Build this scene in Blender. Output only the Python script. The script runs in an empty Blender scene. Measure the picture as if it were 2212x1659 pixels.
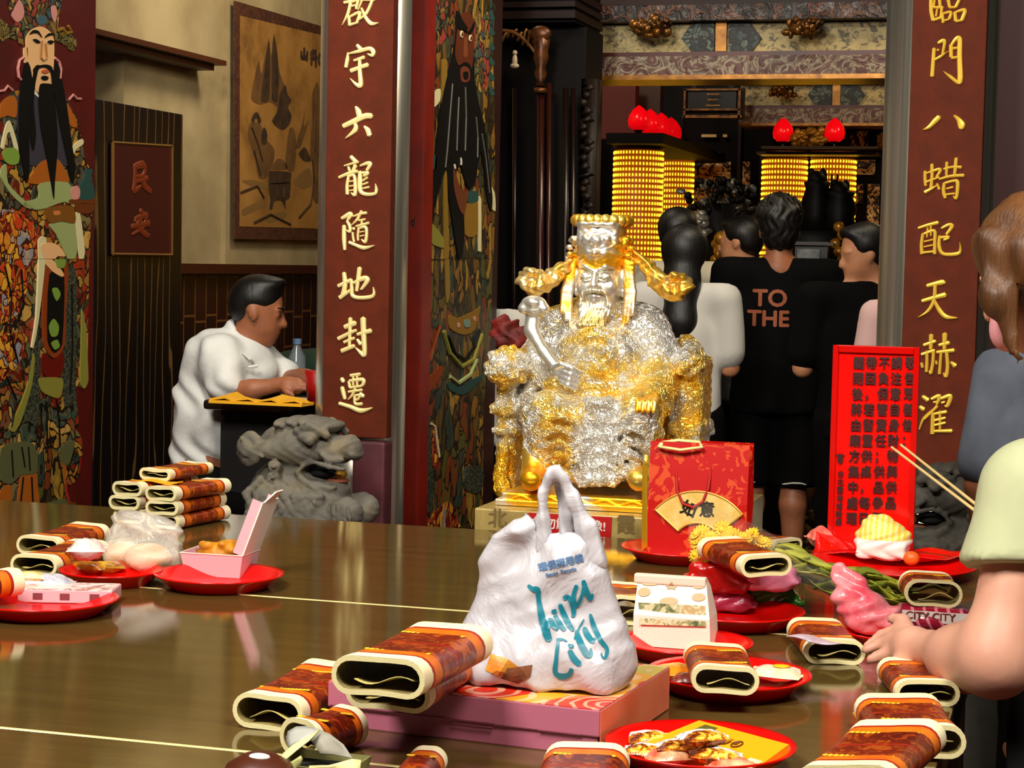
import bpy, bmesh, math, random
import numpy as np
from mathutils import Vector, Matrix, Euler, noise as mnoise
random.seed(7)
SC = bpy.context.scene
COL = SC.collection
PI = math.pi
# ---------------------------------------------------------------- camera
F = 4200.0; CX, CY = 1106.0, 829.5
YAW, PITCH, ROLL = math.radians(16.2), math.radians(3.54), math.radians(1.2)
CAMZ = 1.5
fw = Vector((-math.sin(YAW)*math.cos(PITCH), math.cos(YAW)*math.cos(PITCH), -math.sin(PITCH)))
r0 = Vector((math.cos(YAW), math.sin(YAW), 0)); u0 = r0.cross(fw)
RT = r0*math.cos(ROLL) + u0*math.sin(ROLL); UP = u0*math.cos(ROLL) - r0*math.sin(ROLL)
CAM = Vector((0, 0, CAMZ))
cam = bpy.data.cameras.new('camera'); camo = bpy.data.objects.new('camera', cam); COL.objects.link(camo)
cam.sensor_width = 36; cam.lens = F/2212*36; cam.clip_start = 0.05; cam.clip_end = 100
camo.matrix_world = Matrix(((RT.x, UP.x, -fw.x, 0), (RT.y, UP.y, -fw.y, 0), (RT.z, UP.z, -fw.z, CAMZ), (0, 0, 0, 1)))
SC.camera = camo
def ray(px, py): return fw + RT*((px-CX)/F) + UP*((CY-py)/F)
def at_z(px, py, z):
    d = ray(px, py); return CAM + d*((z-CAM.z)/d.z)
def at_y(px, py, y):
    d = ray(px, py); return CAM + d*(y/d.y)
def at_x(px, py, x):
    d = ray(px, py); return CAM + d*(x/d.x)
def at_d(px, py, dep): return CAM + ray(px, py)*dep
def at_pl(px, py, p, n):
    d = ray(px, py); return CAM + d*((Vector(p)-CAM).dot(n)/d.dot(n))
# ---------------------------------------------------------------- light, exposure
SC.view_settings.view_transform = 'Standard'; SC.view_settings.look = 'None'
SC.view_settings.exposure = 0.0; SC.view_settings.gamma = 1.0; SC.view_settings.use_curve_mapping = False
W = bpy.data.worlds.new('world'); SC.world = W; W.use_nodes = True
W.node_tree.nodes['Background'].inputs[0].default_value = (1.0, 0.85, 0.62, 1); W.node_tree.nodes['Background'].inputs[1].default_value = 0.012
def area(name, loc, tgt, size, power, col=(1, 1, 1), sy=None, spread=180):
    l = bpy.data.lights.new(name, 'AREA'); l.energy = power; l.color = col; l.size = size
    if sy: l.shape = 'RECTANGLE'; l.size_y = sy
    l.spread = math.radians(spread)
    o = bpy.data.objects.new(name, l); COL.objects.link(o); o.location = loc
    o.rotation_euler = (Vector(tgt)-Vector(loc)).to_track_quat('-Z', 'Y').to_euler(); return o
def spot(name, loc, tgt, ang, power, col=(1, 1, 1), rad=.1, blend=.5):
    l = bpy.data.lights.new(name, 'SPOT'); l.energy = power; l.color = col; l.spot_size = math.radians(ang); l.spot_blend = blend; l.shadow_soft_size = rad
    o = bpy.data.objects.new(name, l); COL.objects.link(o); o.location = loc
    o.rotation_euler = (Vector(tgt)-Vector(loc)).to_track_quat('-Z', 'Y').to_euler(); return o
def point(name, loc, power, col, rad=.08):
    l = bpy.data.lights.new(name, 'POINT'); l.energy = power; l.color = col; l.shadow_soft_size = rad
    o = bpy.data.objects.new(name, l); COL.objects.link(o); o.location = loc; return o
WARM = (1.0, 0.80, 0.52)
area('forecourt_lamp_left', (-1.6, 1.0, 3.5), (-1.6, 5.0, 1.0), .9, 165, (1, .94, .84))
area('forecourt_lamp_right', (.6, 1.4, 3.5), (-.9, 5.0, 1.0), .8, 115, (1, .93, .82))
spot('statue_spot', (-1.9, 2.9, 3.2), (-1.15, 4.95, 1.2), 26, 60, (1, .96, .88), .12)
area('facade_fill', (-2.2, 4.2, 4.1), (-3.5, 6.9, 1.9), .5, 85, (1, .92, .78))  # added fill without a visible source, brightens the pale-faced door leaf and boards
area('doorway_fill', (-.9, 6.9, 3.8), (-2.26, 7.1, 1.8), .4, 20, (1, .9, .72), spread=110)  # added fill without a visible source, brightens the dark-faced door leaf
area('side_room_lamp', (-2.9, 8.6, 3.9), (-4.3, 9.6, 2.0), .5, 46, (1, .89, .68))
area('hall_lamp', (-.3, 8.0, 3.6), (-.3, 9.6, 2.6), .5, 26, WARM)
point('altar_lamp', (-.4, 11.2, 3.0), 20, (1, .7, .35))

# ---------------------------------------------------------------- materials
def lin(c):
    if isinstance(c, str): c = tuple(int(c[i:i+2], 16) for i in (0, 2, 4))
    return tuple(((v/255)/12.92 if v/255 <= .04045 else ((v/255+.055)/1.055)**2.4) for v in c) + (1.0,)
MATS = {}
class NT:
    def __init__(s, name):
        m = bpy.data.materials.new(name); m.use_nodes = True; s.m = m; s.t = m.node_tree
        s.b = s.t.nodes['Principled BSDF']; s.co = None
    def n(s, typ, ins=None, **kw):
        nd = s.t.nodes.new('ShaderNode'+typ)
        for k, v in kw.items(): setattr(nd, k, v)
        for k, v in (ins or {}).items(): s.set(nd, k, v)
        return nd
    def set(s, nd, k, v):
        if isinstance(v, bpy.types.NodeSocket): s.t.links.new(v, nd.inputs[k])
        elif isinstance(v, bpy.types.Node): s.t.links.new(v.outputs[0], nd.inputs[k])
        else: nd.inputs[k].default_value = v
    def coord(s, scale=(1, 1, 1), kind='Object', rot=(0, 0, 0)):
        tc = s.n('TexCoord'); mp = s.n('Mapping', {'Vector': tc.outputs[kind], 'Scale': scale, 'Rotation': rot}); return mp.outputs[0]
    def ramp(s, fac, stops, interp='LINEAR'):
        r = s.n('ValToRGB'); cr = r.color_ramp; cr.interpolation = interp
        while len(cr.elements) < len(stops): cr.elements.new(.5)
        for e, (p, c) in zip(cr.elements, stops):
            e.position = p; e.color = lin(c)
        s.set(r, 'Fac', fac); return r.outputs[0]
    def mix(s, fac, a, b, typ='MIX'):
        x = s.n('Mix', data_type='RGBA', blend_type=typ)
        for i, v in ((0, fac), (6, a), (7, b)):
            if isinstance(v, (bpy.types.NodeSocket,)): s.t.links.new(v, x.inputs[i])
            elif isinstance(v, bpy.types.Node): s.t.links.new(v.outputs[0], x.inputs[i])
            else: x.inputs[i].default_value = (lin(v) if i and not isinstance(v, float) and len(v) != 4 else v)
        return x.outputs[2]
    def math(s, op, a, b=0.0):
        x = s.n('Math', operation=op); s.set(x, 0, a); s.set(x, 1, b); return x.outputs[0]
    def noise(s, vec, scale, detail=3, rough=.5, dist=0):
        return s.n('TexNoise', {'Vector': vec, 'Scale': scale, 'Detail': detail, 'Roughness': rough, 'Distortion': dist})
    def bump(s, h, strength=.3, dist=.01):
        b = s.n('Bump', {'Height': h, 'Strength': strength, 'Distance': dist}); s.t.links.new(b.outputs[0], s.b.inputs['Normal'])
    def base(s, c): s.set(s.b, 'Base Color', c if isinstance(c, (bpy.types.NodeSocket, bpy.types.Node)) else lin(c))
    def p(s, **kw):
        for k, v in kw.items(): s.set(s.b, k, v)
def mat(name, col, rough=.5, metal=0., col2=None, nscale=8., bump=None, spec=.5, emit=None, trans=0., alpha=1., sss=0., coat=0., ior=1.45, stretch=(1, 1, 1), sheen=0., lo=.35, hi=.65):
    if name in MATS: return MATS[name]
    s = NT(name); co = None
    if col2 or bump: co = s.coord(stretch)
    if col2:
        n = s.noise(co, nscale, 5, .6)
        s.base(s.ramp(n.outputs[0], [(lo, col), (hi, col2)]))
    else: s.base(col)
    s.p(**{'Roughness': rough, 'Metallic': metal, 'Specular IOR Level': spec, 'Transmission Weight': trans, 'Alpha': alpha, 'IOR': ior, 'Coat Weight': coat})
    if sss:
        s.p(**{'Subsurface Weight': sss, 'Subsurface Radius': (.01, .004, .002), 'Subsurface Scale': 1.0})
    if sheen: s.p(**{'Sheen Weight': sheen})
    if bump:
        nb = s.noise(co, bump[0], 6, .6); s.bump(nb.outputs[0], bump[1], bump[2] if len(bump) > 2 else .01)
    if emit: s.p(**{'Emission Color': lin(emit[0]), 'Emission Strength': emit[1]})
    MATS[name] = s.m; return s.m
def ornate(name, cols, scale=30., line='1a1208', lw=.06, dist=.35, rough=.5, stretch=(1, 1, 1), metal=0., bump=.3, spec=.4, line2=None):
    """cloisonne-like patchwork: warped cells of flat paint with dark contour lines"""
    if name in MATS: return MATS[name]
    s = NT(name); co = s.coord(stretch)
    nz = s.noise(co, scale*.35, 2, .5); nz2 = s.noise(co, scale*1.1, 2, .5)
    v = s.n('VectorMath', {0: nz.outputs['Color'], 1: (-.5, -.5, -.5)}, operation='ADD')
    v2 = s.n('VectorMath', {0: nz2.outputs['Color'], 1: (-.5, -.5, -.5)}, operation='ADD')
    a = s.n('VectorMath', {0: v.outputs[0], 3: dist*6/scale*2.2}, operation='SCALE'); a2 = s.n('VectorMath', {0: v2.outputs[0], 3: dist*2.4/scale}, operation='SCALE')
    w = s.n('VectorMath', {0: co, 1: a.outputs[0]}, operation='ADD'); w = s.n('VectorMath', {0: w.outputs[0], 1: a2.outputs[0]}, operation='ADD')
    vo = s.n('TexVoronoi', {'Vector': w.outputs[0], 'Scale': scale}); ve = s.n('TexVoronoi', {'Vector': w.outputs[0], 'Scale': scale}, feature='DISTANCE_TO_EDGE')
    sep = s.n('SeparateColor', {0: vo.outputs['Color']})
    k = len(cols); c = s.ramp(sep.outputs[0], [(i/k, x) for i, x in enumerate(cols)], 'CONSTANT')
    fine = s.n('TexWave', {'Vector': w.outputs[0], 'Scale': scale*.55, 'Distortion': 5., 'Detail': 2.})
    c = s.mix(s.math('MULTIPLY', s.math('GREATER_THAN', fine.outputs[1], .72), .45), c, lin(line2 or cols[-1]))
    e = s.math('LESS_THAN', ve.outputs[0], lw); c = s.mix(e, c, lin(line))
    s.base(c); s.p(Roughness=rough, Metallic=metal, **{'Specular IOR Level': spec})
    if bump: s.bump(ve.outputs[0], bump, .006)
    MATS[name] = s.m; return s.m
# ---------------------------------------------------------------- mesh builder
class MB:
    def __init__(s): s.v = []; s.f = []; s.mi = []; s.cur = 0; s.sm = []; s.smooth = False
    def add(s, vs, fs):
        b = len(s.v); s.v += [tuple(x) for x in vs]; s.f += [tuple(b+i for i in f) for f in fs]; s.mi += [s.cur]*len(fs); s.sm += [s.smooth]*len(fs); return s
    def box(s, c, d, rz=0., M_=None, bev=0.):
        x, y, z = d[0]/2, d[1]/2, d[2]/2
        if bev:
            bm = bmesh.new(); bmesh.ops.create_cube(bm, size=1); bmesh.ops.scale(bm, verts=bm.verts, vec=d); bmesh.ops.bevel(bm, geom=bm.edges[:], offset=min(bev, .45*min(d)), segments=2, affect='EDGES', profile=.6)
            bm.verts.index_update(); vs = [v.co.copy() for v in bm.verts]; fs = [[v.index for v in f.verts] for f in bm.faces]; bm.free()
        else:
            vs = [Vector((i*x, j*y, k*z)) for i in (-1, 1) for j in (-1, 1) for k in (-1, 1)]
            fs = [(0, 1, 3, 2), (4, 6, 7, 5), (0, 4, 5, 1), (2, 3, 7, 6), (0, 2, 6, 4), (1, 5, 7, 3)]
        R = (M_.to_3x3() if M_ is not None else Matrix.Rotation(rz, 3, 'Z'))
        return s.add([R @ v + Vector(c) for v in vs], fs)
    def tube(s, pts, rad, n=10, cap=True, sq=(1, 1)):
        pts = [Vector(p) for p in pts]
        if not hasattr(rad, '__len__'): rad = [rad]*len(pts)
        vs = []; up = None
        for i, p in enumerate(pts):
            t = (pts[min(i+1, len(pts)-1)]-pts[max(i-1, 0)]).normalized()
            if up is None: up = t.orthogonal().normalized() if abs(t.z) > .95 else Vector((0, 0, 1))
            a = up.cross(t); a = (a if a.length > 1e-6 else t.orthogonal()).normalized(); b = t.cross(a).normalized(); up = b
            for j in range(n):
                th = 2*PI*j/n; vs.append(p + (a*math.cos(th)*sq[0] + b*math.sin(th)*sq[1])*rad[i])
        fs = [(i*n+j, i*n+(j+1) % n, (i+1)*n+(j+1) % n, (i+1)*n+j) for i in range(len(pts)-1) for j in range(n)]
        if cap: fs += [tuple(range(n))[::-1], tuple((len(pts)-1)*n+j for j in range(n))]
        return s.add(vs, fs)
    def lathe(s, prof, c=(0, 0, 0), n=32, sx=1., sy=1.):
        vs = []; fs = []; m = len(prof)
        for j in range(n):
            th = 2*PI*j/n
            for r, z in prof: vs.append((c[0]+r*math.cos(th)*sx, c[1]+r*math.sin(th)*sy, c[2]+z))
        for j in range(n):
            for i in range(m-1): fs.append((j*m+i, ((j+1) % n)*m+i, ((j+1) % n)*m+i+1, j*m+i+1))
        return s.add(vs, fs)
    def ell(s, c, r, n=16, m=10, R=None):
        vs = []; fs = []; c = Vector(c); r = r if hasattr(r, '__len__') else (r, r, r)
        for i in range(m+1):
            ph = PI*i/m
            for j in range(n):
                th = 2*PI*j/n; v = Vector((r[0]*math.sin(ph)*math.cos(th), r[1]*math.sin(ph)*math.sin(th), r[2]*math.cos(ph)))
                vs.append(c + (R @ v if R is not None else v))
        for i in range(m):
            for j in range(n): fs.append((i*n+j, (i+1)*n+j, (i+1)*n+(j+1) % n, i*n+(j+1) % n))
        return s.add(vs, fs)
    def prism(s, poly, O, X, Y, N, t):
        """polygon (2-D) in the frame O,X,Y extruded by t along N"""
        n = len(poly); O = Vector(O); a = [O+X*p[0]+Y*p[1] for p in poly]; b = [q+N*t for q in a]
        return s.add(a+b, [tuple(range(n))[::-1], tuple(range(n, 2*n))] + [(i, (i+1) % n, n+(i+1) % n, n+i) for i in range(n)])
    def poly3(s, pts, N, t):
        n = len(pts); a = [Vector(p) for p in pts]; b = [q+N*t for q in a]
        return s.add(a+b, [tuple(range(n))[::-1], tuple(range(n, 2*n))] + [(i, (i+1) % n, n+(i+1) % n, n+i) for i in range(n)])
    def grid(s, P, closed=False):
        """P[i][j] points"""
        h = len(P); w = len(P[0]); vs = [p for r in P for p in r]; fs = []
        for i in range(h-1):
            for j in range(w if closed else w-1): fs.append((i*w+j, i*w+(j+1) % w, (i+1)*w+(j+1) % w, (i+1)*w+j))
        return s.add(vs, fs)
    def build(s, name, mats, parent=None, loc=None, smooth=None, solid=0., sub=0, fix=True):
        me = bpy.data.meshes.new(name); me.from_pydata([tuple(v) for v in s.v], [], s.f)
        mats = mats if isinstance(mats, (list, tuple)) else [mats]
        for m in mats: me.materials.append(m)
        me.polygons.foreach_set('material_index', s.mi)
        me.polygons.foreach_set('use_smooth', [bool(smooth) if smooth is not None else x for x in s.sm]); me.update()
        if fix:
            bm = bmesh.new(); bm.from_mesh(me); bmesh.ops.recalc_face_normals(bm, faces=bm.faces); bm.to_mesh(me); bm.free()
        o = bpy.data.objects.new(name, me); COL.objects.link(o)
        if parent is not None: o.parent = parent
        if loc is not None: o.location = loc
        if solid: md = o.modifiers.new('s', 'SOLIDIFY'); md.thickness = solid; md.offset = 0
        if sub: md = o.modifiers.new('u', 'SUBSURF'); md.levels = sub; md.render_levels = sub
        return o
# ---------------------------------------------------------------- implicit sculpting (smooth union of rounded forms, meshed by surface nets)
class Sdf:
    def __init__(s, res=.01): s.res = res; s.ops = []; s.lo = np.array([1e9]*3); s.hi = -s.lo
    def _put(s, fn, lo, hi, k, mode):
        lo = np.array(lo, float); hi = np.array(hi, float)
        if mode == 'add': s.lo = np.minimum(s.lo, lo); s.hi = np.maximum(s.hi, hi)
        s.ops.append((fn, lo, hi, k, mode)); return s
    def ell(s, c, r, k=.02, R=None, mode='add'):
        c = np.array(c, float); r = np.array(r if hasattr(r, '__len__') else (r, r, r), float)
        Rm = np.array((Euler(R).to_matrix() if R is not None else Matrix.Identity(3)))
        ext = np.sqrt(((Rm*r)**2).sum(1))
        def fn(P):
            q = (P-c) @ Rm; k0 = np.sqrt(((q/r)**2).sum(-1)); k1 = np.sqrt(((q/(r*r))**2).sum(-1))+1e-9
            return k0*(k0-1)/k1
        return s._put(fn, c-ext, c+ext, k, mode)
    def cone(s, a, b, ra, rb=None, k=.02, mode='add', flat=None):
        a = np.array(a, float); b = np.array(b, float); rb = ra if rb is None else rb
        ba = b-a; L2 = ba @ ba + 1e-12
        def fn(P):
            t = np.clip(((P-a) @ ba)/L2, 0, 1); q = P-a-t[..., None]*ba
            if flat is not None: q = q*np.array(flat)
            return np.sqrt((q*q).sum(-1)) - (ra+(rb-ra)*t)
        m = max(ra, rb)*(1/min(flat) if flat is not None else 1)
        return s._put(fn, np.minimum(a, b)-m, np.maximum(a, b)+m, k, mode)
    def chain(s, pts, rad, k=.02, mode='add', flat=None):
        rad = rad if hasattr(rad, '__len__') else [rad]*len(pts)
        for i in range(len(pts)-1): s.cone(pts[i], pts[i+1], rad[i], rad[i+1], k, mode, flat)
        return s
    def box(s, c, h, rd=.01, k=.01, R=None, mode='add'):
        c = np.array(c, float); h = np.array(h, float); Rm = np.array((Euler(R).to_matrix() if R is not None else Matrix.Identity(3)))
        ext = np.abs(Rm) @ h
        def fn(P):
            q = np.abs((P-c) @ Rm)-(h-rd); return np.sqrt((np.maximum(q, 0)**2).sum(-1))+np.minimum(q.max(-1), 0)-rd
        return s._put(fn, c-ext, c+ext, k, mode)
    def plane(s, p, n, k=.005):
        """cut away everything on the +n side"""
        p = np.array(p, float); n = np.array(n, float); n = n/np.sqrt(n @ n)
        return s._put(lambda P: -((P-p) @ n), [-1e9]*3, [1e9]*3, k, 'sub')
    def mesh(s, name, m, parent=None, disp=None, loc=None, smooth_it=1, rotz=None):
        h = s.res; lo = s.lo-3*h; n = np.ceil((s.hi+3*h-lo)/h).astype(int)+1
        D = np.full(n, 1.0, np.float32); ax = [lo[i]+h*np.arange(n[i]) for i in range(3)]
        for fn, l, u, k, mode in s.ops:
            pad = k*1.2+3*h
            i0 = np.maximum(np.floor((np.maximum(l, -1e6)-pad-lo)/h).astype(int), 0); i1 = np.minimum(np.ceil((np.minimum(u, 1e6)+pad-lo)/h).astype(int)+1, n)
            if (i1 <= i0).any(): continue
            sl = tuple(slice(a, b) for a, b in zip(i0, i1))
            P = np.stack(np.meshgrid(*[ax[i][sl[i]] for i in range(3)], indexing='ij'), -1)
            d = fn(P); A = D[sl]
            if mode == 'add':
                hh = np.clip(.5+.5*(A-d)/max(k, 1e-6), 0, 1); D[sl] = A*(1-hh)+d*hh-k*hh*(1-hh)
            else:
                d = -d; hh = np.clip(.5-.5*(A-d)/max(k, 1e-6), 0, 1); D[sl] = A*(1-hh)+d*hh+k*hh*(1-hh)
        I = D < 0
        C = I[:-1, :-1, :-1].astype(np.int8)
        acc = np.zeros(C.shape, np.int8)
        for i in (0, 1):
            for j in (0, 1):
                for q in (0, 1): acc += I[i:n[0]-1+i, j:n[1]-1+j, q:n[2]-1+q]
        cells = (acc > 0) & (acc < 8); idx = -np.ones(C.shape, np.int64); cc = np.argwhere(cells); idx[cells] = np.arange(len(cc))
        sm = np.zeros((len(cc), 3)); cnt = np.zeros(len(cc))
        cor = [(i, j, q) for i in (0, 1) for j in (0, 1) for q in (0, 1)]
        vals = {o: D[cc[:, 0]+o[0], cc[:, 1]+o[1], cc[:, 2]+o[2]] for o in cor}
        for a in cor:
            for b in cor:
                if sum(b)-sum(a) == 1 and all(y >= x for x, y in zip(a, b)):
                    va, vb = vals[a], vals[b]; cr = (va < 0) != (vb < 0)
                    t = np.where(cr, va/(va-vb+1e-12), 0)
                    p = np.array(a)+t[:, None]*(np.array(b)-np.array(a)); sm += p*cr[:, None]; cnt += cr
        V = lo+h*(cc+sm/cnt[:, None]); Fs = []
        for axn in range(3):
            e = [0, 0, 0]; e[axn] = 1
            A = I[:n[0]-e[0], :n[1]-e[1], :n[2]-e[2]]; B = I[e[0]:, e[1]:, e[2]:]
            ch = np.argwhere(A != B); o1, o2 = [i for i in range(3) if i != axn]
            ch = ch[(ch[:, o1] > 0) & (ch[:, o2] > 0)]
            fl = A[ch[:, 0], ch[:, 1], ch[:, 2]]
            def g(d1, d2):
                q = ch.copy(); q[:, o1] -= d1; q[:, o2] -= d2; return idx[q[:, 0], q[:, 1], q[:, 2]]
            Q = np.stack([g(1, 1), g(0, 1), g(0, 0), g(1, 0)], 1)
            if axn == 1: fl = ~fl
            Q[~fl] = Q[~fl][:, ::-1]; Fs.append(Q)
        Fa = np.concatenate(Fs); Fa = Fa[(Fa >= 0).all(1)]
        for _ in range(smooth_it):
            S2 = np.zeros_like(V); c2 = np.zeros(len(V))
            for a, b in ((0, 1), (1, 2), (2, 3), (3, 0)):
                np.add.at(S2, Fa[:, a], V[Fa[:, b]]); np.add.at(c2, Fa[:, a], 1)
                np.add.at(S2, Fa[:, b], V[Fa[:, a]]); np.add.at(c2, Fa[:, b], 1)
            V = .5*V+.5*S2/c2[:, None]
        if disp is not None:
            Nn = np.zeros_like(V); fn_ = np.cross(V[Fa[:, 2]]-V[Fa[:, 0]], V[Fa[:, 3]]-V[Fa[:, 1]])
            for a in range(4): np.add.at(Nn, Fa[:, a], fn_)
            Nn /= np.sqrt((Nn**2).sum(1))[:, None]+1e-12
            V = V+Nn*disp(V, Nn)[:, None]
        me = bpy.data.meshes.new(name); me.vertices.add(len(V)); me.vertices.foreach_set('co', V.astype(np.float32).ravel())
        me.loops.add(Fa.size); me.loops.foreach_set('vertex_index', Fa.astype(np.int32).ravel())
        me.polygons.add(len(Fa)); me.polygons.foreach_set('loop_start', np.arange(0, Fa.size, 4, dtype=np.int32)); me.polygons.foreach_set('loop_total', np.full(len(Fa), 4, np.int32))
        me.update(calc_edges=True); me.polygons.foreach_set('use_smooth', [True]*len(Fa))
        for x in (m if isinstance(m, (list, tuple)) else [m]): me.materials.append(x)
        o = bpy.data.objects.new(name, me); COL.objects.link(o)
        if parent is not None: o.parent = parent
        if loc is not None: o.location = loc
        if rotz is not None: o.rotation_euler.z = rotz
        return o
# ---------------------------------------------------------------- things
def tag(o, label, cat, group=None):
    o['label'] = label; o['category'] = cat
    if group: o['group'] = group
    return o
def thing(name, label, cat, loc=(0, 0, 0), rz=0., group=None):
    o = bpy.data.objects.new(name, None); COL.objects.link(o); o.location = loc; o.rotation_euler = (0, 0, rz); o.empty_display_size = .05
    return tag(o, label, cat, group)
def struct(o): o['kind'] = 'structure'; return o
def kids(o): return [c for c in bpy.data.objects if c.parent == o]
def dup(o, loc=None, rot=None, label=None, parent=None):
    c = o.copy(); COL.objects.link(c)
    if parent is not None: c.parent = parent
    for k in kids(o): dup(k, parent=c)
    if loc is not None: c.location = loc
    if rot is not None: c.rotation_euler = rot
    if label: c['label'] = label
    return c
def glyphs(mb, body, size, O, X, Y, N, ext=.0008, bold=0., align='CENTER', sx=1., shear=0.):
    """text in the built-in font, laid in the plane O,X,Y and lifted by ext along N"""
    c = bpy.data.curves.new('t', 'FONT'); c.body = body; c.size = size; c.align_x = align; c.align_y = 'CENTER'; c.shear = shear; c.resolution_u = 3
    o = bpy.data.objects.new('t', c); COL.objects.link(o)
    bpy.context.view_layer.update()
    me = bpy.data.meshes.new_from_object(o.evaluated_get(bpy.context.evaluated_depsgraph_get()))
    O = Vector(O)
    for i, (dx, dy) in enumerate(((0, 0),) if not bold else ((bold, 0), (-bold, 0), (0, bold), (0, -bold))):
        mb.add([O+X*(v.co.x*sx+dx)+Y*(v.co.y+dy)+N*(ext+i*.00006) for v in me.vertices], [tuple(p.vertices) for p in me.polygons])
    bpy.data.objects.remove(o); bpy.data.curves.remove(c); bpy.data.meshes.remove(me)
def strokes(mb, sts, fn, N, h=.006, seg=5):
    """brush strokes: every stroke a list of (x, y, width); fn maps (x, y) to the board; ridge raised by h"""
    for st in sts:
        P = [fn(x, y) for x, y, w in st]
        Wd = [(fn(x+w/2, y)-fn(x-w/2, y)).length/2 for x, y, w in st]
        pts = []; ws = []
        n = len(P)
        for i in range(n-1):
            p0, p1, p2, p3 = P[max(i-1, 0)], P[i], P[i+1], P[min(i+2, n-1)]
            for k in range(seg):
                t = k/seg; t2 = t*t; t3 = t2*t
                pts.append(.5*((2*p1)+(p2-p0)*t+(2*p0-5*p1+4*p2-p3)*t2+(3*p1-p0-3*p2+p3)*t3)); ws.append(Wd[i]*(1-t)+Wd[i+1]*t)
        pts.append(P[-1]); ws.append(Wd[-1])
        rows = []
        for i, p in enumerate(pts):
            t = (pts[min(i+1, len(pts)-1)]-pts[max(i-1, 0)]).normalized(); s_ = N.cross(t).normalized(); w = ws[i]
            rows.append([p+s_*w, p+s_*w*.75+N*h*.7, p+N*h, p-s_*w*.75+N*h*.7, p-s_*w])
        t0 = (pts[1]-pts[0]).normalized(); t1 = (pts[-1]-pts[-2]).normalized()
        a = pts[0]-t0*ws[0]*.6; b = pts[-1]+t1*ws[-1]*.6
        mb.grid([[a]*5]+rows+[[b]*5])
# ================================================================ setting
X_, Y_, Z_ = Vector((1, 0, 0)), Vector((0, 1, 0)), Vector((0, 0, 1))
TZ = 0.85; HF = 0.12                 # table top, hall floor
def mb(): return MB()
# ground outside: red square tiles with pale joints
s = NT('red_floor_tile'); co = s.coord((1, 1, 1), rot=(0, 0, .75)); bt = s.n('TexBrick', {'Vector': co, 'Color1': lin('6a1c0c'), 'Color2': lin('5a160a'), 'Mortar': lin('8a6a40'), 'Scale': 1.0, 'Mortar Size': .006, 'Brick Width': .33, 'Row Height': .33}, offset=0.0)
s.base(bt.outputs[0]); s.p(Roughness=.35); FLOORM = s.m
struct(mb().box((-1, 5, -.05), (18, 22, .1)).build('floor', FLOORM))
struct(mb().box((-1, 11.3, HF/2), (12, 10.0, HF)).build('floor', mat('hall_floor', '3a1a10', .4, col2='2a120a')))
DARK = mat('dark_lacquer', '120906', .35, col2='1d0f08', nscale=3)
struct(mb().box((-1, 15.1, 2.2), (12, .2, 4.4)).build('wall_back', mat('back_wall', '160b07', .7)))
struct(mb().box((3.6, 10.8, 2.2), (.2, 9, 4.4)).build('wall_right', mat('back_wall', '160b07', .7)))
struct(mb().box((-1, 10.8, 4.3), (12, 9, .2)).build('ceiling', mat('ceiling_wood', '120a06', .7)))
# ---- left side wall: plaster above, dark tiles below
WX = -4.35
PL = mat('warm_plaster', 'b09c72', .85, col2='94805a', nscale=2.2, bump=(60, .08))
yA = at_x(266, 300, WX).y; yB = at_x(205, 50, WX).y; yE = 12.4
zL = at_x(330, 118, WX).z; zW = at_x(540, 573, WX).z
struct(mb().box((WX-.1, (yA+yE)/2, (zW+4.2)/2), (.2, yE-yA, 4.2-zW)).box((WX-.1, (6.9+yA)/2, (zL+4.2)/2), (.2, yA-6.9, 4.2-zL)).build('wall_left', PL))
yq = at_x(478, 400, WX).y
struct(mb().box((WX+.012, (yq+yE)/2, (zW+4.2)/2), (.03, yE-yq, 4.2-zW)).build('trim_1', PL))
s = NT('brown_wall_tile'); co = s.coord((1, 1, 1), rot=(0, PI/2, 0)); bt = s.n('TexBrick', {'Vector': co, 'Color1': lin('30120a'), 'Color2': lin('1c0a06'), 'Mortar': lin('6b4522'), 'Scale': 1., 'Mortar Size': .006, 'Brick Width': .2, 'Row Height': .13}, offset=.35, squash=1.6, squash_frequency=2)
s.base(bt.outputs[0]); s.p(Roughness=.4); TILEM = s.m
tb = mb().box((WX-.09, (yA+yE)/2, zW/2), (.2, yE-yA, zW)); struct(tb.build('wall_left', TILEM))
struct(mb().box((WX+.03, (yA+yE)/2, zW-.02), (.06, yE-yA, .05)).build('trim_2', mat('tile_cap', '3a140b', .4)))
struct(mb().box((WX-1.2, 8.2, 2.1), (.1, 3.6, 4.2)).build('wall_left', mat('back_wall', '160b07', .7)))
struct(mb().box((-3.9, 12.5, 2.1), (1.2, .2, 4.2)).build('wall_back', mat('back_wall', '160b07', .7)))
# door-head ledge of dark wood over the side doorway
yl0 = at_x(150, 100, WX+.1).y; yl1 = at_x(470, 132, WX+.12).y; zl1 = at_x(470, 132, WX+.12).z; zl0 = at_x(461, 146, WX+.1).z
lb = mb(); lb.box((WX+.07, (yl0+yl1)/2, zl1-.012), (.2, yl1-yl0, .024)); lb.box((WX+.05, (yl0+yl1-.05)/2, zl0+.01), (.15, yl1-yl0-.05, .06))
lb.build('trim_3', mat('ledge_wood', '4a2410', .45)); struct(bpy.data.objects['trim_3'])
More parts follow.
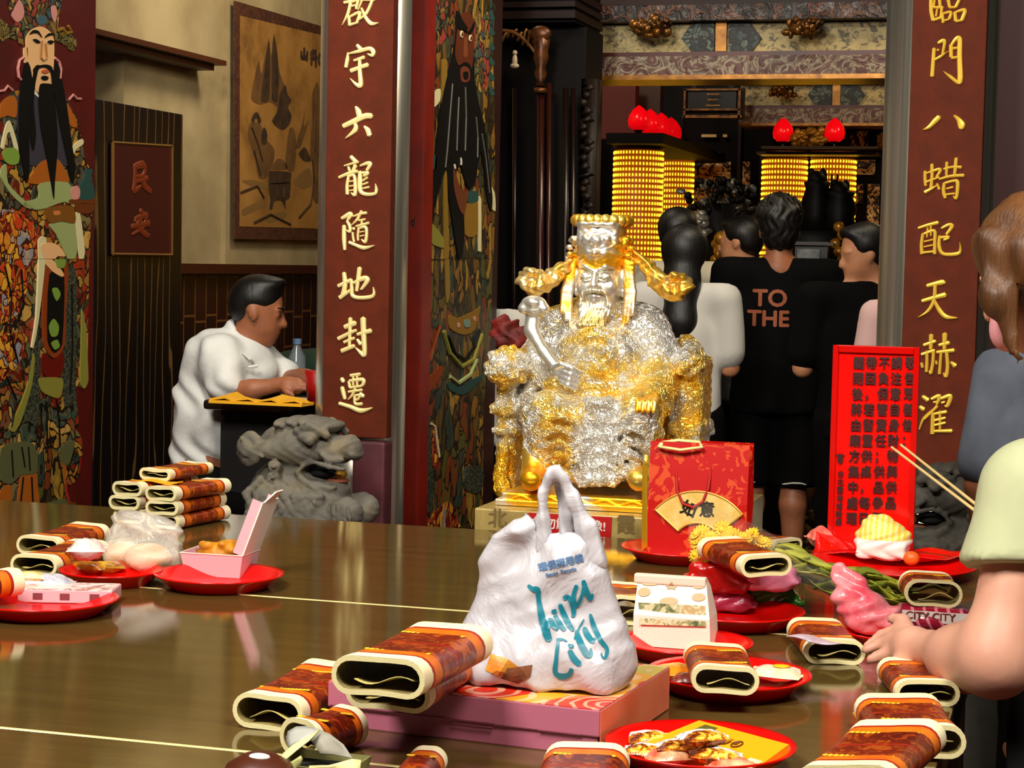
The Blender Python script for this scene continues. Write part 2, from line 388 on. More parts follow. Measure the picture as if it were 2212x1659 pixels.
# ---- folding screen leaf of dark grained wood with the red plaque
s = NT('zebra_wood'); co = s.coord((1, 2.4, .30)); n1 = s.noise(co, 5, 3, .5, .6); w = s.n('TexWave', {'Vector': co, 'Scale': 1.7, 'Distortion': 9., 'Detail': 3., 'Detail Scale': 1.2}, bands_direction='Y')
s.base(s.ramp(w.outputs[1], [(0, '060302'), (.90, '0e0604'), (.965, '1c0d06'), (.992, '6a4c2a')])); s.p(Roughness=.4); ZEBRA = s.m
px_ = WX+.16; y0 = at_x(196, 500, px_).y; y1 = at_x(383, 500, px_).y; zt = at_x(383, 247, px_).z
scr = thing('wooden_door_leaf', 'dark grained wooden door leaf with a maroon plaque, standing open against the cream wall', 'door', (px_, (y0+y1)/2, HF))
mb().box((0, 0, (zt-HF)/2), (.05, y1-y0, zt-HF), bev=.006).build('panel', ZEBRA, scr)
pq = mb(); k = px_+.03
def onx(X): return lambda a, b: at_x(a, b, X)
p0 = [at_x(a, b, k) for a, b in ((239, 308), (367, 316), (366, 551), (239, 549))]
inv = Vector((px_, (y0+y1)/2, HF))
pq.poly3([p-inv for p in p0], X_, .012).build('plaque', mat('maroon_plaque', '3c0a08', .5), scr)
fr = mb()
for a, b in zip(p0, p0[1:]+p0[:1]): fr.tube([a-inv+X_*.012, b-inv+X_*.012], .007, 4)
fr.build('plaque_border', mat('dull_gilt', '9a7038', .4, .6), scr)
ct = mb(); fx = lambda a, b: at_x(a, b, k+.013)-inv
Z1 = 2.765
strokes(ct, [[(x/Z1, y/Z1, w/Z1) for x, y, w in st] for st in [
    [(800, 1000, 20), (850, 985, 26), (865, 1010, 20), (850, 1050, 14), (805, 1055, 12)], [(805, 1005, 18), (805, 1080, 22), (800, 1140, 22), (840, 1110, 8)], [(810, 1085, 14), (880, 1065, 18)], [(845, 1055, 18), (865, 1110, 24), (900, 1145, 18)],
    [(835, 1255, 14), (850, 1275, 22)], [(810, 1300, 16), (808, 1325, 14)], [(812, 1305, 14), (875, 1285, 20), (865, 1310, 10)], [(845, 1300, 16), (820, 1350, 18), (870, 1400, 22), (890, 1405, 10)], [(870, 1320, 16), (850, 1360, 16), (790, 1400, 8)], [(785, 1355, 16), (890, 1335, 20)]]], fx, X_, .006)
ct.build('lettering', mat('orange_letter', '7a3010', .5, .2), scr)
# ================================================================ columns with couplet boards
STEEL = NT('brushed_steel'); co = STEEL.coord((40, 40, .4)); STEEL.base(STEEL.ramp(STEEL.noise(co, 1.5, 2).outputs[0], [(.3, 'b0aa98'), (.7, 'd8d4c6')])); STEEL.p(Metallic=.9, Roughness=.28); STEELM = STEEL.m
BOARD = mat('red_brown_board', '62240f', .7, col2='54200c', nscale=14, spec=.2)
GILT = NT('gold_leaf'); GILT.base('ffd24a'); GILT.p(Metallic=.35, Roughness=.38, **{'Specular IOR Level': .7}); GILTM = GILT.m
GILT2 = NT('pale_gold_leaf'); GILT2.base('ffe9a0'); GILT2.p(Metallic=.2, Roughness=.42); GILT2M = GILT2.m
CYL = 6.2
def column(label, pxl, pxr, bl, br, ybot, chars, gm, ref):
    c = at_y((pxl+pxr)/2, ref, CYL); r = (at_y(pxr, ref, CYL)-at_y(pxl, ref, CYL)).length/2
    t = thing('temple_column', label, 'column', (c.x, CYL, 0))
    mb_ = mb(); mb_.smooth = True
    mb_.lathe([(0, 0), (r*1.25, 0), (r*1.25, .12), (r*1.1, .2), (r, .24), (r, 4.3), (0, 4.3)], n=40); mb_.build('shaft', STEELM, t)
    yb = CYL-r-.02; a, b = at_y(bl, ref, yb).x-c.x, at_y(br, ref, yb).x-c.x; z0 = at_y((bl+br)/2, ybot, yb).z
    mb().box(((a+b)/2, -r-.012, (z0+4)/2), (b-a, .05, 4-z0), bev=.004).build('couplet_board', BOARD, t)
    g = mb(); off = Vector((c.x, CYL, 0))
    for sc_, ox, oy, sts in chars:
        strokes(g, [[(ox+x/sc_, oy+y/sc_, w/sc_) for x, y, w in st] for st in sts], lambda p, q: at_y(p, q, yb-.018)-off, -Y_, .007)
    g.build('lettering', gm, t); return t
def S_(t): return [[tuple(float(v) for v in p.split(',')) for p in st.split()] for st in t.strip().split('/')]
q1 = (5.1875, 700, 0); q2 = (6.9125, 700, 320); q3 = (4.7375, 700, 560); q4 = (5.353, 1960, 0); q5 = (6.382, 1960, 320); q6 = (4.253, 1960, 580)
LEFT_CH = [q1+(S_(t),) for t in (
 '225,30,34 330,10,38 390,-8,34/300,20,38 270,150,36 205,285,8/345,-60,30 335,20,30/300,70,26 375,55,26/385,0,34 360,100,28/280,180,32 288,285,36/290,190,26 400,140,38 372,250,34/285,282,32 380,252,28/450,-50,34 385,112,12/410,0,28 570,-5,38/545,0,36 475,150,38 370,242,10/420,90,22 470,200,40 530,265,48 610,258,14',
 '370,505,34 420,560,50/270,590,16 262,670,44 245,755,40/270,605,16 400,572,44 510,545,46 552,580,54 540,622,40 490,605,14/335,680,26 450,642,44/300,795,50 400,757,44 490,727,54/400,660,34 402,800,48 410,955,56 360,945,38 295,880,8',
 '355,1195,22 385,1250,66 400,1315,64/215,1415,52 350,1352,62 460,1302,66 535,1302,60/350,1385,36 350,1455,60 240,1555,8/450,1415,20 490,1460,60 510,1520,56')]
LEFT_CH += [q2+(S_(t),) for t in (
 '400,125,54 475,205,66/305,265,26 510,205,46/365,280,40 385,345,40/470,260,66 430,345,46/225,440,46 360,382,54 500,345,48/370,410,44 345,560,48 350,690,54/380,420,34 450,412,48 467,560,54 460,700,58 405,665,14/380,500,24 440,490,24/380,570,24 440,560,24/380,636,22 440,626,22/540,265,26 640,228,56 692,240,64 640,335,46/540,350,54 535,480,74 545,640,64 630,690,56 760,680,50 782,620,48 770,530,8/560,370,44 660,375,54 590,418,34/575,490,26 650,440,38/575,545,26 655,515,36/580,602,26 672,582,38',
 '265,1050,48 380,988,76 402,1005,56 345,1090,34/345,1090,38 387,1170,54 385,1250,44 330,1220,12/300,1160,62 300,1350,68 312,1520,44/435,1020,26 560,978,44 635,968,48/560,940,44 500,1060,44 410,1155,10/520,1082,26 615,1062,34/570,1070,34 560,1140,30/480,1168,34 670,1118,44/435,1190,40 455,1215,38/520,1190,38 507,1300,34 512,1380,30/530,1195,28 622,1182,48 637,1290,48 615,1400,54 560,1360,12/540,1255,22 600,1242,22/540,1315,22 600,1303,22/430,1260,34 437,1340,34 452,1400,34/375,1405,48 470,1447,48 600,1490,64 755,1455,14')]
LEFT_CH += [q3+(S_(t),) for t in (
 '145,275,38 280,212,42/205,140,42 215,260,52 190,370,44/160,395,46 250,332,36 280,300,10/280,210,32 285,300,38 292,370,42 360,395,40 480,385,42 512,350,32 505,285,8/365,90,52 347,220,42 335,325,32/290,250,26 400,197,52 445,210,54 412,270,38 380,310,26',
 '210,695,46 320,652,54/270,605,46 265,740,36/145,815,42 250,762,38 330,727,32/205,850,32 310,807,32/265,760,36 260,900,32/180,940,46 310,887,42/340,770,32 480,732,52/400,605,62 405,760,56 415,970,46 380,960,42 325,905,10/340,820,26 375,870,42',
 '180,1220,42 200,1255,42/185,1310,42 200,1370,46 215,1430,32/270,1190,32 370,1176,34/255,1250,32 265,1310,32/260,1245,28 395,1232,42 400,1280,38 370,1300,26/300,1200,24 300,1290,24/340,1195,24 340,1290,24/265,1315,26 385,1297,26/250,1357,26 390,1337,32/320,1320,28 290,1390,28 250,1435,12/370,1370,32 405,1405,42/320,1395,26 370,1390,30 350,1430,26 320,1440,22/315,1400,28 322,1478,32 390,1480,34/155,1475,36 270,1510,42 380,1550,52 495,1522,14')]
RIGHT_CH = [q4+(S_(t),) for t in (
 '275,-60,44 275,120,48 300,238,48/320,-20,30 308,70,26/285,85,34 412,88,40/372,-20,44 382,90,38/345,110,26 332,190,26/300,235,38 400,200,38/400,90,38 388,195,34/470,-20,44 490,85,40/470,-20,26 595,-15,44 560,82,40/490,88,34 560,84,30/405,165,38 415,265,38/410,160,28 502,142,40 485,222,38/420,242,28 480,226,28/550,140,40 560,242,48/560,142,28 665,118,50 632,232,48/560,247,38 640,236,30',
 '310,560,44 300,700,48 287,885,52/355,500,34 410,472,52 432,490,42 405,640,30/345,580,34 365,580,30/300,702,30 380,657,38 455,607,10/505,520,48 507,660,48/510,522,34 560,455,46 605,452,60 605,650,62 612,900,68 595,960,44 500,890,44 415,825,8/530,560,34 580,556,34/510,672,38 590,662,34/450,606,14 478,598,12',
 '370,1352,62 320,1400,66 250,1470,46 180,1505,10/540,1337,26 590,1380,54 625,1442,94 620,1490,56')]
RIGHT_CH += [q5+(S_(t),) for t in (
 '245,320,48 245,430,48 252,520,44/250,352,26 430,292,48 452,320,48 400,402,34/250,470,38 440,402,30/340,225,54 340,400,48 325,560,48/240,610,54 330,562,44 430,502,12/410,490,34 440,570,46/545,195,48 540,330,44 540,402,34/675,140,54 662,280,54 650,382,40/500,290,34 620,262,40 745,265,50/440,430,34 600,387,44 780,377,54/510,480,44 500,600,54 525,690,48/520,482,38 640,452,44 692,470,60 690,600,54 670,695,48 630,660,14/540,562,28 630,537,34/530,642,34 650,627,34',
 '150,1105,38 280,1062,48 425,1027,58/215,1180,44 195,1320,50 200,1460,54/230,1182,34 372,1142,54 377,1300,48 377,1460,54/280,1100,34 270,1230,26/325,1080,34 325,1210,26/230,1290,26 350,1262,26/230,1362,26 350,1337,26/215,1442,40 360,1427,38/470,1107,34 570,1057,50 617,1080,60 540,1190,42/460,1232,44 572,1230,54 500,1272,28/445,1210,44 440,1360,58 500,1460,54 690,1457,60 732,1400,40 722,1290,8')]
RIGHT_CH += [q6+(S_(t),) for t in (
 '180,160,36 320,127,54 330,140,32/135,300,36 250,267,42 350,242,54/255,160,36 245,290,38 190,390,32 100,450,8/245,290,28 300,390,46 360,445,46 460,455,12',
 '150,705,32 260,667,36/220,610,46 215,740,36/130,790,32 250,752,32/180,760,32 180,860,32 175,950,32/240,750,32 235,860,32 215,960,36 200,940,10/130,870,32 140,910,28/265,850,22 270,880,22/290,705,32 385,682,42/345,600,52 340,740,36/270,770,32 430,752,42/310,770,28 295,970,32/360,760,36 370,900,36 355,990,42 330,960,12/400,860,26 440,895,54',
 '140,1175,36 190,1210,48/115,1270,36 150,1295,48/110,1480,14 150,1380,28 240,1290,14/220,1200,28 295,1172,44 270,1250,28/240,1230,24 265,1225,22/310,1195,28 395,1172,48 370,1260,38 340,1260,12/315,1235,26 345,1225,22/275,1265,34 160,1385,14/235,1330,38 230,1520,44/250,1335,26 360,1317,38/250,1395,26 350,1372,28/250,1440,24 350,1417,28/245,1495,28 410,1492,40/300,1310,28 300,1480,26')]

column('steel column beside the desk, its maroon board of pale gold characters ending in 遷', 693, 876, 706, 846, 944, LEFT_CH, GILT2M, 500)
column('steel column beside the red notice sign, its maroon board of bright gold characters ending in 濯', 1900, 2146, 1957, 2117, 1090, RIGHT_CH, GILTM, 500)
# stone plinth face below the left board
lp = at_y(768, 950, CYL-.16); lq = at_y(838, 950, CYL-.16)
struct(mb().box(((lp.x+lq.x)/2, CYL-.15, lp.z/2), (lq.x-lp.x, .08, lp.z), bev=.01).build('trim_4', mat('purple_stone', '6a3038', .6, col2='4a2028', nscale=5)))
# red jambs between columns and door leaves
RED = mat('temple_red', '8c1a08', .45, col2='70120a', nscale=5)
ja = at_y(874, 500, 6.5).x; jb = at_y(908, 500, 6.5).x
struct(mb().box(((ja+jb)/2-.05, 6.55, 2.1), (jb-ja+.12, .1, 4.2)).build('trim_5', RED))
struct(mb().box((ja-.01, 6.47, 2.1), (.05, .06, 4.2)).build('trim_6', mat('deep_red', '4a0c06', .5)))
ka = at_y(2150, 500, 6.45).x
struct(mb().box((ka+.05, 6.5, 2.1), (.12, .1, 4.2)).build('trim_7', mat('deep_red', '4a0c06', .5)))
# ================================================================ painted door leaves
LX1, LX2 = -4.08, -2.26
smooth_paint = True
def decal(mbo, polys, fn, N, lay, off):
    for p in polys:
        n = len(p); o = []; fl = [558.4 < b < 560.6 for a, b in p]
        tg = [(0, 0) if fl[k] else ((p[(k+1) % n][0]-p[k-1][0])*.42, (p[(k+1) % n][1]-p[k-1][1])*.42) for k in range(n)]
        for k in range(n):
            a, b, m, w = p[k], p[(k+1) % n], tg[k], tg[(k+1) % n]; d = math.hypot(b[0]-a[0], b[1]-a[1])
            m = [v*min(1, d/(math.hypot(*m)+1e-6)) for v in m]; w = [v*min(1, d/(math.hypot(*w)+1e-6)) for v in w]
            for t in (0, .34, .67): o.append(tuple((2*t**3-3*t*t+1)*a[c]+(t**3-2*t*t+t)*m[c]+(3*t*t-2*t**3)*b[c]+(t**3-t*t)*w[c] for c in (0, 1)))
        mbo.poly3([fn(a, b)-off for a, b in (o if smooth_paint else p)], N, .0016*lay)
def line(mbo, pts, w, fn, N, lay, off, closed=False):
    P = [fn(a, b)-off+N*(.0016*lay) for a, b in pts]; P = P+[P[0]] if closed else P
    mbo.tube(P, w, 5)
OR_A = ornate('painted_robe', ['8a1a0c', 'a86a1c', '3a4a3c', 'b8862c', '6a1408', '4a4438', 'c89a4a', '25352f', '99300f', '7a6a40'], 15, lw=.07)
OR_B = ornate('painted_robe_gold', ['6a4a16', '8a5f1c', '3a2a10', '2c3a34', '7a3212', 'a47a2c', '2a1a0c', '54501e'], 17, lw=.06, stretch=(1, 1, .6))
OR_H = ornate('painted_crown', ['4a5a40', '8a6a2a', 'a03a30', '3c5058', 'b08a40', '5a4020'], 24, lw=.08)
OR_G = ornate('painted_scales', ['2a302a', '343a30', '24281f'], 44, line='5a5c44', lw=.05, dist=.1)
OR_R = ornate('painted_red_dragon', ['a01c0c', 'c23a14', '7a1208', 'd0781c', '8c8c94', 'e0a030'], 19, line='3a0804', lw=.06)
def paint(n, c): return mat('paint_'+n, c, .6, spec=.2)
PTS = dict(skin=paint('skin', 'e8b47c'), black=paint('black', '0a0806'), gold=paint('gold', '8a6420'), plum=paint('plum', '3a3640'), orange=paint('orange', 'a85a18'), green=paint('green', '9aa468'),
           brown=paint('brown', '6a3410'), teal=paint('teal', '2a4a44'), pink=paint('pink', 'd08a80'), cream=paint('cream', 'd8cc9a'), rust=paint('rust', '8a3a12'), olive=paint('olive', '8a8434'), dkred=paint('dark_red', '6a120a'), white=paint('white', 'd8d0bc'), bskin=paint('brown_skin', '5a2812'))
def leaf(label, X, pxn, pxf, bgm, items, lines, nm):
    ya, yb = at_x(pxn, 500, X).y, at_x(pxf, 500, X).y
    t = thing('painted_door', label, 'door', (X, (ya+yb)/2, HF)); off = Vector((X, (ya+yb)/2, HF))
    mb().box((-.03, 0, 2.0), (.06, yb-ya, 4.0), bev=.004).build('door_panel', bgm, t)
    fn = lambda a, b: at_x(a, b, X)
    by = {}
    for i, (nmz, m, lay, polys) in enumerate(items):
        o = by.setdefault((nmz, m.name), (mb(), m)); decal(o[0], polys, fn, X_, lay+(i % 5)*.15, off)
    for nmz, m, lay, w, pts in lines:
        o = by.setdefault((nmz, m.name), (mb(), m)); line(o[0], pts, w, fn, X_, lay, off)
    for (nmz, _), (o, m) in by.items(): o.build(nmz, m, t)
    return t
A = lambda L: [[(x/2.765, min(y, 1546)/2.765) for x, y in p] for p in L]
A2 = lambda L: [[(x/2.765, 560+max(y, 0)/2.765) for x, y in p] for p in L]
AL = lambda p: [(x/2.765, y/2.765) for x, y in p]
AL2 = lambda p: [(x/2.765, 560+y/2.765) for x, y in p]
C = lambda L: [[(680+x/2.765, min(y, 1546)/2.765) for x, y in p] for p in L]
C2 = lambda L: [[(680+x/2.765, 560+max(y, 0)/2.765) for x, y in p] for p in L]
CL = lambda p: [(680+x/2.765, y/2.765) for x, y in p]
CL2 = lambda p: [(680+x/2.765, 560+y/2.765) for x, y in p]
P = PTS
leaf('painted door leaf with a pale-faced bearded court official holding a tray', LX1, -70, 204, mat('door_red', '5a0c08', .5, col2='480906', nscale=3), [
    ('robe', OR_A, 1, A([[(-190, 700), (0, 620), (60, 560), (110, 540), (380, 580), (420, 640), (460, 720), (490, 860), (510, 960), (540, 1020), (552, 1190), (545, 1300), (530, 1659), (-190, 1659)]]) + A2([[(-190, -10), (530, -10), (525, 400), (518, 700), (500, 770), (450, 760), (470, 1000), (440, 1000), (490, 1080), (470, 1300), (400, 1380), (470, 1560), (480, 1700), (-190, 1700)]])),
    ('crown', OR_H, 2, A([[(60, -60), (350, -60), (345, 120), (332, 245), (290, 180), (230, 155), (175, 180), (150, 215), (130, 275), (100, 240), (90, 130), (62, 80)]])),
    ('crown_wing', ornate('painted_wing', ['8a6a26', '6a5220', '7a7038'], 40, lw=.09), 2, A([[(325, 205), (350, 175), (395, 190), (440, 215), (452, 250), (450, 290), (420, 305), (385, 270), (335, 245)], [(-60, 90), (0, 110), (60, 160), (90, 150), (92, 235), (50, 225), (0, 250), (-60, 240)]])),
    ('crown_flower', P['pink'], 3, A([[(65, 90), (75, 60), (95, 20), (110, 0), (130, 30), (138, 80), (120, 120), (90, 130)], [(300, 40), (325, 35), (335, 80), (322, 135), (305, 100)]])),
    ('crown_jewel', mat('paint_blue', '46626a', .3), 3, A([[(215, 110), (240, 88), (270, 100), (275, 135), (240, 150), (218, 135)]])),
    ('face', P['skin'], 3, A([[(150, 240), (160, 205), (190, 172), (240, 158), (290, 185), (316, 235), (318, 330), (312, 430), (300, 520), (250, 560), (210, 540), (185, 450), (162, 370)], [(137, 290), (158, 285), (158, 370), (142, 375)]])),
    ('beard', P['black'], 5, A([[(150, 370), (170, 400), (185, 500), (180, 600), (165, 820), (165, 1040), (148, 1090), (130, 1000), (112, 880), (104, 720), (112, 560)], [(232, 505), (270, 498), (305, 510), (322, 640), (335, 860), (318, 1080), (312, 1190), (290, 1060), (262, 900), (235, 760), (222, 600)], [(318, 380), (345, 400), (365, 500), (392, 650), (420, 860), (440, 1000), (424, 1095), (395, 960), (360, 800), (330, 640), (312, 500)], [(200, 400), (225, 388), (215, 430), (198, 520), (192, 640), (205, 800), (190, 900), (172, 820), (180, 620), (186, 480)]])),
    ('beard', P['black'], 5, A([[(190, 415), (215, 395), (262, 385), (300, 400), (315, 470), (318, 560), (305, 540), (296, 440), (265, 405), (225, 408), (200, 450)], [(238, 460), (258, 452), (280, 462), (270, 478), (244, 476)]])),
    ('brow', P['black'], 5, A([[(168, 205), (190, 180), (220, 185), (242, 225), (215, 198), (185, 198)], [(258, 225), (285, 198), (318, 205), (285, 212)], [(186, 238), (205, 232), (232, 252), (210, 258)], [(272, 250), (290, 240), (314, 248), (292, 264)]])),
    ('mouth', mat('paint_lip', 'c05a38', .5), 5, A([[(238, 425), (262, 415), (285, 425), (270, 436), (250, 436)]])),
    ('collar', P['white'], 4, A([[(165, 515), (185, 520), (225, 570), (222, 582), (170, 535)]])),
    ('chest_panel', P['plum'], 2.5, A([[(110, 560), (380, 590), (405, 800), (425, 985), (160, 985), (125, 900), (95, 700)]])),
    ('lappet', P['orange'], 3, A([[(165, 1095), (195, 1030), (240, 965), (330, 945), (380, 1010), (400, 1095)], [(0, 620), (60, 570), (95, 600), (90, 700), (40, 690), (0, 700)], [(395, 620), (440, 700), (455, 760), (410, 745)]])),
    ('sash', P['green'], 3.4, A([[(230, 1095), (400, 1090), (430, 1180), (440, 1240), (380, 1205), (260, 1245), (190, 1250), (130, 1210), (225, 1180)], [(0, 1010), (30, 980), (40, 1090), (120, 1180), (200, 1245), (150, 1240), (60, 1160), (0, 1060)]])),
    ('belt', mat('paint_belt', '7a4a18', .4), 4, A([[(262, 1250), (300, 1236), (380, 1228), (432, 1240), (440, 1330), (360, 1320), (285, 1330)]])),
    ('belt_jewel', mat('paint_jewel', 'd07a40', .3), 5, A([[(310, 1262), (345, 1258), (350, 1280), (315, 1284)]])),
    ('apron', P['green'], 3, A([[(290, 1335), (440, 1325), (455, 1500), (440, 1659), (400, 1659), (330, 1400)]])),
    ('serving_tray', P['brown'], 4, A([[(408, 1192), (560, 1182), (562, 1215), (410, 1220)], [(440, 1220), (550, 1215), (540, 1270), (455, 1270)]])),
    ('vase', P['teal'], 4, A([[(470, 1190), (468, 1110), (500, 1060), (505, 1010), (545, 1015), (535, 1060), (552, 1120), (552, 1185)]])),
    ('peach', P['pink'], 4, A([[(412, 1150), (425, 1120), (455, 1110), (470, 1140), (462, 1185), (425, 1190)]])),
    ('sleeve_lining', P['cream'], 4, A([[(0, 880), (25, 760), (50, 720), (80, 800), (100, 880), (104, 950), (85, 900), (55, 790), (35, 800), (15, 890)], [(415, 910), (440, 860), (485, 830), (490, 860), (450, 890), (425, 930)], [(445, 1270), (470, 1270), (500, 1500), (490, 1659), (470, 1560), (450, 1400)], [(222, 1440), (245, 1410), (270, 1430), (258, 1659), (225, 1659)]])),
    ('dragon_disc', mat('paint_jade', '7a9a3c', .4), 4, A([[(10, 910), (40, 885), (85, 885), (108, 925), (100, 975), (60, 985), (25, 965)]])),
    ('hand', P['skin'], 5, A([[(232, 1470), (270, 1450), (320, 1455), (360, 1490), (380, 1530), (335, 1530), (320, 1580), (345, 1620), (378, 1640), (360, 1659), (300, 1630), (258, 1560)]]) + A2([[(240, -15), (300, -15), (340, 40), (372, 90), (360, 105), (300, 70)]])),
    ('ring_ornament', mat('paint_jade', '7a9a3c', .4), 6, A2([[(322, -20), (360, -30), (382, 0), (370, 50), (330, 45)]])),
    ('tablet', P['rust'], 4, A2([[(262, 60), (395, 20), (385, 300), (376, 520), (312, 592), (250, 492)]])),
    ('tablet_face', P['black'], 5, A2([[(285, 90), (372, 60), (362, 505), (312, 560), (272, 480)]])),
    ('tablet_gem', mat('paint_jade', '7a9a3c', .4), 6, A2([[(282, 400), (310, 355), (340, 400), (330, 455), (295, 460)], [(300, 180), (330, 170), (350, 210), (325, 250)], [(295, 500), (330, 480), (345, 520), (315, 540)]])),
    ('red_knot', P['dkred'], 4, A2([[(250, 560), (310, 600), (370, 560), (368, 660), (310, 720), (245, 670)]])),
    ('pleats', P['olive'], 4, A2([[(230, 710), (360, 710), (365, 780), (340, 830), (255, 800), (230, 760)], [(190, 560), (200, 600), (180, 760), (120, 960), (80, 1030), (50, 1020), (55, 990), (110, 880), (165, 720)], [(482, 300), (505, 420), (520, 720), (495, 775), (472, 730), (478, 500)]])),
    ('ribbon', P['cream'], 5, A2([[(222, -10), (262, -10), (240, 200), (215, 400), (188, 530), (178, 525), (205, 350)]])),
    ('scale_panel', OR_G, 3, A2([[(395, 60), (445, 60), (455, 400), (440, 840), (385, 880), (370, 700), (385, 350)], [(190, 540), (235, 520), (225, 1000), (160, 950), (150, 850)]])),
    ('red_dragon', OR_R, 3, A([[(0, 1250), (100, 1260), (190, 1330), (215, 1460), (210, 1659), (-60, 1659), (-60, 1250)]]) + A2([[(-60, -10), (180, -10), (150, 200), (100, 330), (-60, 380)], [(-60, 500), (110, 430), (150, 460), (100, 640), (-60, 760)]])),
    ('skirt', P['orange'], 3, A2([[(120, 1290), (215, 1280), (225, 1700), (90, 1700)], [(0, 1380), (60, 1350), (50, 1700), (-80, 1700)], [(350, 1180), (390, 1150), (380, 1380), (350, 1330)]])),
    ('skirt_cloud', mat('paint_moss', '5a5c38', .5), 3.5, A2([[(0, 1130), (110, 1090), (200, 1110), (215, 1270), (120, 1290), (60, 1340), (0, 1320)], [(350, 1130), (420, 1080), (440, 1100), (400, 1230), (350, 1200)], [(235, 1470), (380, 1430), (385, 1500), (300, 1565), (240, 1530)]])),
    ('lower_dragon', OR_B, 3, A2([[(220, 1170), (345, 1150), (385, 1440), (360, 1500), (240, 1480)]])),
    ('shoe', P['brown'], 4, A2([[(380, 1480), (440, 1450), (475, 1540), (470, 1700), (380, 1700)]])),
    ('eye_white', P['white'], 4, A([[(186, 240), (205, 230), (234, 253), (212, 260)], [(270, 251), (290, 239), (316, 248), (292, 266)]])),
], [('robe_fold', P['black'], 4, .004, AL2(pt)) for pt in ([(20, 40), (60, 220), (50, 420), (100, 620)], [(120, 60), (130, 260), (80, 420)], [(30, 700), (90, 840), (60, 1000)], [(235, 860), (240, 1000), (225, 1120)], [(330, 840), (345, 980), (350, 1120)], [(270, 850), (275, 1100)], [(120, 1120), (140, 1240)], [(160, 1120), (170, 1260)], [(60, 1140), (70, 1300)], [(130, 1300), (110, 1500)], [(180, 1300), (190, 1500)], [(420, 150), (425, 500), (410, 800)])]+[('ear_ring', P['pink'], 4, .006, AL([(135, 340), (108, 360), (98, 410), (104, 460), (118, 475)])), ('ear_ring', P['pink'], 4, .006, AL([(318, 345), (345, 370), (356, 410), (350, 470)])),
    ('hat_string', P['pink'], 3, .005, AL([(-10, 545), (20, 540), (40, 512), (70, 540)])), ('hat_string', P['pink'], 3, .005, AL([(405, 595), (432, 565), (455, 590), (478, 590)])),
    ('nose_line', mat('paint_line', 'a06830', .5), 5, .004, AL([(240, 245), (236, 300), (234, 345), (250, 362), (270, 345), (266, 300), (262, 260)])),
    ('wing_curl', P['gold'], 3, .008, AL([(340, 180), (370, 170), (390, 200), (420, 190), (400, 155)]))], 'a')
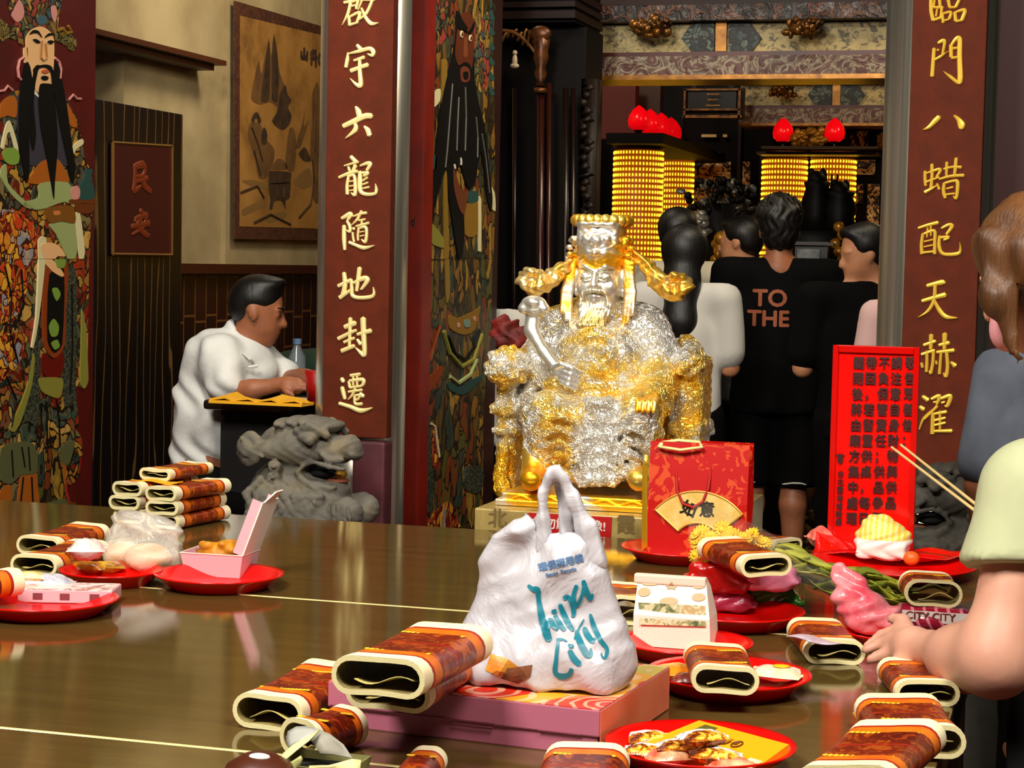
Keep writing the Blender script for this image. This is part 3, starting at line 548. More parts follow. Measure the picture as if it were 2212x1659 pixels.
leaf('painted door leaf with a dark-faced long-bearded guardian, beside the shrine cabinet', LX2, 903, 1077, mat('door_dark', '2a0c08', .5), [
    ('robe', OR_B, 1, C([[(690, -60), (1050, -60), (1060, 300), (1070, 600), (1075, 1200), (1065, 1700), (640, 1700), (630, 1400), (600, 1380), (580, 1320), (600, 1270), (630, 1270), (605, 1220), (640, 1100), (650, 1000), (660, 700), (650, 500), (670, 200)]]) + C2([[(640, -20), (1060, -20), (1055, 200), (1050, 500), (1020, 700), (1005, 1000), (1000, 1500), (960, 1600), (630, 1600), (650, 1300), (640, 900), (660, 600), (645, 300)]])),
    ('spine_fin', P['teal'], 2, C([[(655, 130 + 110*i), (690, 100 + 110*i), (690, 190 + 110*i), (640, 215 + 110*i)] for i in range(5)] + [[(1040, 60 + 90*i), (1072, 110 + 90*i), (1045, 120 + 90*i)] for i in range(6)])),
    ('helmet_plate', OR_H, 2, C([[(700, -60), (780, -60), (785, 200), (740, 300), (700, 280), (690, 120)], [(940, 120), (1030, 90), (1040, 420), (1000, 560), (950, 480)]])),
    ('face', P['bskin'], 3, C([[(828, 170), (850, 110), (900, 70), (940, 110), (940, 330), (925, 440), (905, 490), (860, 480), (835, 400), (825, 300)]])),
    ('beard', P['black'], 4, C([[(840, 65), (872, 120), (905, 170), (870, 160), (845, 150), (832, 250), (828, 330), (850, 390), (885, 370), (915, 385), (935, 420), (942, 330), (945, 500), (975, 640), (1005, 760), (1030, 1000), (1052, 1180), (1045, 1260), (1025, 1200), (1000, 1000), (985, 900), (968, 960), (950, 1080), (915, 1130), (890, 1080), (870, 1010), (862, 960), (850, 1000), (838, 990), (832, 1010), (850, 1150), (880, 1300), (882, 1420), (868, 1560), (862, 1640), (848, 1560), (825, 1400), (800, 1240), (785, 1100), (778, 1010), (762, 1040), (735, 1120), (705, 1250), (690, 1345), (682, 1290), (690, 1180), (705, 1000), (722, 800), (750, 600), (790, 420), (822, 300)]])),
    ('mouth', mat('paint_dark_lip', '6a3018', .5), 5, C([[(860, 410), (885, 395), (912, 415), (915, 475), (888, 492), (862, 480)]])),
    ('mouth_hollow', P['black'], 6, C([[(874, 432), (900, 430), (902, 468), (880, 472)]])),
    ('eye', P['cream'], 6, C([[(858, 205), (863, 184), (870, 186), (874, 210), (867, 226), (860, 220)], [(911, 228), (917, 208), (924, 214), (926, 235), (918, 247), (912, 243)]])),
    ('pupil', P['bskin'], 7, C([[(861, 207), (866, 191), (871, 208), (866, 219)], [(914, 230), (919, 215), (923, 233), (918, 241)]])),
    ('eyebrow', P['black'], 6, C([[(845, 165), (855, 130), (885, 165), (900, 195), (880, 180)], [(905, 195), (925, 165), (942, 130), (935, 175), (918, 200)]])),
    ('nose', mat('paint_nose', '7a3c1c', .5), 4, C([[(886, 220), (898, 225), (905, 320), (895, 345), (880, 335), (882, 280)]])),
    ('hand', mat('paint_dark_hand', '6a341a', .5), 5, C([[(818, 1000), (838, 1060), (860, 1120), (890, 1150), (905, 1160), (880, 1280), (850, 1240), (820, 1120)]])),
    ('fingernail', P['white'], 5.5, C([[(858, 940), (866, 950), (866, 985), (860, 985)], [(818, 980), (828, 985), (830, 1008), (822, 1005)]])),
    ('staff', mat('paint_bamboo', '8a6a20', .45), 3, C([[(748, 360), (782, 360), (780, 980), (765, 1000), (752, 900)], [(762, 1000), (782, 1040), (792, 1659), (765, 1659)]]) + C2([[(770, -10), (795, -10), (800, 200), (780, 260)]])),
    ('ribbon', P['teal'], 4, C([[(650, 720), (655, 830), (690, 920), (715, 930), (712, 1010), (670, 990), (630, 930), (618, 850)]])),
    ('sleeve', P['olive'], 3, C([[(625, 1310), (700, 1340), (760, 1420), (770, 1480), (700, 1460), (640, 1400)]])),
    ('wave_hem', P['cream'], 4, C([[(640, 1560), (690, 1590), (740, 1570), (768, 1620), (770, 1690), (750, 1680), (735, 1620), (690, 1640), (640, 1610)], [(970, 1170), (985, 1190), (985, 1500), (972, 1500)], [(700, 560), (740, 530), (738, 600), (700, 640)], [(1030, 1100), (1065, 1150), (1070, 1260), (1040, 1230)]])),
    ('boss', P['teal'], 3, C([[(900, 1160), (960, 1140), (975, 1190), (930, 1215), (905, 1200)]]) + C2([[(1000, 690), (955, 750), (880, 810), (800, 780), (790, 730), (860, 760), (930, 720)]])),
    ('apron_plate', P['gold'], 2.5, C([[(900, 1220), (970, 1215), (965, 1400), (890, 1400)]]) + C2([[(800, 330), (850, 350), (960, 300), (985, 280), (950, 420), (880, 450), (800, 410)]])),
    ('belt_jewel', mat('paint_jade2', '6a8a7a', .3), 4, C2([[(885, 365), (915, 360), (918, 400), (888, 405)]])),
    ('belt_jewel', P['pink'], 4, C2([[(845, 380), (858, 380), (858, 405), (845, 405)], [(940, 345), (952, 340), (955, 365), (943, 368)]])),
    ('forearm', P['rust'], 3.5, C2([[(660, 720), (740, 640), (760, 640), (750, 690), (680, 790), (662, 770)]])),
    ('lower_robe', OR_G, 2.4, C2([[(900, 1240), (1000, 1250), (985, 1390), (890, 1370)], [(640, 900), (690, 960), (700, 1500), (650, 1500)]])),
    ('hem_figure', OR_R, 2.6, C2([[(690, 1000), (730, 1020), (735, 1200), (700, 1260)], [(680, 1560), (740, 1480), (800, 1450), (850, 1560), (860, 1600), (680, 1600)]])),
], [('beard_strand', mat('paint_grey', '6a6458', .5), 6, .003, CL(pt)) for pt in ([(808, 500), (792, 700), (778, 880), (766, 1000)], [(846, 580), (838, 760), (834, 900)], [(950, 700), (960, 820), (958, 940)], [(885, 520), (890, 700), (884, 900)], [(985, 800), (1010, 960), (1030, 1150)])]+[('pleat', P['olive'], 3, .008, CL2([(760, 430), (800, 560), (870, 640), (940, 600), (990, 450)])), ('pleat', P['black'], 3, .007, CL2([(790, 460), (830, 560), (890, 600), (950, 520), (975, 420)])), ('pleat', P['green'], 3, .008, CL2([(800, 700), (850, 740), (920, 690), (960, 600)])),
    ('border_line', P['cream'], 3, .006, CL2([(685, 980), (710, 1000), (720, 1080), (735, 1180)])), ('border_line', P['rust'], 3, .006, CL2([(740, 400), (700, 520), (660, 640)]))], 'b')
# ================================================================ hanging painting on the plaster
SX = WX+.05
sp = [at_x(a, b, SX) for a, b in ((504, 2), (760, 77), (757, 521), (503, 516))]
off = (sp[0]+sp[3])/2
scrl = thing('hanging_painting', 'brown ink landscape painting with robed figures and a cauldron, on the cream wall', 'painting', off)
fn = lambda a, b: at_x(a, b, SX)
q = lambda L: [fn(a, b)-off for a, b in L]
s = NT('painting_border'); co = s.coord((1, 1, 1)); nz = s.noise(co, 22, 4, .6, 1.5); s.base(s.ramp(nz.outputs[0], [(.45, '3c1a0a'), (.56, '5a3014'), (.62, '3c1a0a')])); s.p(Roughness=.7)
mb().poly3(q([(504, 2), (760, 77), (757, 521), (503, 516)]), X_, .012).build('mount', s.m, scrl)
s = NT('painting_paper'); co = s.coord((1, 1, 1)); nz = s.noise(co, 3.5, 5, .65); s.base(s.ramp(nz.outputs[0], [(.3, '6a4618'), (.5, '96682a'), (.7, 'a8783a')])); s.p(Roughness=.7)
mb().poly3(q([(514, 34), (757, 92), (755, 496), (513, 489)]), X_, .014).build('paper', s.m, scrl)
ink1 = mat('ink_dark', '2a1a0a', .8, col2='4a3014', nscale=14); ink2 = mat('ink_mid', '5a3a18', .8, col2='6f4c20', nscale=10); ink3 = mat('ink_pale', '7c5a2a', .8)
d1, d2, d3 = mb(), mb(), mb()
decal(d2, A([[(1485, 590), (1510, 440), (1530, 360), (1545, 440), (1560, 380), (1575, 300), (1592, 225), (1605, 330), (1620, 200), (1640, 290), (1655, 430), (1690, 520), (1710, 600), (1650, 640), (1600, 610), (1540, 625)]]), fn, X_, 9.4, off)
decal(d1, A([[(1540, 600), (1565, 420), (1580, 300), (1592, 250), (1598, 400), (1590, 600)], [(1608, 590), (1608, 330), (1620, 215), (1640, 330), (1650, 470), (1640, 610)], [(1655, 560), (1690, 510), (1700, 560), (1725, 600), (1705, 640), (1725, 690), (1715, 740), (1680, 775), (1640, 760), (1610, 720), (1640, 670)],
   [(1590, 1050), (1600, 1020), (1720, 1030), (1722, 1070), (1715, 1180), (1690, 1200), (1690, 1250), (1670, 1200), (1625, 1200), (1610, 1250), (1595, 1245), (1600, 1190), (1588, 1120)], [(1820, 900), (1840, 960), (1800, 960), (1770, 920), (1800, 880)], [(1485, 720), (1500, 680), (1522, 672), (1545, 720), (1530, 740), (1515, 700), (1500, 735)], [(1545, 800), (1562, 760), (1580, 800), (1575, 860), (1548, 860)]]), fn, X_, 10, off)
decal(d2, A([[(1465, 800), (1480, 735), (1540, 740), (1560, 820), (1590, 850), (1625, 900), (1610, 1000), (1580, 1060), (1530, 1060), (1510, 960), (1490, 890)], [(1690, 1000), (1700, 850), (1715, 765), (1740, 770), (1755, 880), (1740, 1020)], [(1750, 880), (1790, 740), (1805, 660), (1800, 760), (1830, 720), (1780, 880)], [(1850, 560), (1880, 490), (1895, 540), (1925, 545), (1920, 580), (1900, 640), (1935, 720), (1935, 900), (1930, 1210), (1870, 1210), (1850, 1150), (1860, 960), (1835, 960), (1850, 700)], [(1610, 1010), (1640, 950), (1680, 960), (1700, 1010)]]), fn, X_, 9.6, off)
decal(d3, A([[(1430, 1080), (1500, 1075), (1600, 1110), (1590, 1130), (1480, 1110)], [(1560, 1300), (1680, 1260), (1700, 1290), (1600, 1330)], [(1430, 1250), (1550, 1200), (1560, 1230), (1440, 1290)], [(1740, 1080), (1830, 1000), (1850, 1100), (1790, 1130)]]), fn, X_, 9.2, off)
for pts in ([(1850, 950), (1860, 1100), (1840, 1220), (1770, 1300)], [(1485, 760), (1520, 850), (1550, 960)], [(1895, 700), (1890, 1000), (1895, 1200)], [(1870, 720), (1862, 900)], [(1915, 720), (1918, 1100)], [(1500, 900), (1540, 1050)], [(1600, 1090), (1710, 1085)], [(1640, 1110), (1640, 1180)], [(1680, 1110), (1680, 1180)], [(1420, 1150), (1520, 1110), (1560, 1180)], [(1500, 1330), (1600, 1280), (1720, 1340)]): line(d1, AL(pts), .006, fn, X_, 10, off)
d2.build('ink_wash', ink2, scrl); d1.build('ink_strokes', ink1, scrl); d3.build('pale_wash', ink3, scrl)
tt = mb()
strokes(tt, [[(x/2.765, y/2.765, w/2.765) for x, y, w in st] for st in [[(1800, 310, 12), (1800, 345, 12)], [(1800, 345, 10), (1830, 345, 12)], [(1818, 290, 14), (1816, 345, 10)], [(1836, 310, 12), (1832, 360, 12)], [(1855, 320, 10), (1885, 310, 12)], [(1868, 300, 10), (1860, 385, 12)], [(1885, 300, 12), (1888, 400, 12)], [(1855, 350, 10), (1895, 345, 10)], [(1905, 330, 10), (1905, 380, 10)], [(1905, 330, 10), (1930, 328, 10)], [(1928, 330, 10), (1928, 380, 10)], [(1906, 380, 10), (1930, 378, 10)]]], lambda a, b: at_x(a, b, SX+.016)-off, X_, .002)
tt.build('inscription', ink1, scrl)
# ================================================================ the hall behind: beams, lamps, altar
BZ1, BZ2 = 9.0, 12.2
def box_px(mbo, x0, y0, x1, y1, Y, dep, front=0.):
    """axis-aligned beam whose front face at depth Y spans the given rows at the middle column"""
    xm = (x0+x1)/2; a, b = at_y(x0, (y0+y1)/2, Y), at_y(x1, (y0+y1)/2, Y); zt, zb = at_y(xm, y0, Y).z, at_y(xm, y1, Y).z
    mbo.box(((a.x+b.x)/2, Y+dep/2-front, (zt+zb)/2), (abs(b.x-a.x), dep, zt-zb)); return (a.x, b.x, zb, zt)
s = NT('painted_landscape'); co = s.coord((1, 1, 1.4)); n1 = s.noise(co, 5, 6, .7, .8); n2 = s.noise(co, 22, 5, .7, 1.)
s.base(s.mix(s.ramp(n2.outputs[0], [(.5, '000000'), (.6, 'ffffff')]), s.ramp(n1.outputs[0], [(.35, '9a8a5a'), (.5, 'c4ae78'), (.65, 'a89a68')]), s.ramp(n1.outputs[0], [(.35, '3c4640'), (.5, '5a5a44'), (.65, '6a4a38')]))); s.p(Roughness=.6); LANDM = s.m
s = NT('carved_scroll_moulding'); co = s.coord((1, 1, 1)); n1 = s.noise(co, 9, 3, .5, 2.5); s.base(s.ramp(n1.outputs[0], [(.38, '4a2018'), (.46, '6e5c4a'), (.5, '9a9078'), (.54, '5e3428'), (.62, '4a2018')])); s.p(Roughness=.5); s.bump(n1.outputs[0], .5, .02); MOULD = s.m
FRET = ornate('painted_fret', ['3c4a48', '20282a', '5c6a5c', '2a2018'], 22, line='14100c', lw=.09, dist=.5)
GOLDW = mat('dull_gold_wood', 'a8722c', .35, .5, col2='6a4216', nscale=12)
WOODB = mat('brown_beam_wood', '2a1008', .5, col2='1c0a05', nscale=4, spec=.3)
s = NT('carved_dark_wood'); co = s.coord((1, 1, 1)); n1 = s.noise(co, 14, 4, .6, 1.8); s.base(s.ramp(n1.outputs[0], [(.42, '0e0604'), (.55, '2a120a'), (.62, '6a3a1c'), (.66, '1a0a06')])); s.p(Roughness=.35); s.bump(n1.outputs[0], .7, .02); CARVED = s.m
def beam_set(label, Y, x0, x1, ytop, ypan, ymid, ylow, ylip, posts, name='painted_beam'):
    o = at_y((x0+x1)/2, ypan[0], Y); t = thing(name, label, 'beam', (o.x, Y, o.z)); off = Vector((o.x, Y, o.z))
    def part(nm, m, y0, y1, dep, fr, xa=x0, xb=x1, rnd=0):
        q = mb(); box_px(q, xa, y0, xb, y1, Y, dep, fr); q.v = [tuple(Vector(v)-off) for v in q.v]; return q.build(nm, m, t)
    part('carved_top', CARVED, ytop, ypan[0]-2, .3, .1); part('picture_panel', LANDM, ypan[0], ypan[1], .25, 0)
    part('red_moulding', mat('moulding_red', '4a140c', .4), ypan[1], ymid, .3, .05); part('scroll_moulding', MOULD, ymid, ylow, .3, .07); part('bottom_lip', GOLDW, ylow, ylip, .3, .09)
    for px in posts:
        w = (ypan[1]-ypan[0])
        part('gilt_post', GOLDW, ypan[0], ypan[1], .05, .03, px-w*.18, px+w*.18)
        for sg in (-1, 1):
            xa, xb = sorted((px+sg*w*.24, px+sg*w*1.15)); q = mb(); y0, y1 = ypan[0]+1, ypan[1]-1; ym = (y0+y1)/2
            P_ = [(px+sg*w*.24, y0), (px+sg*w*1.0, y0), (px+sg*w*1.35, ym), (px+sg*w*1.0, y1), (px+sg*w*.24, y1)]
            dy = at_y(px, y0, Y).z-at_y((x0+x1)/2, y0, Y).z
            q.poly3([at_y(a, b, Y-.001)-off-Z_*dy for a, b in P_], -Y_, .02); q.build('fret_panel', FRET, t)
    return t, off
def cluster(mbo, c, n, r, rad, seed=1, sq=(1, 1, 1)):
    rn = random.Random(seed)
    for i in range(n):
        v = Vector((rn.gauss(0, 1), rn.gauss(0, 1), rn.gauss(0, 1))).normalized()*rn.uniform(.3, 1)
        mbo.ell(Vector(c)+Vector((v.x*r*sq[0], v.y*r*sq[1], v.z*r*sq[2])), [rad*rn.uniform(.6, 1.4) for _ in range(3)], 8, 5)
t, off = beam_set('nearer painted beam with landscape panels above the hall, cream and green', BZ1, 1180, 2320, 12, (48, 112), 122, 164, 174, (1560, 2185))
for px, py, sd in ((1405, 60, 3), (1735, 58, 4)):
    q = mb(); q.smooth = True; c = at_y(px, py, BZ1-.15); cluster(q, (0, 0, 0), 46, .075, .02, sd, (1.25, .6, .6)); o = q.build('carved_boss', mat('gilded_boss', '8a5a20', .3, .6, col2='2a1408', nscale=18), None, c)
    tag(o, 'gilded carved boss on the nearer beam, ' + ('first from the dark cabinet' if px < 1500 else 'nearest the right column'), 'carving', 'gilded bosses on the beams')
box = mb(); box_px(box, 1150, -60, 2350, 10, BZ1+.1, .4); struct(box.build('trim_8', WOODB))
t, off = beam_set('farther painted beam behind the red bud lamps, dim gold and green', BZ2, 1600, 2330, 172, (182, 228), 236, 268, 274, (1808, 2215))
q = mb(); q.smooth = True; cluster(q, (0, 0, 0), 40, .08, .02, 9, (1.2, .6, .5)); tag(q.build('carved_boss', MATS['gilded_boss'], None, at_y(1690, 196, BZ2-.15)), 'small gilded carved boss on the farther beam', 'carving', 'gilded bosses on the beams')
# red side wall, dark gable panels
q = mb(); box_px(q, 1296, 172, 1372, 300, 12.0, .1); struct(q.build('trim_9', mat('hall_red', '6a160a', .5)))
q = mb(); box_px(q, 1372, 180, 1425, 330, 12.3, .1); struct(q.build('trim_10', mat('hall_brown', '4a2812', .5, col2='2a140a', nscale=4)))
# name board
o = at_y(1540, 225, 11.8); nb = thing('name_board', 'dark carved name board with gilt rims hanging over the altar', 'sign', o)
q = mb()
for (x0, y0, x1, y1, fr, m, nm) in ((1476, 190, 1606, 256, 0, WOODB, 'board'), (1488, 198, 1592, 240, .03, mat('board_black', '120a06', .3), 'field')):
    q = mb(); box_px(q, x0, y0, x1, y1, 11.8, .06, fr); q.v = [tuple(Vector(v)-o) for v in q.v]; q.build(nm, m, nb)
q = mb()
for (x0, y0, x1, y1) in ((1480, 193, 1602, 197), (1480, 236, 1602, 240), (1480, 193, 1484, 256), (1597, 193, 1602, 256), (1478, 250, 1604, 256)): box_px(q, x0, y0, x1, y1, 11.8, .03, .05)
q.v = [tuple(Vector(v)-o) for v in q.v]; q.build('gilt_rim', mat('carved_gilt', '9a6426', .4, .4, col2='3a1c0c', nscale=30), nb)
q = mb()
for x in (1500, 1580): e = at_y(x, 195, 11.86)-o; q.box((e.x, e.y, e.z+.55), (.03, .03, 1.2))
q.build('hanging_rod', WOODB, nb)
q = mb(); glyphs(q, '三', .1, at_y(1540, 218, 11.73)-o, X_, Z_, -Y_, .004); q.build('lettering', GOLDW, nb)
# ---- pagoda lamps: drums of hundreds of tiny lit niches
s = NT('lamp_drum'); s.base('7a3a06'); s.p(Roughness=.5, **{'Emission Color': lin('f07808'), 'Emission Strength': .34}); DRUM = s.m
BULB = mat('lit_niche', 'ffcf40', .4, emit=('ffd030', 1.7)); LIP = mat('lamp_shelf', '8a3c06', .5, emit=('b84a04', .25))
def drum(label, px, pxw, pyt, pyb, Y, cols, rows, sides=0):
    c = at_y(px, (pyt+pyb)/2, Y); R_ = pxw/2/F*(c-CAM).dot(fw); zt, zb = at_y(px, pyt, Y).z, at_y(px, pyb, Y).z
    t = thing('pagoda_lamp', label, 'lamp', (c.x, Y, zb), group='golden pagoda lamps')
    H = zt-zb; n = 48; q = mb(); q.smooth = True; q.lathe([(0, 0), (R_*.97, 0), (R_*.97, H), (0, H)], n=n); q.build('drum', DRUM, t)
    q = mb(); q.lathe([(R_, H), (R_*1.04, H+.01), (R_*1.04, H+.05), (0, H+.09)], n=32); q.build('cap', mat('lamp_cap', '5a2c0c', .4, .3), t)
    q = mb(); q.lathe([(R_*1.03, 0), (R_*1.03, -.06), (.06, -.06), (.06, HF-zb+.05), (R_*.8, HF-zb+.05), (R_*.8, HF-zb), (0, HF-zb)], n=32); q.build('stand', mat('lamp_cap', '5a2c0c', .4, .3), t)
    b = mb(); sh = mb()
    for r in range(rows):
        z = (r+.5)*H/rows
        sh.lathe([(R_*.96, z-H/rows*.46), (R_*1.015, z-H/rows*.46), (R_*1.015, z-H/rows*.34), (R_*.96, z-H/rows*.34)], n=n)
        for k in range(cols*2):
            a = PI*k/cols
            if math.sin(a) < .15: 
                u = Vector((math.cos(a), math.sin(a), 0)); b.ell(u*R_*.985+Z_*(z+H/rows*.06), (R_*PI/cols*.26, R_*PI/cols*.26, H/rows*.30), 6, 4)
    b.smooth = True; bo = b.build('lit_niches', BULB, t, smooth=True); bo['kind'] = 'stuff'; sh.build('shelves', LIP, t)
    return t
drum('leftmost pagoda lamp with glowing golden niches, behind the worshipper in white', 1376, 108, 326, 640, 11.0, 22, 26)
drum('pagoda lamp partly behind the leftmost one, glowing golden', 1458, 78, 338, 640, 12.4, 20, 26)
drum('pagoda lamp under the left one of the two red bud lamps', 1692, 98, 345, 600, 12.4, 22, 22)
drum('pagoda lamp under the right one of the two red bud lamps', 1797, 98, 345, 600, 12.4, 22, 22)
drum('pagoda lamp right of the right column, cut by the frame edge', 2218, 98, 345, 560, 12.4, 22, 18)
# ---- red lotus-bud lamps
BUD = mat('red_bud_glass', 'e00410', .2, spec=.4, emit=('ff0510', .55))
def bud(label, px, py, h, Y, grp):
    c = at_y(px, py, Y); H = h/F*(c-CAM).dot(fw); r = H*.44
    t = thing('bud_lamp', label, 'lamp', c, group=grp)
    q = mb(); q.smooth = True; q.lathe([(0, -H*.5), (r*.5, -H*.5), (r*.92, -H*.36), (r, -H*.16), (r*.9, H*.08), (r*.55, H*.32), (r*.15, H*.46), (0, H*.5)], n=24); q.build('bud', BUD, t)
    q = mb(); q.lathe([(0, -H*.72), (r*.15, -H*.72), (r*.12, -H*.6), (r*.5, -H*.5), (0, -H*.49)], n=16); q.build('socket', mat('socket_black', '140c08', .4), t)
for i, (px, py, Y, w) in enumerate(((1380, 254, 10.9, 'nearest in the row of four'), (1404, 262, 11.5, 'second in the row of four'), (1428, 270, 12.1, 'third in the row of four'), (1449, 280, 12.7, 'farthest in the row of four'))): bud('red lotus-bud lamp above the left pagoda lamps, ' + w, px, py, 54, Y, 'row of four red bud lamps')
bud('red lotus-bud lamp standing left of the gilded flower carving', 1692, 280, 52, 11.9, 'pair of red bud lamps'); bud('red lotus-bud lamp standing right of the gilded flower carving', 1803, 280, 52, 11.9, 'pair of red bud lamps')
q = mb(); box_px(q, 1650, 318, 1900, 323, 11.9, .2, .1); box_px(q, 1640, 330, 1900, 336, 12.0, .2, .1); struct(q.build('trim_11', mat('shelf_wood', '3a2414', .35)))
q = mb(); box_px(q, 1352, 300, 1470, 322, 11.2, 2.0, .5); struct(q.build('trim_12', mat('shelf_black', '080403', .6, spec=.15)))
q = mb(); q.smooth = True; cluster(q, (0, 0, 0), 60, .13, .024, 12, (.95, .3, .42)); tag(q.build('flower_carving', mat('gilt_flowers', 'c88a2a', .35, .5, col2='7a4a14', nscale=10), None, at_y(1748, 298, 11.85)), 'gilded flower carving between the two red bud lamps', 'carving')
# ---- lattice screens with gilded openwork
s = NT('gilded_openwork'); co = s.coord((1, 1, 1)); ve = s.n('TexVoronoi', {'Vector': co, 'Scale': 24.}); n1 = s.noise(co, 16, 3, .6, 1.5)
s.base(s.ramp(n1.outputs[0], [(.40, '120805'), (.48, '2a1408'), (.52, 'd8a860'), (.60, 'f0cc88'), (.66, '1c0e06')], 'LINEAR')); s.p(Roughness=.35, Metallic=.2); s.bump(n1.outputs[0], .6, .02); OPENW = s.m
scn = thing('lattice_screen', 'dark lattice screen with gilded openwork squares behind the pagoda lamps', 'screen', at_y(1740, 450, 12.9)); off = scn.location.copy()
def scr_part(nm, m, rects, dep, fr, Y=12.9):
    q = mb()
    for r in rects: box_px(q, *r, Y, dep, fr)
    q.v = [tuple(Vector(v)-off) for v in q.v]; return q.build(nm, m, scn)
scr_part('frame', mat('screen_black', '0a0504', .6, spec=.15), [(1470, 255, 2330, 700)], .06, 0)
for r in ((1838, 284, 1876, 320), (1896, 284, 1912, 322), (1852, 346, 1892, 378), (1845, 398, 1866, 440), (1874, 398, 1900, 520), (1502, 350, 1580, 400), (1500, 406, 1590, 560), (1606, 350, 1622, 400), (2172, 284, 2210, 320), (2160, 346, 2190, 380), (2156, 398, 2180, 450)):
    scr_part('openwork_square', OPENW, [r], .03, .04)
q = [(1522, 300, 1552, 302), (1566, 294, 1574, 297), (1530, 332, 1560, 334)]
for r in [(1520, 292, 1552, 298), (1566, 292, 1575, 298), (1532, 330, 1560, 334)]: scr_part('gilt_bar', mat('bright_gilt', 'd8b878', .35, .4), [r], .03, .08)
scr_part('stile', WOODB, [(1593, 260, 1600, 640), (1826, 270, 1832, 640), (1640, 335, 1644, 640), (1742, 345, 1746, 640), (1905, 340, 1909, 640)], .05, .06)
# ---- dark carved shrine cabinet at the left of the hall
cb = at_y(1165, 500, 8.3); shr = thing('shrine_cabinet', 'very dark carved wooden shrine cabinet with slim columns beside the black-faced door', 'cabinet', (cb.x, 8.3, HF)); off = Vector((cb.x, 8.3, HF))
def sh_part(nm, m, rects, dep, fr=0., Y=8.3):
    q = mb()
    for r in rects: box_px(q, *r, Y, dep, fr)
    q.v = [tuple(Vector(v)-off) for v in q.v]; return q.build(nm, m, shr)
BLK = mat('cabinet_black', '080403', .6, spec=.15); RBK = mat('cabinet_brown', '2c0f07', .25)
sh_part('body', BLK, [(1060, 60, 1255, 1180)], .3)
sh_part('cornice', mat('cornice_brown', '1c0b06', .5, spec=.25), [(1040, -10, 1262, 6), (1040, 14, 1262, 26), (1040, 34, 1262, 50)], .5, .16); sh_part('cornice_body', BLK, [(1040, -60, 1258, 56)], .45, .12)
q = mb(); q.smooth = True
for px, w in ((1168, 9), (1186, 6)):
    a, b = at_y(px, 180, 8.14), at_y(px-2, 1100, 8.14); q.tube([a-off, b-off], w/F*8, 10)
q.build('column', RBK, shr)
q = mb(); q.smooth = True
for px, w in ((1222, 7), (1238, 5), (1112, 5)):
    a, b = at_y(px, 190, 8.16), at_y(px-2, 1100, 8.16); q.tube([a-off, b-off], w/F*8, 10)
q.build('column', mat('cabinet_dark', '160906', .25), shr)
q = mb(); q.smooth = True; c = at_y(1168, 160, 8.12)-off
q.lathe([(0, -.05), (.022, -.05), (.016, -.03), (.028, .0), (.02, .03), (.034, .07), (.03, .1), (.04, .15), (0, .18)], c, 16); q.lathe([(.0, -.08), (.028, -.08), (.028, -.06), (0, -.06)], c, 16)
q.ell(c+Vector((0, -.02, .17)), (.05, .02, .035), 12, 8); q.build('capital', mat('carved_gilt2', '6a3c18', .35, .4, col2='2a120a', nscale=20), shr)
q = mb(); q.smooth = True; q.tube([at_y(1080+84*k/10, 96-30*math.sin(PI*min(1, (.45+k/18))) + 30*(k/10)**3, 8.13)-off for k in range(11)], .008, 8); 
for k in range(7): q.tube([at_y(1085+11*k, 90-10*math.sin(k), 8.13)-off, at_y(1090+11*k, 70+6*math.cos(2*k), 8.13)-off, at_y(1098+10*k, 66+8*math.sin(3*k), 8.13)-off], .006, 6)
q.build('arch_carving', mat('carved_gilt3', '8a5a2c', .35, .4), shr)
q = mb(); q.smooth = True
for k in range(30): q.tube([at_y(1262+6*math.sin(k*2.2), 180+17*k, 8.22)-off, at_y(1270+9*math.cos(k*1.7), 188+17*k, 8.2)-off, at_y(1258+8*math.sin(k), 197+17*k, 8.22)-off], [.012, .02, .01], 6)
box_px(q, 1250, 170, 1284, 720, 8.3, .1); q.v = q.v[:-8]+[tuple(Vector(v)-off) for v in q.v[-8:]]
q.build('carved_edge', mat('carved_edge', '22140b', .5, col2='0e0805', nscale=14, spec=.3), shr)
q = mb(); q.smooth = True; cluster(q, (0, 0, 0), 14, .05, .02, 33, (.8, .8, 1.)); tag(q.build('hanging_ornament', mat('ornament_cream', '9a9060', .5, col2='6a6a40', nscale=10), None, at_y(1262, 76, 8.9)), 'pale hanging ornament at the left end of the nearer beam', 'ornament')
q = mb(); q.smooth = True; c = at_y(1112, 132, 8.0); q.ell(c, (.012, .012, .03), 10, 8); q.ell(c+Vector((0, 0, .035)), .011, 10, 8); q.ell(c-Vector((0, 0, .02)), (.02, .015, .012), 10, 8)
q.v = [tuple(Vector(v)-off) for v in q.v]; q.build('figurine', mat('ivory_figure', 'c0a888', .4), shr)
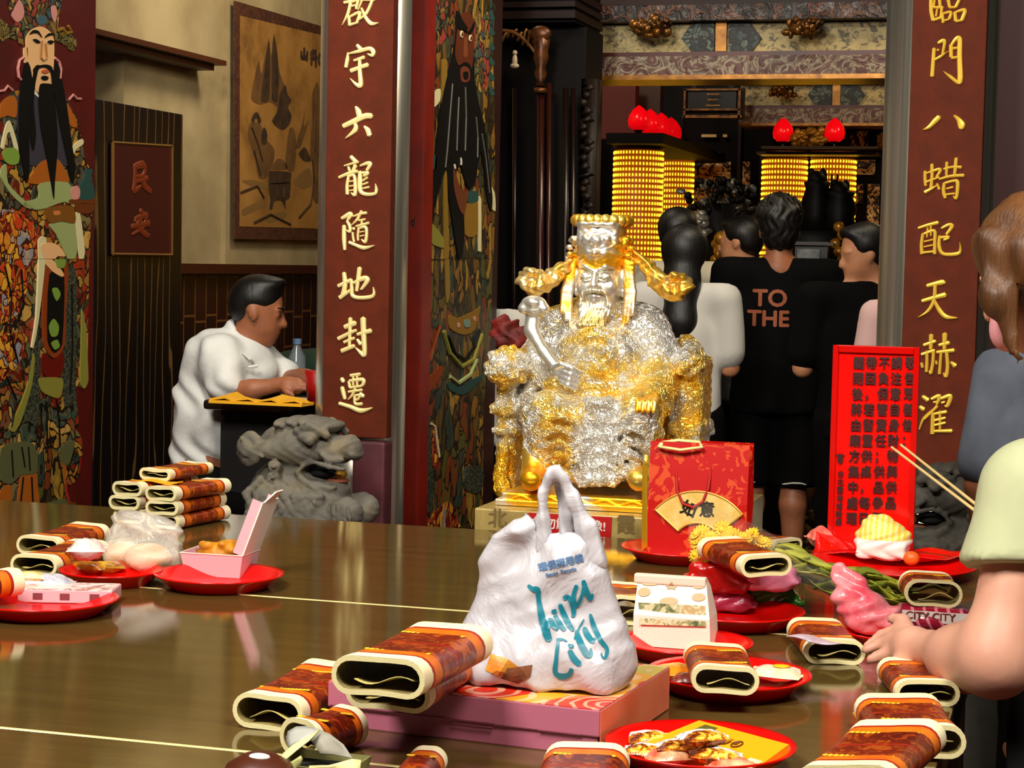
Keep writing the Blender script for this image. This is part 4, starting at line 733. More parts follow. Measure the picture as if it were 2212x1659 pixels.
# ---- long altar with the round longevity emblem, things upon it
at0 = at_y(1560, 860, 9.9); alt = thing('altar_table', 'black lacquered altar table with round cream longevity emblems on its front', 'table', (at0.x, 9.9, HF)); off = Vector((at0.x, 9.9, HF))
zt = at_y(1600, 822, 9.9).z
mb().box((0, .46, (zt-HF)/2-.03), (2.6, .9, zt-HF-.06)).build('body', mat('altar_black', '080504', .6, spec=.15), alt)
mb().box((0, .44, zt-HF-.03), (2.8, .95, .05), bev=.008).build('top', mat('altar_top', '24120a', .3), alt)
EMB = mat('emblem_cream', 'a89870', .5)
def emblem(px, py, r, Y):
    q = mb(); c = at_y(px, py, Y)-off; k = r/F*9.9
    def seg(*pts): q.tube([c+Vector((x*k, -.004, z*k)) for x, z in pts], .09*k, 6)
    seg((0, 1), (0, .1)); seg((-.5, .75), (-.2, .62), (0, .7), (.2, .62), (.5, .75)); seg((-.75, .45), (-.3, .38), (0, .45), (.3, .38), (.75, .45)); seg((-.95, .15), (.95, .15)); seg((-.95, .15), (-.95, -.1), (-.5, -.1), (-.5, -.35), (-.9, -.35)); seg((.95, .15), (.95, -.1), (.5, -.1), (.5, -.35), (.9, -.35)); seg((-.25, .15), (-.25, -.6), (.25, -.6), (.25, .15)); seg((-.25, -.2), (.25, -.2)); seg((-.7, -.6), (-.45, -.85), (0, -.95), (.45, -.85), (.7, -.6)); seg((0, -.6), (0, -.9))
    q.build('longevity_emblem', EMB, alt)
emblem(1548, 895, 50, 9.885); emblem(1785, 905, 46, 9.885)
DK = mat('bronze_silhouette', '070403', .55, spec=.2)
# censer with a round belly and dragon ears, standing on a tall block, seen dark against the lamps
c0 = at_y(1762, 600, 10.35)
cz = thing('incense_burner', 'black bronze incense burner with lion-topped lid, dark before the golden lamps', 'censer', (c0.x, 10.35, zt)); q = mb(); q.smooth = True
zz = at_y(1762, 500, 10.35).z-zt
q.lathe([(0, 0), (.2, 0), (.16, .06), (.13, .12), (.2, zz*.45), (.26, zz*.7), (.24, zz*.9), (.27, zz), (0, zz)], n=24); q.build('bowl', DK, cz)
q = mb(); q.smooth = True
for px, w, h in ((1762, .075, .30), (1812, .085, .24)):
    d = at_y(px, 500, 10.35).x-c0.x
    q.lathe([(0, 0), (w*1.2, 0), (w*.9, h*.3), (w*1.1, h*.5), (w*.8, h*.75), (w*.95, h*.86), (0, h*.95)], (d, 0, zz), 14); q.ell((d-.03, 0, zz+h), (.02, .02, .035), 8, 6); q.ell((d+.03, 0, zz+h), (.02, .02, .035), 8, 6); q.ell((d, -.02, zz+h*.9), (.05, .05, .05), 10, 8)
q.build('guardian_lid', DK, cz)
q = mb(); a, b = at_y(1786, 470, 10.35)-Vector(cz.location), at_y(1796, 402, 10.35)-Vector(cz.location); q.tube([a, b], .007, 6); d = (b-a).normalized(); 
for sg in (-1, 0, 1): q.tube([b-d*.03, b+X_*sg*.028+Z_*.01, b+X_*sg*.03+Z_*.06], .006, 6)
q.build('trident', DK, cz)
# dragon-and-flower bush of silver ornaments in the middle
c0 = at_y(1560, 420, 10.6); fl = thing('flower_stand', 'dark altar flower stand with silvery petals, between the pagoda lamps', 'ornament', (c0.x, 10.6, zt)); off = Vector((c0.x, 10.6, zt)); q = mb(); q.smooth = True
q.lathe([(0, 0), (.14, 0), (.1, .1), (.12, .5), (.09, .6), (.13, at_y(1550, 440, 10.6).z-zt), (0, at_y(1550, 440, 10.6).z-zt)], n=16); q.build('vase', DK, fl)
q = mb(); q.smooth = True
for k in range(70):
    a = random.gauss(1562, 34); b = random.uniform(395, 475); c = at_y(a, b, 10.6+random.uniform(-.1, .1))-off
    R = Euler((random.uniform(0, 3), random.uniform(0, 3), 0)).to_matrix(); q.ell(c, (.03, .02, .008), 8, 4, R)
q.build('petals', mat('silver_petal', '8a8474', .35, .4, col2='3a3630', nscale=20), fl)['kind'] = 'stuff'
q = mb(); q.smooth = True
for k in range(46):
    a = random.gauss(1562, 40); b = random.uniform(385, 480); q.ell(at_y(a, b, 10.55+random.uniform(-.1, .1))-off, (.022, .02, .022), 8, 5)
q.build('dark_blooms', DK, fl)['kind'] = 'stuff'
# silver ornament right of the woman's head
q = mb(); q.smooth = True; cluster(q, (0, 0, 0), 22, .06, .025, 71, (.7, .6, 1.2)); q.build('silver_ornament', mat('silver_bright', 'c8c0b0', .3, .5, col2='4a443c', nscale=20), fl, at_y(1516, 484, 10.4)-off)
q = mb(); q.smooth = True; cluster(q, (0, 0, 0), 30, .1, .03, 72, (.5, .5, 1.6)); q.build('gilt_drapery', mat('gilt_flowers', 'c88a2a', .35), fl, at_y(1561, 560, 10.4)-off)
q = mb(); q.smooth = True
for k in range(9): q.ell(at_y(1812+9*math.sin(k*2.1), 490+18*k, 10.0)-at_y(1812, 560, 10.0), (.03, .02, .028), 8, 6)
q.build('gilt_garland', mat('gilt_flowers', 'c88a2a', .35), cz, at_y(1812, 560, 10.0)-Vector(cz.location))
# glass lantern box with a grey print, above the altar
c0 = at_y(1745, 575, 9.8); lb_ = thing('framed_print', 'small grey framed print on a dark stand, beside the shoulder of the man in black', 'picture', c0)
for nm, r, dep, fr, m in (('frame', (1716, 522, 1786, 640), .05, 0, mat('print_frame', '1a0d08', .35)), ('print', (1722, 538, 1771, 600), .01, .015, mat('grey_print', '8a8c8c', .4, col2='4c5050', nscale=16))):
    q = mb(); box_px(q, *r, 9.8, dep, fr); q.v = [tuple(Vector(v)-c0) for v in q.v]; q.build(nm, m, lb_)
q = mb(); box_px(q, 1710, 524, 1802, 530, 9.8, .1, .03); q.v = [tuple(Vector(v)-c0) for v in q.v]; q.build('top_rail', mat('print_rail', '3a2a22', .35), lb_)
q = mb(); box_px(q, 1778, 640, 1786, 822, 9.8, .04); box_px(q, 1722, 640, 1730, 822, 9.8, .04); q.v = [tuple(Vector(v)-c0) for v in q.v]; q.build('stand', DK, lb_)
q = mb(); q.tube([at_y(1787, 606, 9.75), at_y(1787, 560, 9.75)], .016, 10); q.v = [tuple(Vector(v)-c0) for v in q.v]; q.build('white_candle', mat('candle_white', 'c8c0b8', .5), lb_)
# yellow and red tin on the altar front
c0 = at_y(1510, 760, 9.92); tin = thing('printed_box', 'red printed box with a yellow top band, behind the statue’s shoulder', 'box', c0)
for nm, r, dep, fr, m in (('carton', (1474, 672, 1572, 800), .12, 0, mat('box_red', '9a1010', .4)), ('yellow_band', (1476, 672, 1572, 694), .01, .006, mat('box_yellow', 'd8b030', .4)), ('white_band', (1482, 710, 1572, 720), .01, .007, mat('box_white', 'c8bcb0', .4)), ('dark_window', (1498, 726, 1545, 798), .01, .006, mat('box_dark', '1a1010', .3)), ('green_edge', (1474, 672, 1479, 800), .01, .008, mat('box_green', '3a4a30', .4))):
    q = mb(); box_px(q, *r, 9.92, dep, fr); q.v = [tuple(Vector(v)-c0) for v in q.v]; q.build(nm, m, tin)
q = mb(); q.smooth = True
for x, y, w, h in ((1518, 745, 14, 9), (1512, 764, 10, 10), (1524, 768, 9, 12), (1510, 782, 8, 8)): q.ell(at_y(x, y, 9.905)-c0, (w/F*8.6, .006, h/F*8.6), 14, 8)
q.build('figure_print', mat('print_white', 'b0a8a0', .4), tin)
q = mb(); line_ = [(1478, 688), (1490, 680), (1500, 688), (1514, 682), (1524, 690)]; q.tube([at_y(a, b, 9.905)-c0 for a, b in line_], .006, 6); q.ell(at_y(1524, 682, 9.905)-c0, (.012, .005, .012), 8, 6); q.tube([at_y(2*1524-a, b, 9.905)-c0 for a, b in line_], .006, 6); q.build('band_ornament', mat('band_dark', '4a1a10', .5), tin)
# ---- gilded carved altar foot between the man's legs and the sign
q = mb(); q.smooth = True
q.box((0, 0, 0), (.22, .06, .6))
for k in range(40): q.ell((random.uniform(-.12, .12), random.uniform(-.05, -.02), random.uniform(-.3, .3)), (random.uniform(.02, .05), .03, random.uniform(.015, .03)), 8, 6, Euler((0, random.uniform(0, 3), 0)).to_matrix())
tag(q.build('gilt_carving', mat('gilt_dim', '6a4818', .4, .3, col2='1a0e06', nscale=8), None, at_y(1755, 1085, 9.2)), 'dim gilded carving low behind the legs of the man in black', 'carving')
# ================================================================ gilded seated deity on its pedestal
PY = 4.575
pa = at_y(1025, 1097, PY); pb = at_y(1562, 1121, PY); ptop = pa.z
pcx = (pa.x+pb.x)/2; pdep = .62
s = NT('pale_gold_stone'); co = s.coord((1, 1, 1)); n1 = s.noise(co, 9, 5, .6, .4); s.base(s.ramp(n1.outputs[0], [(.35, '8a7440'), (.6, 'b49c5c'), (.75, '9a8448')])); s.p(Roughness=.35, Metallic=.25); PED = s.m
ped = thing('statue_pedestal', 'pale gold stone pedestal behind the offering table, under the seated statue', 'pedestal', (pcx, PY+pdep/2, 0))
mb().box((0, 0, ptop/2), (pb.x-pa.x, pdep, ptop), bev=.004).build('block', PED, ped)
off = Vector(ped.location)
q = mb(); pl = [at_y(a, b, PY)-off for a, b in ((1143, 1107), (1322, 1117), (1320, 1160), (1140, 1152))]; q.poly3(pl, -Y_, .004); q.build('red_plaque', mat('plaque_red', 'a80c0c', .4), ped)
q = mb(); glyphs(q, '請勿觸摸神像!', .030, (pl[0]+pl[1]+pl[2]+pl[3])/4+Vector((0, -.004, 0)), X_, Z_, -Y_, .0012, .0006, sx=.98); q.build('plaque_lettering', mat('plaque_white', 'd8c8c0', .5), ped)
for ch, a, b in (('北', 1075, 1122), ('霞', 1352, 1136)): q = mb(); glyphs(q, ch, .05, at_y(a, b, PY)-off, X_, Z_, -Y_, .0012, .001); q.build('carved_character', mat('carved_brown', '6a5428', .6), ped)
SY = PY+.33
so = at_y(1290, 1062, SY); so.z = ptop
stt = thing('deity_statue', 'gold seated deity statue with painted silver sheen, holding a scepter, on the pale gold pedestal', 'statue', so)
KS = F/((at_y(1290, 800, SY)-CAM).dot(fw))
def sp_(px, py, dy=0.): return tuple(at_y(px, py, SY+dy)-so)
def rr(p): return p/KS
s = NT('gold_leaf_silver_sheen'); co = s.coord((1, 1, 1)); n1 = s.noise(co, 5.5, 4, .6, .3); n2 = s.noise(co, 34, 4, .62, 1.6); n3 = s.noise(co, 90, 3, .6)
ge = s.n('NewGeometry'); pt_ = s.ramp(ge.outputs['Pointiness'], [(.44, '000000'), (.56, 'ffffff')])
f = s.math('ADD', s.math('MULTIPLY', n1.outputs[0], 1.0), s.math('MULTIPLY', n2.outputs[0], .25))
s.base(s.ramp(f, [(.48, 'ffc42c'), (.58, 'ffdc78'), (.66, 'f2eee4')])); s.p(Roughness=.33, Metallic=.82, **{'Specular IOR Level': .6})  # silver tone put into the colour for highlights on the gold
n4 = s.noise(co, 34, 2, .5, 3.2); r4 = s.math('ABSOLUTE', s.math('SUBTRACT', n4.outputs[0], .5)); hb = s.math('ADD', s.math('MULTIPLY', s.math('MINIMUM', r4, .1), 4.0), s.math('MULTIPLY', n3.outputs[0], .12)); s.bump(hb, .85, .011); GS = s.m
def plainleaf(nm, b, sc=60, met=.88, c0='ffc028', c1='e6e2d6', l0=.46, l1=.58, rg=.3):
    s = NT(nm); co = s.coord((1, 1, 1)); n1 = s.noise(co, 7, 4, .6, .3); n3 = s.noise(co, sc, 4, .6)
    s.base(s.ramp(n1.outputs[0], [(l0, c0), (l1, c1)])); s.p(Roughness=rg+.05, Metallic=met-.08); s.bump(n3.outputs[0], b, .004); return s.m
SILV = plainleaf('silver_sheen_leaf', .25, c0='dcd6c4', c1='f0eee6'); GOLD = plainleaf('bright_gold_leaf', .35, c0='ffb416', c1='ffd968'); GSP = plainleaf('sheened_gold_leaf', .3)  # silvery tones paint the light on face, scepter, crown and base
# --- robe and body
B = Sdf(.0052)
B.ell(sp_(1297, 775, .02), (.118, .10, .15), .03).chain([sp_(1205, 716, .03), sp_(1297, 690, .03), sp_(1392, 712, .03)], [.058, .065, .058], .03)
B.ell(sp_(1294, 780, -.065), (.116, .085, .095), .015)
B.chain([sp_(1195, 725, .02), sp_(1165, 795, -.02), sp_(1205, 832, -.10)], [.056, .058, .038], .02)
B.chain([sp_(1402, 722, .02), sp_(1432, 800, -.02), sp_(1415, 858, -.13)], [.056, .060, .042], .02)
for i in range(4): B.chain([sp_(1428-6*i, 800+14*i, -.075), sp_(1448-10*i, 850+10*i, -.10), sp_(1440-18*i, 900+4*i, -.14)], [.012, .016, .010], .008)
for i in range(4): B.chain([sp_(1168-5*i, 810+10*i, -.06), sp_(1146-6*i, 850+8*i, -.07), sp_(1136-4*i, 892+6*i, -.05)], [.013, .015, .010], .008)
B.chain([sp_(1452, 850, -.02), sp_(1465, 930, -.03)], [.03, .02], .02).chain([sp_(1142, 830, .0), sp_(1122, 905, -.02)], [.026, .016], .02)
B.ell(sp_(1292, 838, -.05), (.132, .092, .022), .012)          # belt
B.chain([sp_(1250, 890, .0), sp_(1180, 902, -.18)], [.066, .060], .02).chain([sp_(1345, 890, .0), sp_(1380, 898, -.18)], [.066, .060], .02)
B.chain([sp_(1180, 910, -.18), sp_(1176, 1000, -.15)], [.058, .058], .02).chain([sp_(1382, 908, -.18), sp_(1386, 990, -.15)], [.058, .056], .02)
B.ell(sp_(1282, 925, -.11), (.12, .08, .075), .04).box(sp_(1282, 962, -.15), (.105, .06, .095), .03, .04)
B.chain([sp_(1195, 1018, -.2), sp_(1260, 1045, -.235), sp_(1322, 1044, -.235), sp_(1372, 1010, -.22), sp_(1402, 995, -.18)], [.016, .018, .018, .016, .012], .012)
B.chain([sp_(1270, 870, -.215), sp_(1268, 960, -.235), sp_(1275, 1040, -.24)], [.012, .014, .014], .012).chain([sp_(1318, 870, -.215), sp_(1322, 960, -.235), sp_(1318, 1040, -.24)], [.012, .014, .014], .012)
B.box(sp_(1293, 955, -.225), (.034, .012, .105), .012, .01)
for i in range(5): B.ell(sp_(1293, 880+34*i, -.24), (.03-.002*i, .009, .010), .006)
for sg, c in ((-1, 1205), (1, 1362)):
    for i in range(4):
        y0 = 905+28*i; B.chain([sp_(c-30, y0+14, -.235), sp_(c, y0, -.25), sp_(c+30, y0+14, -.235)], [.006, .009, .006], .006)
for i in range(3): B.chain([sp_(1222, 1015-16*i, -.236), sp_(1248, 1000-20*i, -.242), sp_(1262, 1030-16*i, -.244)], .006, .005).chain([sp_(1335, 1020-16*i, -.244), sp_(1350, 995-20*i, -.242), sp_(1376, 1004-16*i, -.23)], .006, .005)
# chest medallion: coiled dragon ring and waves
cm = sp_(1292, 768, -.142)
for k in range(20):
    a = 2*PI*k/20; b = 2*PI*(k+1)/20; B.cone((cm[0]+.066*math.cos(a), cm[1]+.02*math.sin(a)**2+.018*abs(math.cos(a))**2, cm[2]+.06*math.sin(a)), (cm[0]+.066*math.cos(b), cm[1]+.02*math.sin(b)**2+.018*abs(math.cos(b))**2, cm[2]+.06*math.sin(b)), .005, k=.008)
for k in range(26):
    a = k*.42; r = .012+.0016*k; b = a+.42; r2 = r+.0016; B.cone((cm[0]+r*math.cos(a)*1.1, cm[1]-.002+.1*r*r*20, cm[2]+r*math.sin(a)), (cm[0]+r2*math.cos(b)*1.1, cm[1]-.002+.1*r2*r2*20, cm[2]+r2*math.sin(b)), .0055, k=.008)
B.ell((cm[0], cm[1]-.004, cm[2]-.045), (.022, .016, .016), .006)
def robe_disp(V, N):
    x, y, z = V[:, 0], V[:, 1], V[:, 2]
    w1 = np.sin(62*x+2.6*np.sin(55*z+1)+24*y); w2 = np.sin(70*z+2.6*np.sin(49*x)+19*y); w3 = np.sin(120*(x+.5*z)+2*np.sin(90*z-40*x))
    f = (1-np.abs(w1))*(.6+.4*w2)+.55*(1-np.abs(w3))
    m = np.clip((z-.23)*-40+1, .45, 1); return .0055*m*(f-.5)
B.mesh('robe', GS, stt, robe_disp)
# boots
for px, dy in ((1152, -.22), (1383, -.22)):
    Bt = Sdf(.005); Bt.chain([sp_(px+6, 985, dy+.05), sp_(px+4, 1035, dy+.03)], [.036, .034], .02).chain([sp_(px+2, 1040, dy+.02), sp_(px-4, 1046, dy-.08)], [.03, .026], .02).ell(sp_(px-5, 1042, dy-.10), (.028, .022, .022), .01)
    Bt.plane((0, 0, .004), (0, 0, -1)); Bt.mesh('boot', GOLD, stt)
# --- head
H = Vector(sp_(1297, 612, -.015)); h = Sdf(.0026)
def hp(x, y, z): return (H.x+x, H.y+y, H.z+z)
h.ell(hp(0, .005, .01), (.060, .062, .078), .02).ell(hp(0, -.018, -.042), (.046, .044, .042), .02).ell(hp(.03, -.035, -.018), (.024, .02, .026), .015).ell(hp(-.03, -.035, -.018), (.024, .02, .026), .015)
h.cone(hp(0, -.058, .022), hp(0, -.074, -.014), .007, .0105, .008).ell(hp(.010, -.066, -.018), (.007, .008, .006), .005).ell(hp(-.010, -.066, -.018), (.007, .008, .006), .005)
for sg in (-1, 1):
    h.chain([hp(sg*.010, -.061, .026), hp(sg*.026, -.058, .034), hp(sg*.046, -.044, .030)], [.0045, .0055, .003], .006)
    h.ell(hp(sg*.025, -.052, .010), (.017, .012, .010), .004); h.chain([hp(sg*.010, -.060, .008), hp(sg*.025, -.064, .0055), hp(sg*.040, -.054, .010)], [.0024, .003, .002], .003)
    h.chain([hp(sg*.011, -.059, .000), hp(sg*.026, -.061, -.003), hp(sg*.040, -.052, .003)], [.002, .0026, .002], .003)
    h.ell(hp(sg*.063, .0, .004), (.010, .018, .032), .006).ell(hp(sg*.062, -.004, -.03), (.008, .010, .014), .005)
h.chain([hp(-.016, -.062, -.043), hp(0, -.067, -.042), hp(.016, -.062, -.043)], [.004, .006, .004], .004).chain([hp(-.013, -.061, -.052), hp(0, -.065, -.053), hp(.013, -.061, -.052)], [.004, .0065, .004], .004)
h.ell(hp(0, -.05, -.073), (.02, .016, .014), .01).cone(hp(0, .0, -.05), hp(0, .01, -.11), .045, .05, .02)
h.mesh('head', SILV, stt)
# --- beard and hair strands
b = Sdf(.003)
b.chain([hp(-.03, -.058, -.035), hp(-.012, -.072, -.028), hp(0, -.074, -.026), hp(.012, -.072, -.028), hp(.03, -.058, -.035)], [.004, .006, .006, .006, .004], .004)
for sg in (-1, 1): b.chain([hp(sg*.03, -.058, -.035), hp(sg*.037, -.058, -.065), hp(sg*.034, -.066, -.11)], [.006, .008, .005], .004)
b.chain([hp(0, -.052, -.076), hp(0, -.066, -.11), hp(0, -.082, -.165)], [.028, .032, .010], .01, flat=(.9, 1.8, 1))
for i in range(5):
    x = (i-2)*.013; b.chain([hp(x, -.066, -.08), hp(x*1.2, -.088, -.115), hp(x*.6, -.090, -.170+abs(i-2)*.012)], [.006, .007, .004], .006)
b.mesh('beard', plainleaf('beard_leaf', .5, 120, c0='b89a58', c1='e6e0cc'), stt, lambda V, N: .0012*np.sin(V[:, 0]*700+4*np.sin(V[:, 2]*60)))
for sg in (-1, 1):
    b = Sdf(.0035)
    for i in range(3): b.chain([hp(sg*(.066+.006*i), -.01, .05), hp(sg*(.074+.010*i), -.018, -.03), hp(sg*(.070+.012*i), -.03, -.125+.02*i)], [.008, .007, .006], .004)
    for k in range(8): b.ell(hp(sg*.086, -.012, .055-.012*k), (.009, .009, .006), .003)
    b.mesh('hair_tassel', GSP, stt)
# --- crown
c = Sdf(.0032)
c.cone(hp(0, .0, .060), hp(0, .0, .082), .066, .067, .006).box(hp(0, 0, .118), (.056, .05, .036), .014, .01).chain([hp(-.064, -.03, .066), hp(0, -.072, .068), hp(.064, -.03, .066)], .006, .005)
c.ell(hp(0, -.066, .100), (.016, .008, .014), .006).ell(hp(.026, -.058, .104), (.012, .008, .012), .005).ell(hp(-.026, -.058, .104), (.012, .008, .012), .005)
c.chain([hp(-.056, -.03, .142), hp(-.04, -.05, .142), hp(0, -.06, .142), hp(.04, -.05, .142), hp(.056, -.03, .142)], .007, .004)
for sg in (-1, 1):
    for k in range(7): a = k*.9; c.ell(hp(sg*(.072+.010*math.cos(a)), -.012+.01*math.sin(2*a), .082+.024*math.sin(a)), (.010, .009, .009), .006)
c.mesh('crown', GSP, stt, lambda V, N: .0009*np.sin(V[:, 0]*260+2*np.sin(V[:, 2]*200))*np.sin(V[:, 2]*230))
q = mb(); q.smooth = True
for i in range(11):
    a = PI*(i/10); q.ell(hp(-.068*math.cos(a), -.052*math.sin(a)+.005, .152), .0165, 14, 10)
for i in range(4): q.ell(hp(-.045+.03*i, .045, .152), .0165, 14, 10)
q.build('crown_beads', GOLD, stt)
# --- crown wings with scrolled tips
for sg, pts, tip in ((-1, [(1240, 578), (1212, 590), (1192, 608), (1178, 622)], (1152, 615)), (1, [(1372, 560), (1400, 585), (1418, 612), (1440, 636)], (1462, 626))):
    w = Sdf(.004)
    P3 = [sp_(a, b_, -.02-.02*i) for i, (a, b_) in enumerate(pts)]
    w.chain(P3, [.012, .018, .024, .018], .012, flat=(1, 1.6, 1))
    t = Vector(sp_(*tip, -.09))
    for k in range(14):
        a = k*.55; r = .034-.0012*k; w.ell((t.x+r*math.cos(a)*sg, t.y-.010+.012*math.sin(3*a), t.z+r*.85*math.sin(a)), (.014, .014, .012), .007)
    w.ell(t, (.034, .012, .028), .01); w.chain([P3[-1], (t.x, t.y, t.z-.02)], [.02, .02], .012)
    for i in range(3): w.chain([Vector(P3[i])+Vector((0, -.012, .012)), Vector(P3[i+1])+Vector((0, -.014, .012))], .005, .004).chain([Vector(P3[i])+Vector((0, -.012, -.012)), Vector(P3[i+1])+Vector((0, -.014, -.012))], .005, .004)
    w.mesh('crown_wing', plainleaf('wing_leaf', .4, 50, c0='e8b440', c1='f4d890'), stt, lambda V, N: .0018*np.sin(V[:, 0]*150+3*np.sin(V[:, 2]*120)))
# --- scepter and hands
w = Sdf(.0035)
w.chain([sp_(1150, 690, -.13), sp_(1148, 722, -.14), sp_(1172, 765, -.16), sp_(1204, 806, -.17), sp_(1228, 826, -.16)], [.018, .019, .016, .015, .013], .008, flat=(1, 1.3, 1))
t = sp_(1153, 664, -.14)
w.ell(t, (.034, .016, .022), .01).ell((t[0]-.026, t[1], t[2]-.012), (.016, .016, .014), .006).ell((t[0]+.026, t[1], t[2]-.012), (.016, .016, .014), .006).ell((t[0], t[1]-.012, t[2]+.003), (.018, .010, .012), .004).ell((t[0], t[1]-.004, t[2]-.018), (.02, .014, .012), .006)
for k in range(6): w.ell(sp_(1160+12*k, 735+15*k, -.178), (.006, .004, .004), .002, mode='sub')
w.mesh('scepter', SILV, stt)
w = Sdf(.003); hc = Vector(sp_(1212, 812, -.165))
w.ell(hc, (.028, .020, .022), .008)
for i in range(4): w.chain([hc+Vector((.004, -.014, .018-.013*i)), hc+Vector((.034-.003*i, -.026, .012-.014*i)), hc+Vector((.054-.004*i, -.014, .000-.013*i)), hc+Vector((.052-.004*i, .002, -.004-.012*i))], [.0078, .0072, .0065, .0055], .0012)
w.chain([hc+Vector((-.014, -.012, .012)), hc+Vector((.006, -.022, .022)), hc+Vector((.028, -.02, .018))], [.009, .008, .006], .003)
w.mesh('hand', SILV, stt)
w = Sdf(.003); hc = Vector(sp_(1405, 872, -.195)); w.ell(hc, (.026, .03, .014), .008)
for i in range(4): w.chain([hc+Vector((-.018+.012*i, -.018, .004)), hc+Vector((-.022+.014*i, -.042, -.004)), hc+Vector((-.022+.014*i, -.052, -.024))], [.0075, .007, .006], .003)
w.chain([hc+Vector((-.02, -.004, .004)), hc+Vector((-.036, -.018, -.004))], [.008, .006], .003); w.mesh('hand', GOLD, stt)
# --- throne
w = Sdf(.0058)
t = Vector(sp_(1096, 800, -.10)); w.ell(t, (.05, .06, .05), .02).ell(t+Vector((-.004, -.05, -.012)), (.036, .03, .026), .012)
for k in range(26):
    a = k*2.4; z = 1-2*(k+.5)/26; r = math.sqrt(1-z*z); w.ell(t+Vector((.05*r*math.cos(a), .058*r*math.sin(a)-.004, .05*z)), (.013, .013, .011), .006)
w.ell(t+Vector((0, -.075, -.025)), (.02, .012, .006), .004, mode='sub')
for sx_ in (-.018, .018): w.ell(t+Vector((sx_, -.066, .012)), .009, .003)
w.chain([t+Vector((.01, .03, .0)), Vector(sp_(1130, 790, .2))], [.038, .03], .02)
a0 = Vector(sp_(1092, 875, -.08)); 
w.box((a0.x, a0.y+.06, .115), (.026, .06, .115), .008, .008).box((a0.x-.002, a0.y+.05, a0.z-.02), (.036, .075, .014), .005, .005).box((a0.x, a0.y+.05, a0.z-.075), (.034, .07, .010), .004, .005).box((a0.x, a0.y+.05, a0.z+.035), (.026, .06, .06), .01, .012)
w.chain([(a0.x, a0.y-.01, .12), (a0.x-.006, a0.y-.02, .05), (a0.x+.006, a0.y-.03, .012)], [.018, .016, .022], .01)
t = Vector(sp_(1490, 800, -.05)); w.box(t+Vector((0, .06, -.06)), (.036, .075, .085), .014, .012)
for k in range(24):
    a = k*2.4; z = 1-2*(k+.5)/24; r = math.sqrt(1-z*z); w.ell(t+Vector((.036*r*math.cos(a), .03*r*math.sin(a)-.02, .03*z+.01)), (.013, .012, .011), .006)
w.box(t+Vector((-.002, .05, -.155)), (.044, .085, .016), .006, .005).box((t.x, t.y+.05, (t.z-.16)/2), (.034, .075, (t.z-.16)/2), .008, .008).chain([t+Vector((0, .04, .03)), t+Vector((-.05, .2, .05))], [.03, .026], .02)
w.box((.01, .16, .16), (.21, .06, .16), .02, .02).box((.01, .2, .30), (.20, .03, .10), .03, .02)
w.mesh('throne', GS, stt, lambda V, N: .0028*np.sin(V[:, 0]*130+2*np.sin(V[:, 2]*90))*np.sin(V[:, 2]*120+1.5*np.sin(V[:, 1]*110)))
# --- stepped base plate with wave line
xl = sp_(1086, 1060, -.24)[0]; xr = sp_(1500, 1062, -.24)[0]
zb0 = ptop
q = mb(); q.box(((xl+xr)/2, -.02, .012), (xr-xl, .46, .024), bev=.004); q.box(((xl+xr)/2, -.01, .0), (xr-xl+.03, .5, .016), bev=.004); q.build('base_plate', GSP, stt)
q = mb(); q.tube([(xl+.03+(xr-xl-.06)*k/60, -.252, .013+.006*math.sin(k*.62)) for k in range(61)], .0035, 6); q.build('wave_line', GOLD, stt)
# lift: the plate lies on the pedestal
stt.location.z = ptop+.009
# ================================================================ people
SKIN = mat('skin', 'c48a64', .5, col2='b87a56', nscale=10, sss=.12); SKIND = mat('skin_tan', '9a6040', .5, col2='8a5236', nscale=10, sss=.1); SKINP = mat('skin_pale', 'cc9880', .5, col2='c08a74', nscale=8, sss=.15)
HAIR = mat('black_hair', '0b0807', .45, bump=(90, .4, .004), stretch=(1, 1, .2)); HAIRB = mat('brown_hair', '38200f', .42, col2='6a4424', nscale=6, stretch=(3, 3, .25), bump=(60, .5, .006))
BLACKC = mat('black_cloth', '060606', .9, bump=(12, .2, .02), spec=.1)
def head_sdf(S, c, u, fwd, up=(0, 0, 1), sex=0):
    """head of height u centred at c looking along fwd"""
    f = Vector(fwd).normalized(); up = (Vector(up)-f*Vector(up).dot(f)).normalized(); sd = up.cross(f); c = Vector(c)
    def p(a, b, d): return tuple(c+sd*a*u+f*b*u+up*d*u)
    R = Matrix((sd, f, up)).transposed().to_euler()
    S.ell(p(0, -.04, .12), (.33*u, .40*u, .38*u), .03, R).ell(p(0, .12, -.18), (.27*u, .27*u, .30*u), .03, R).ell(p(0, .24, -.40), (.13*u, .11*u, .10*u), .03, R)
    S.cone(p(0, .36, .06), p(0, .45, -.12), .028*u, .055*u, .015).ell(p(.05, .39, -.13), .04*u, .01).ell(p(-.05, .39, -.13), .04*u, .01)
    for sg in (-1, 1):
        S.ell(p(sg*.14, .33, .10), (.10*u, .05*u, .035*u), .015, R).ell(p(sg*.14, .325, .01), (.065*u, .045*u, .04*u), .008, R).ell(p(sg*.335, -.04, -.02), (.035*u, .085*u, .15*u), .008, R)
    S.ell(p(0, .355, -.255), (.10*u, .06*u, .028*u), .008, R).ell(p(0, .345, -.305), (.085*u, .06*u, .032*u), .008, R)
    S.cone(p(0, -.06, -.30), p(0, -.14, -.68), .22*u, .25*u, .03)
    return p, R
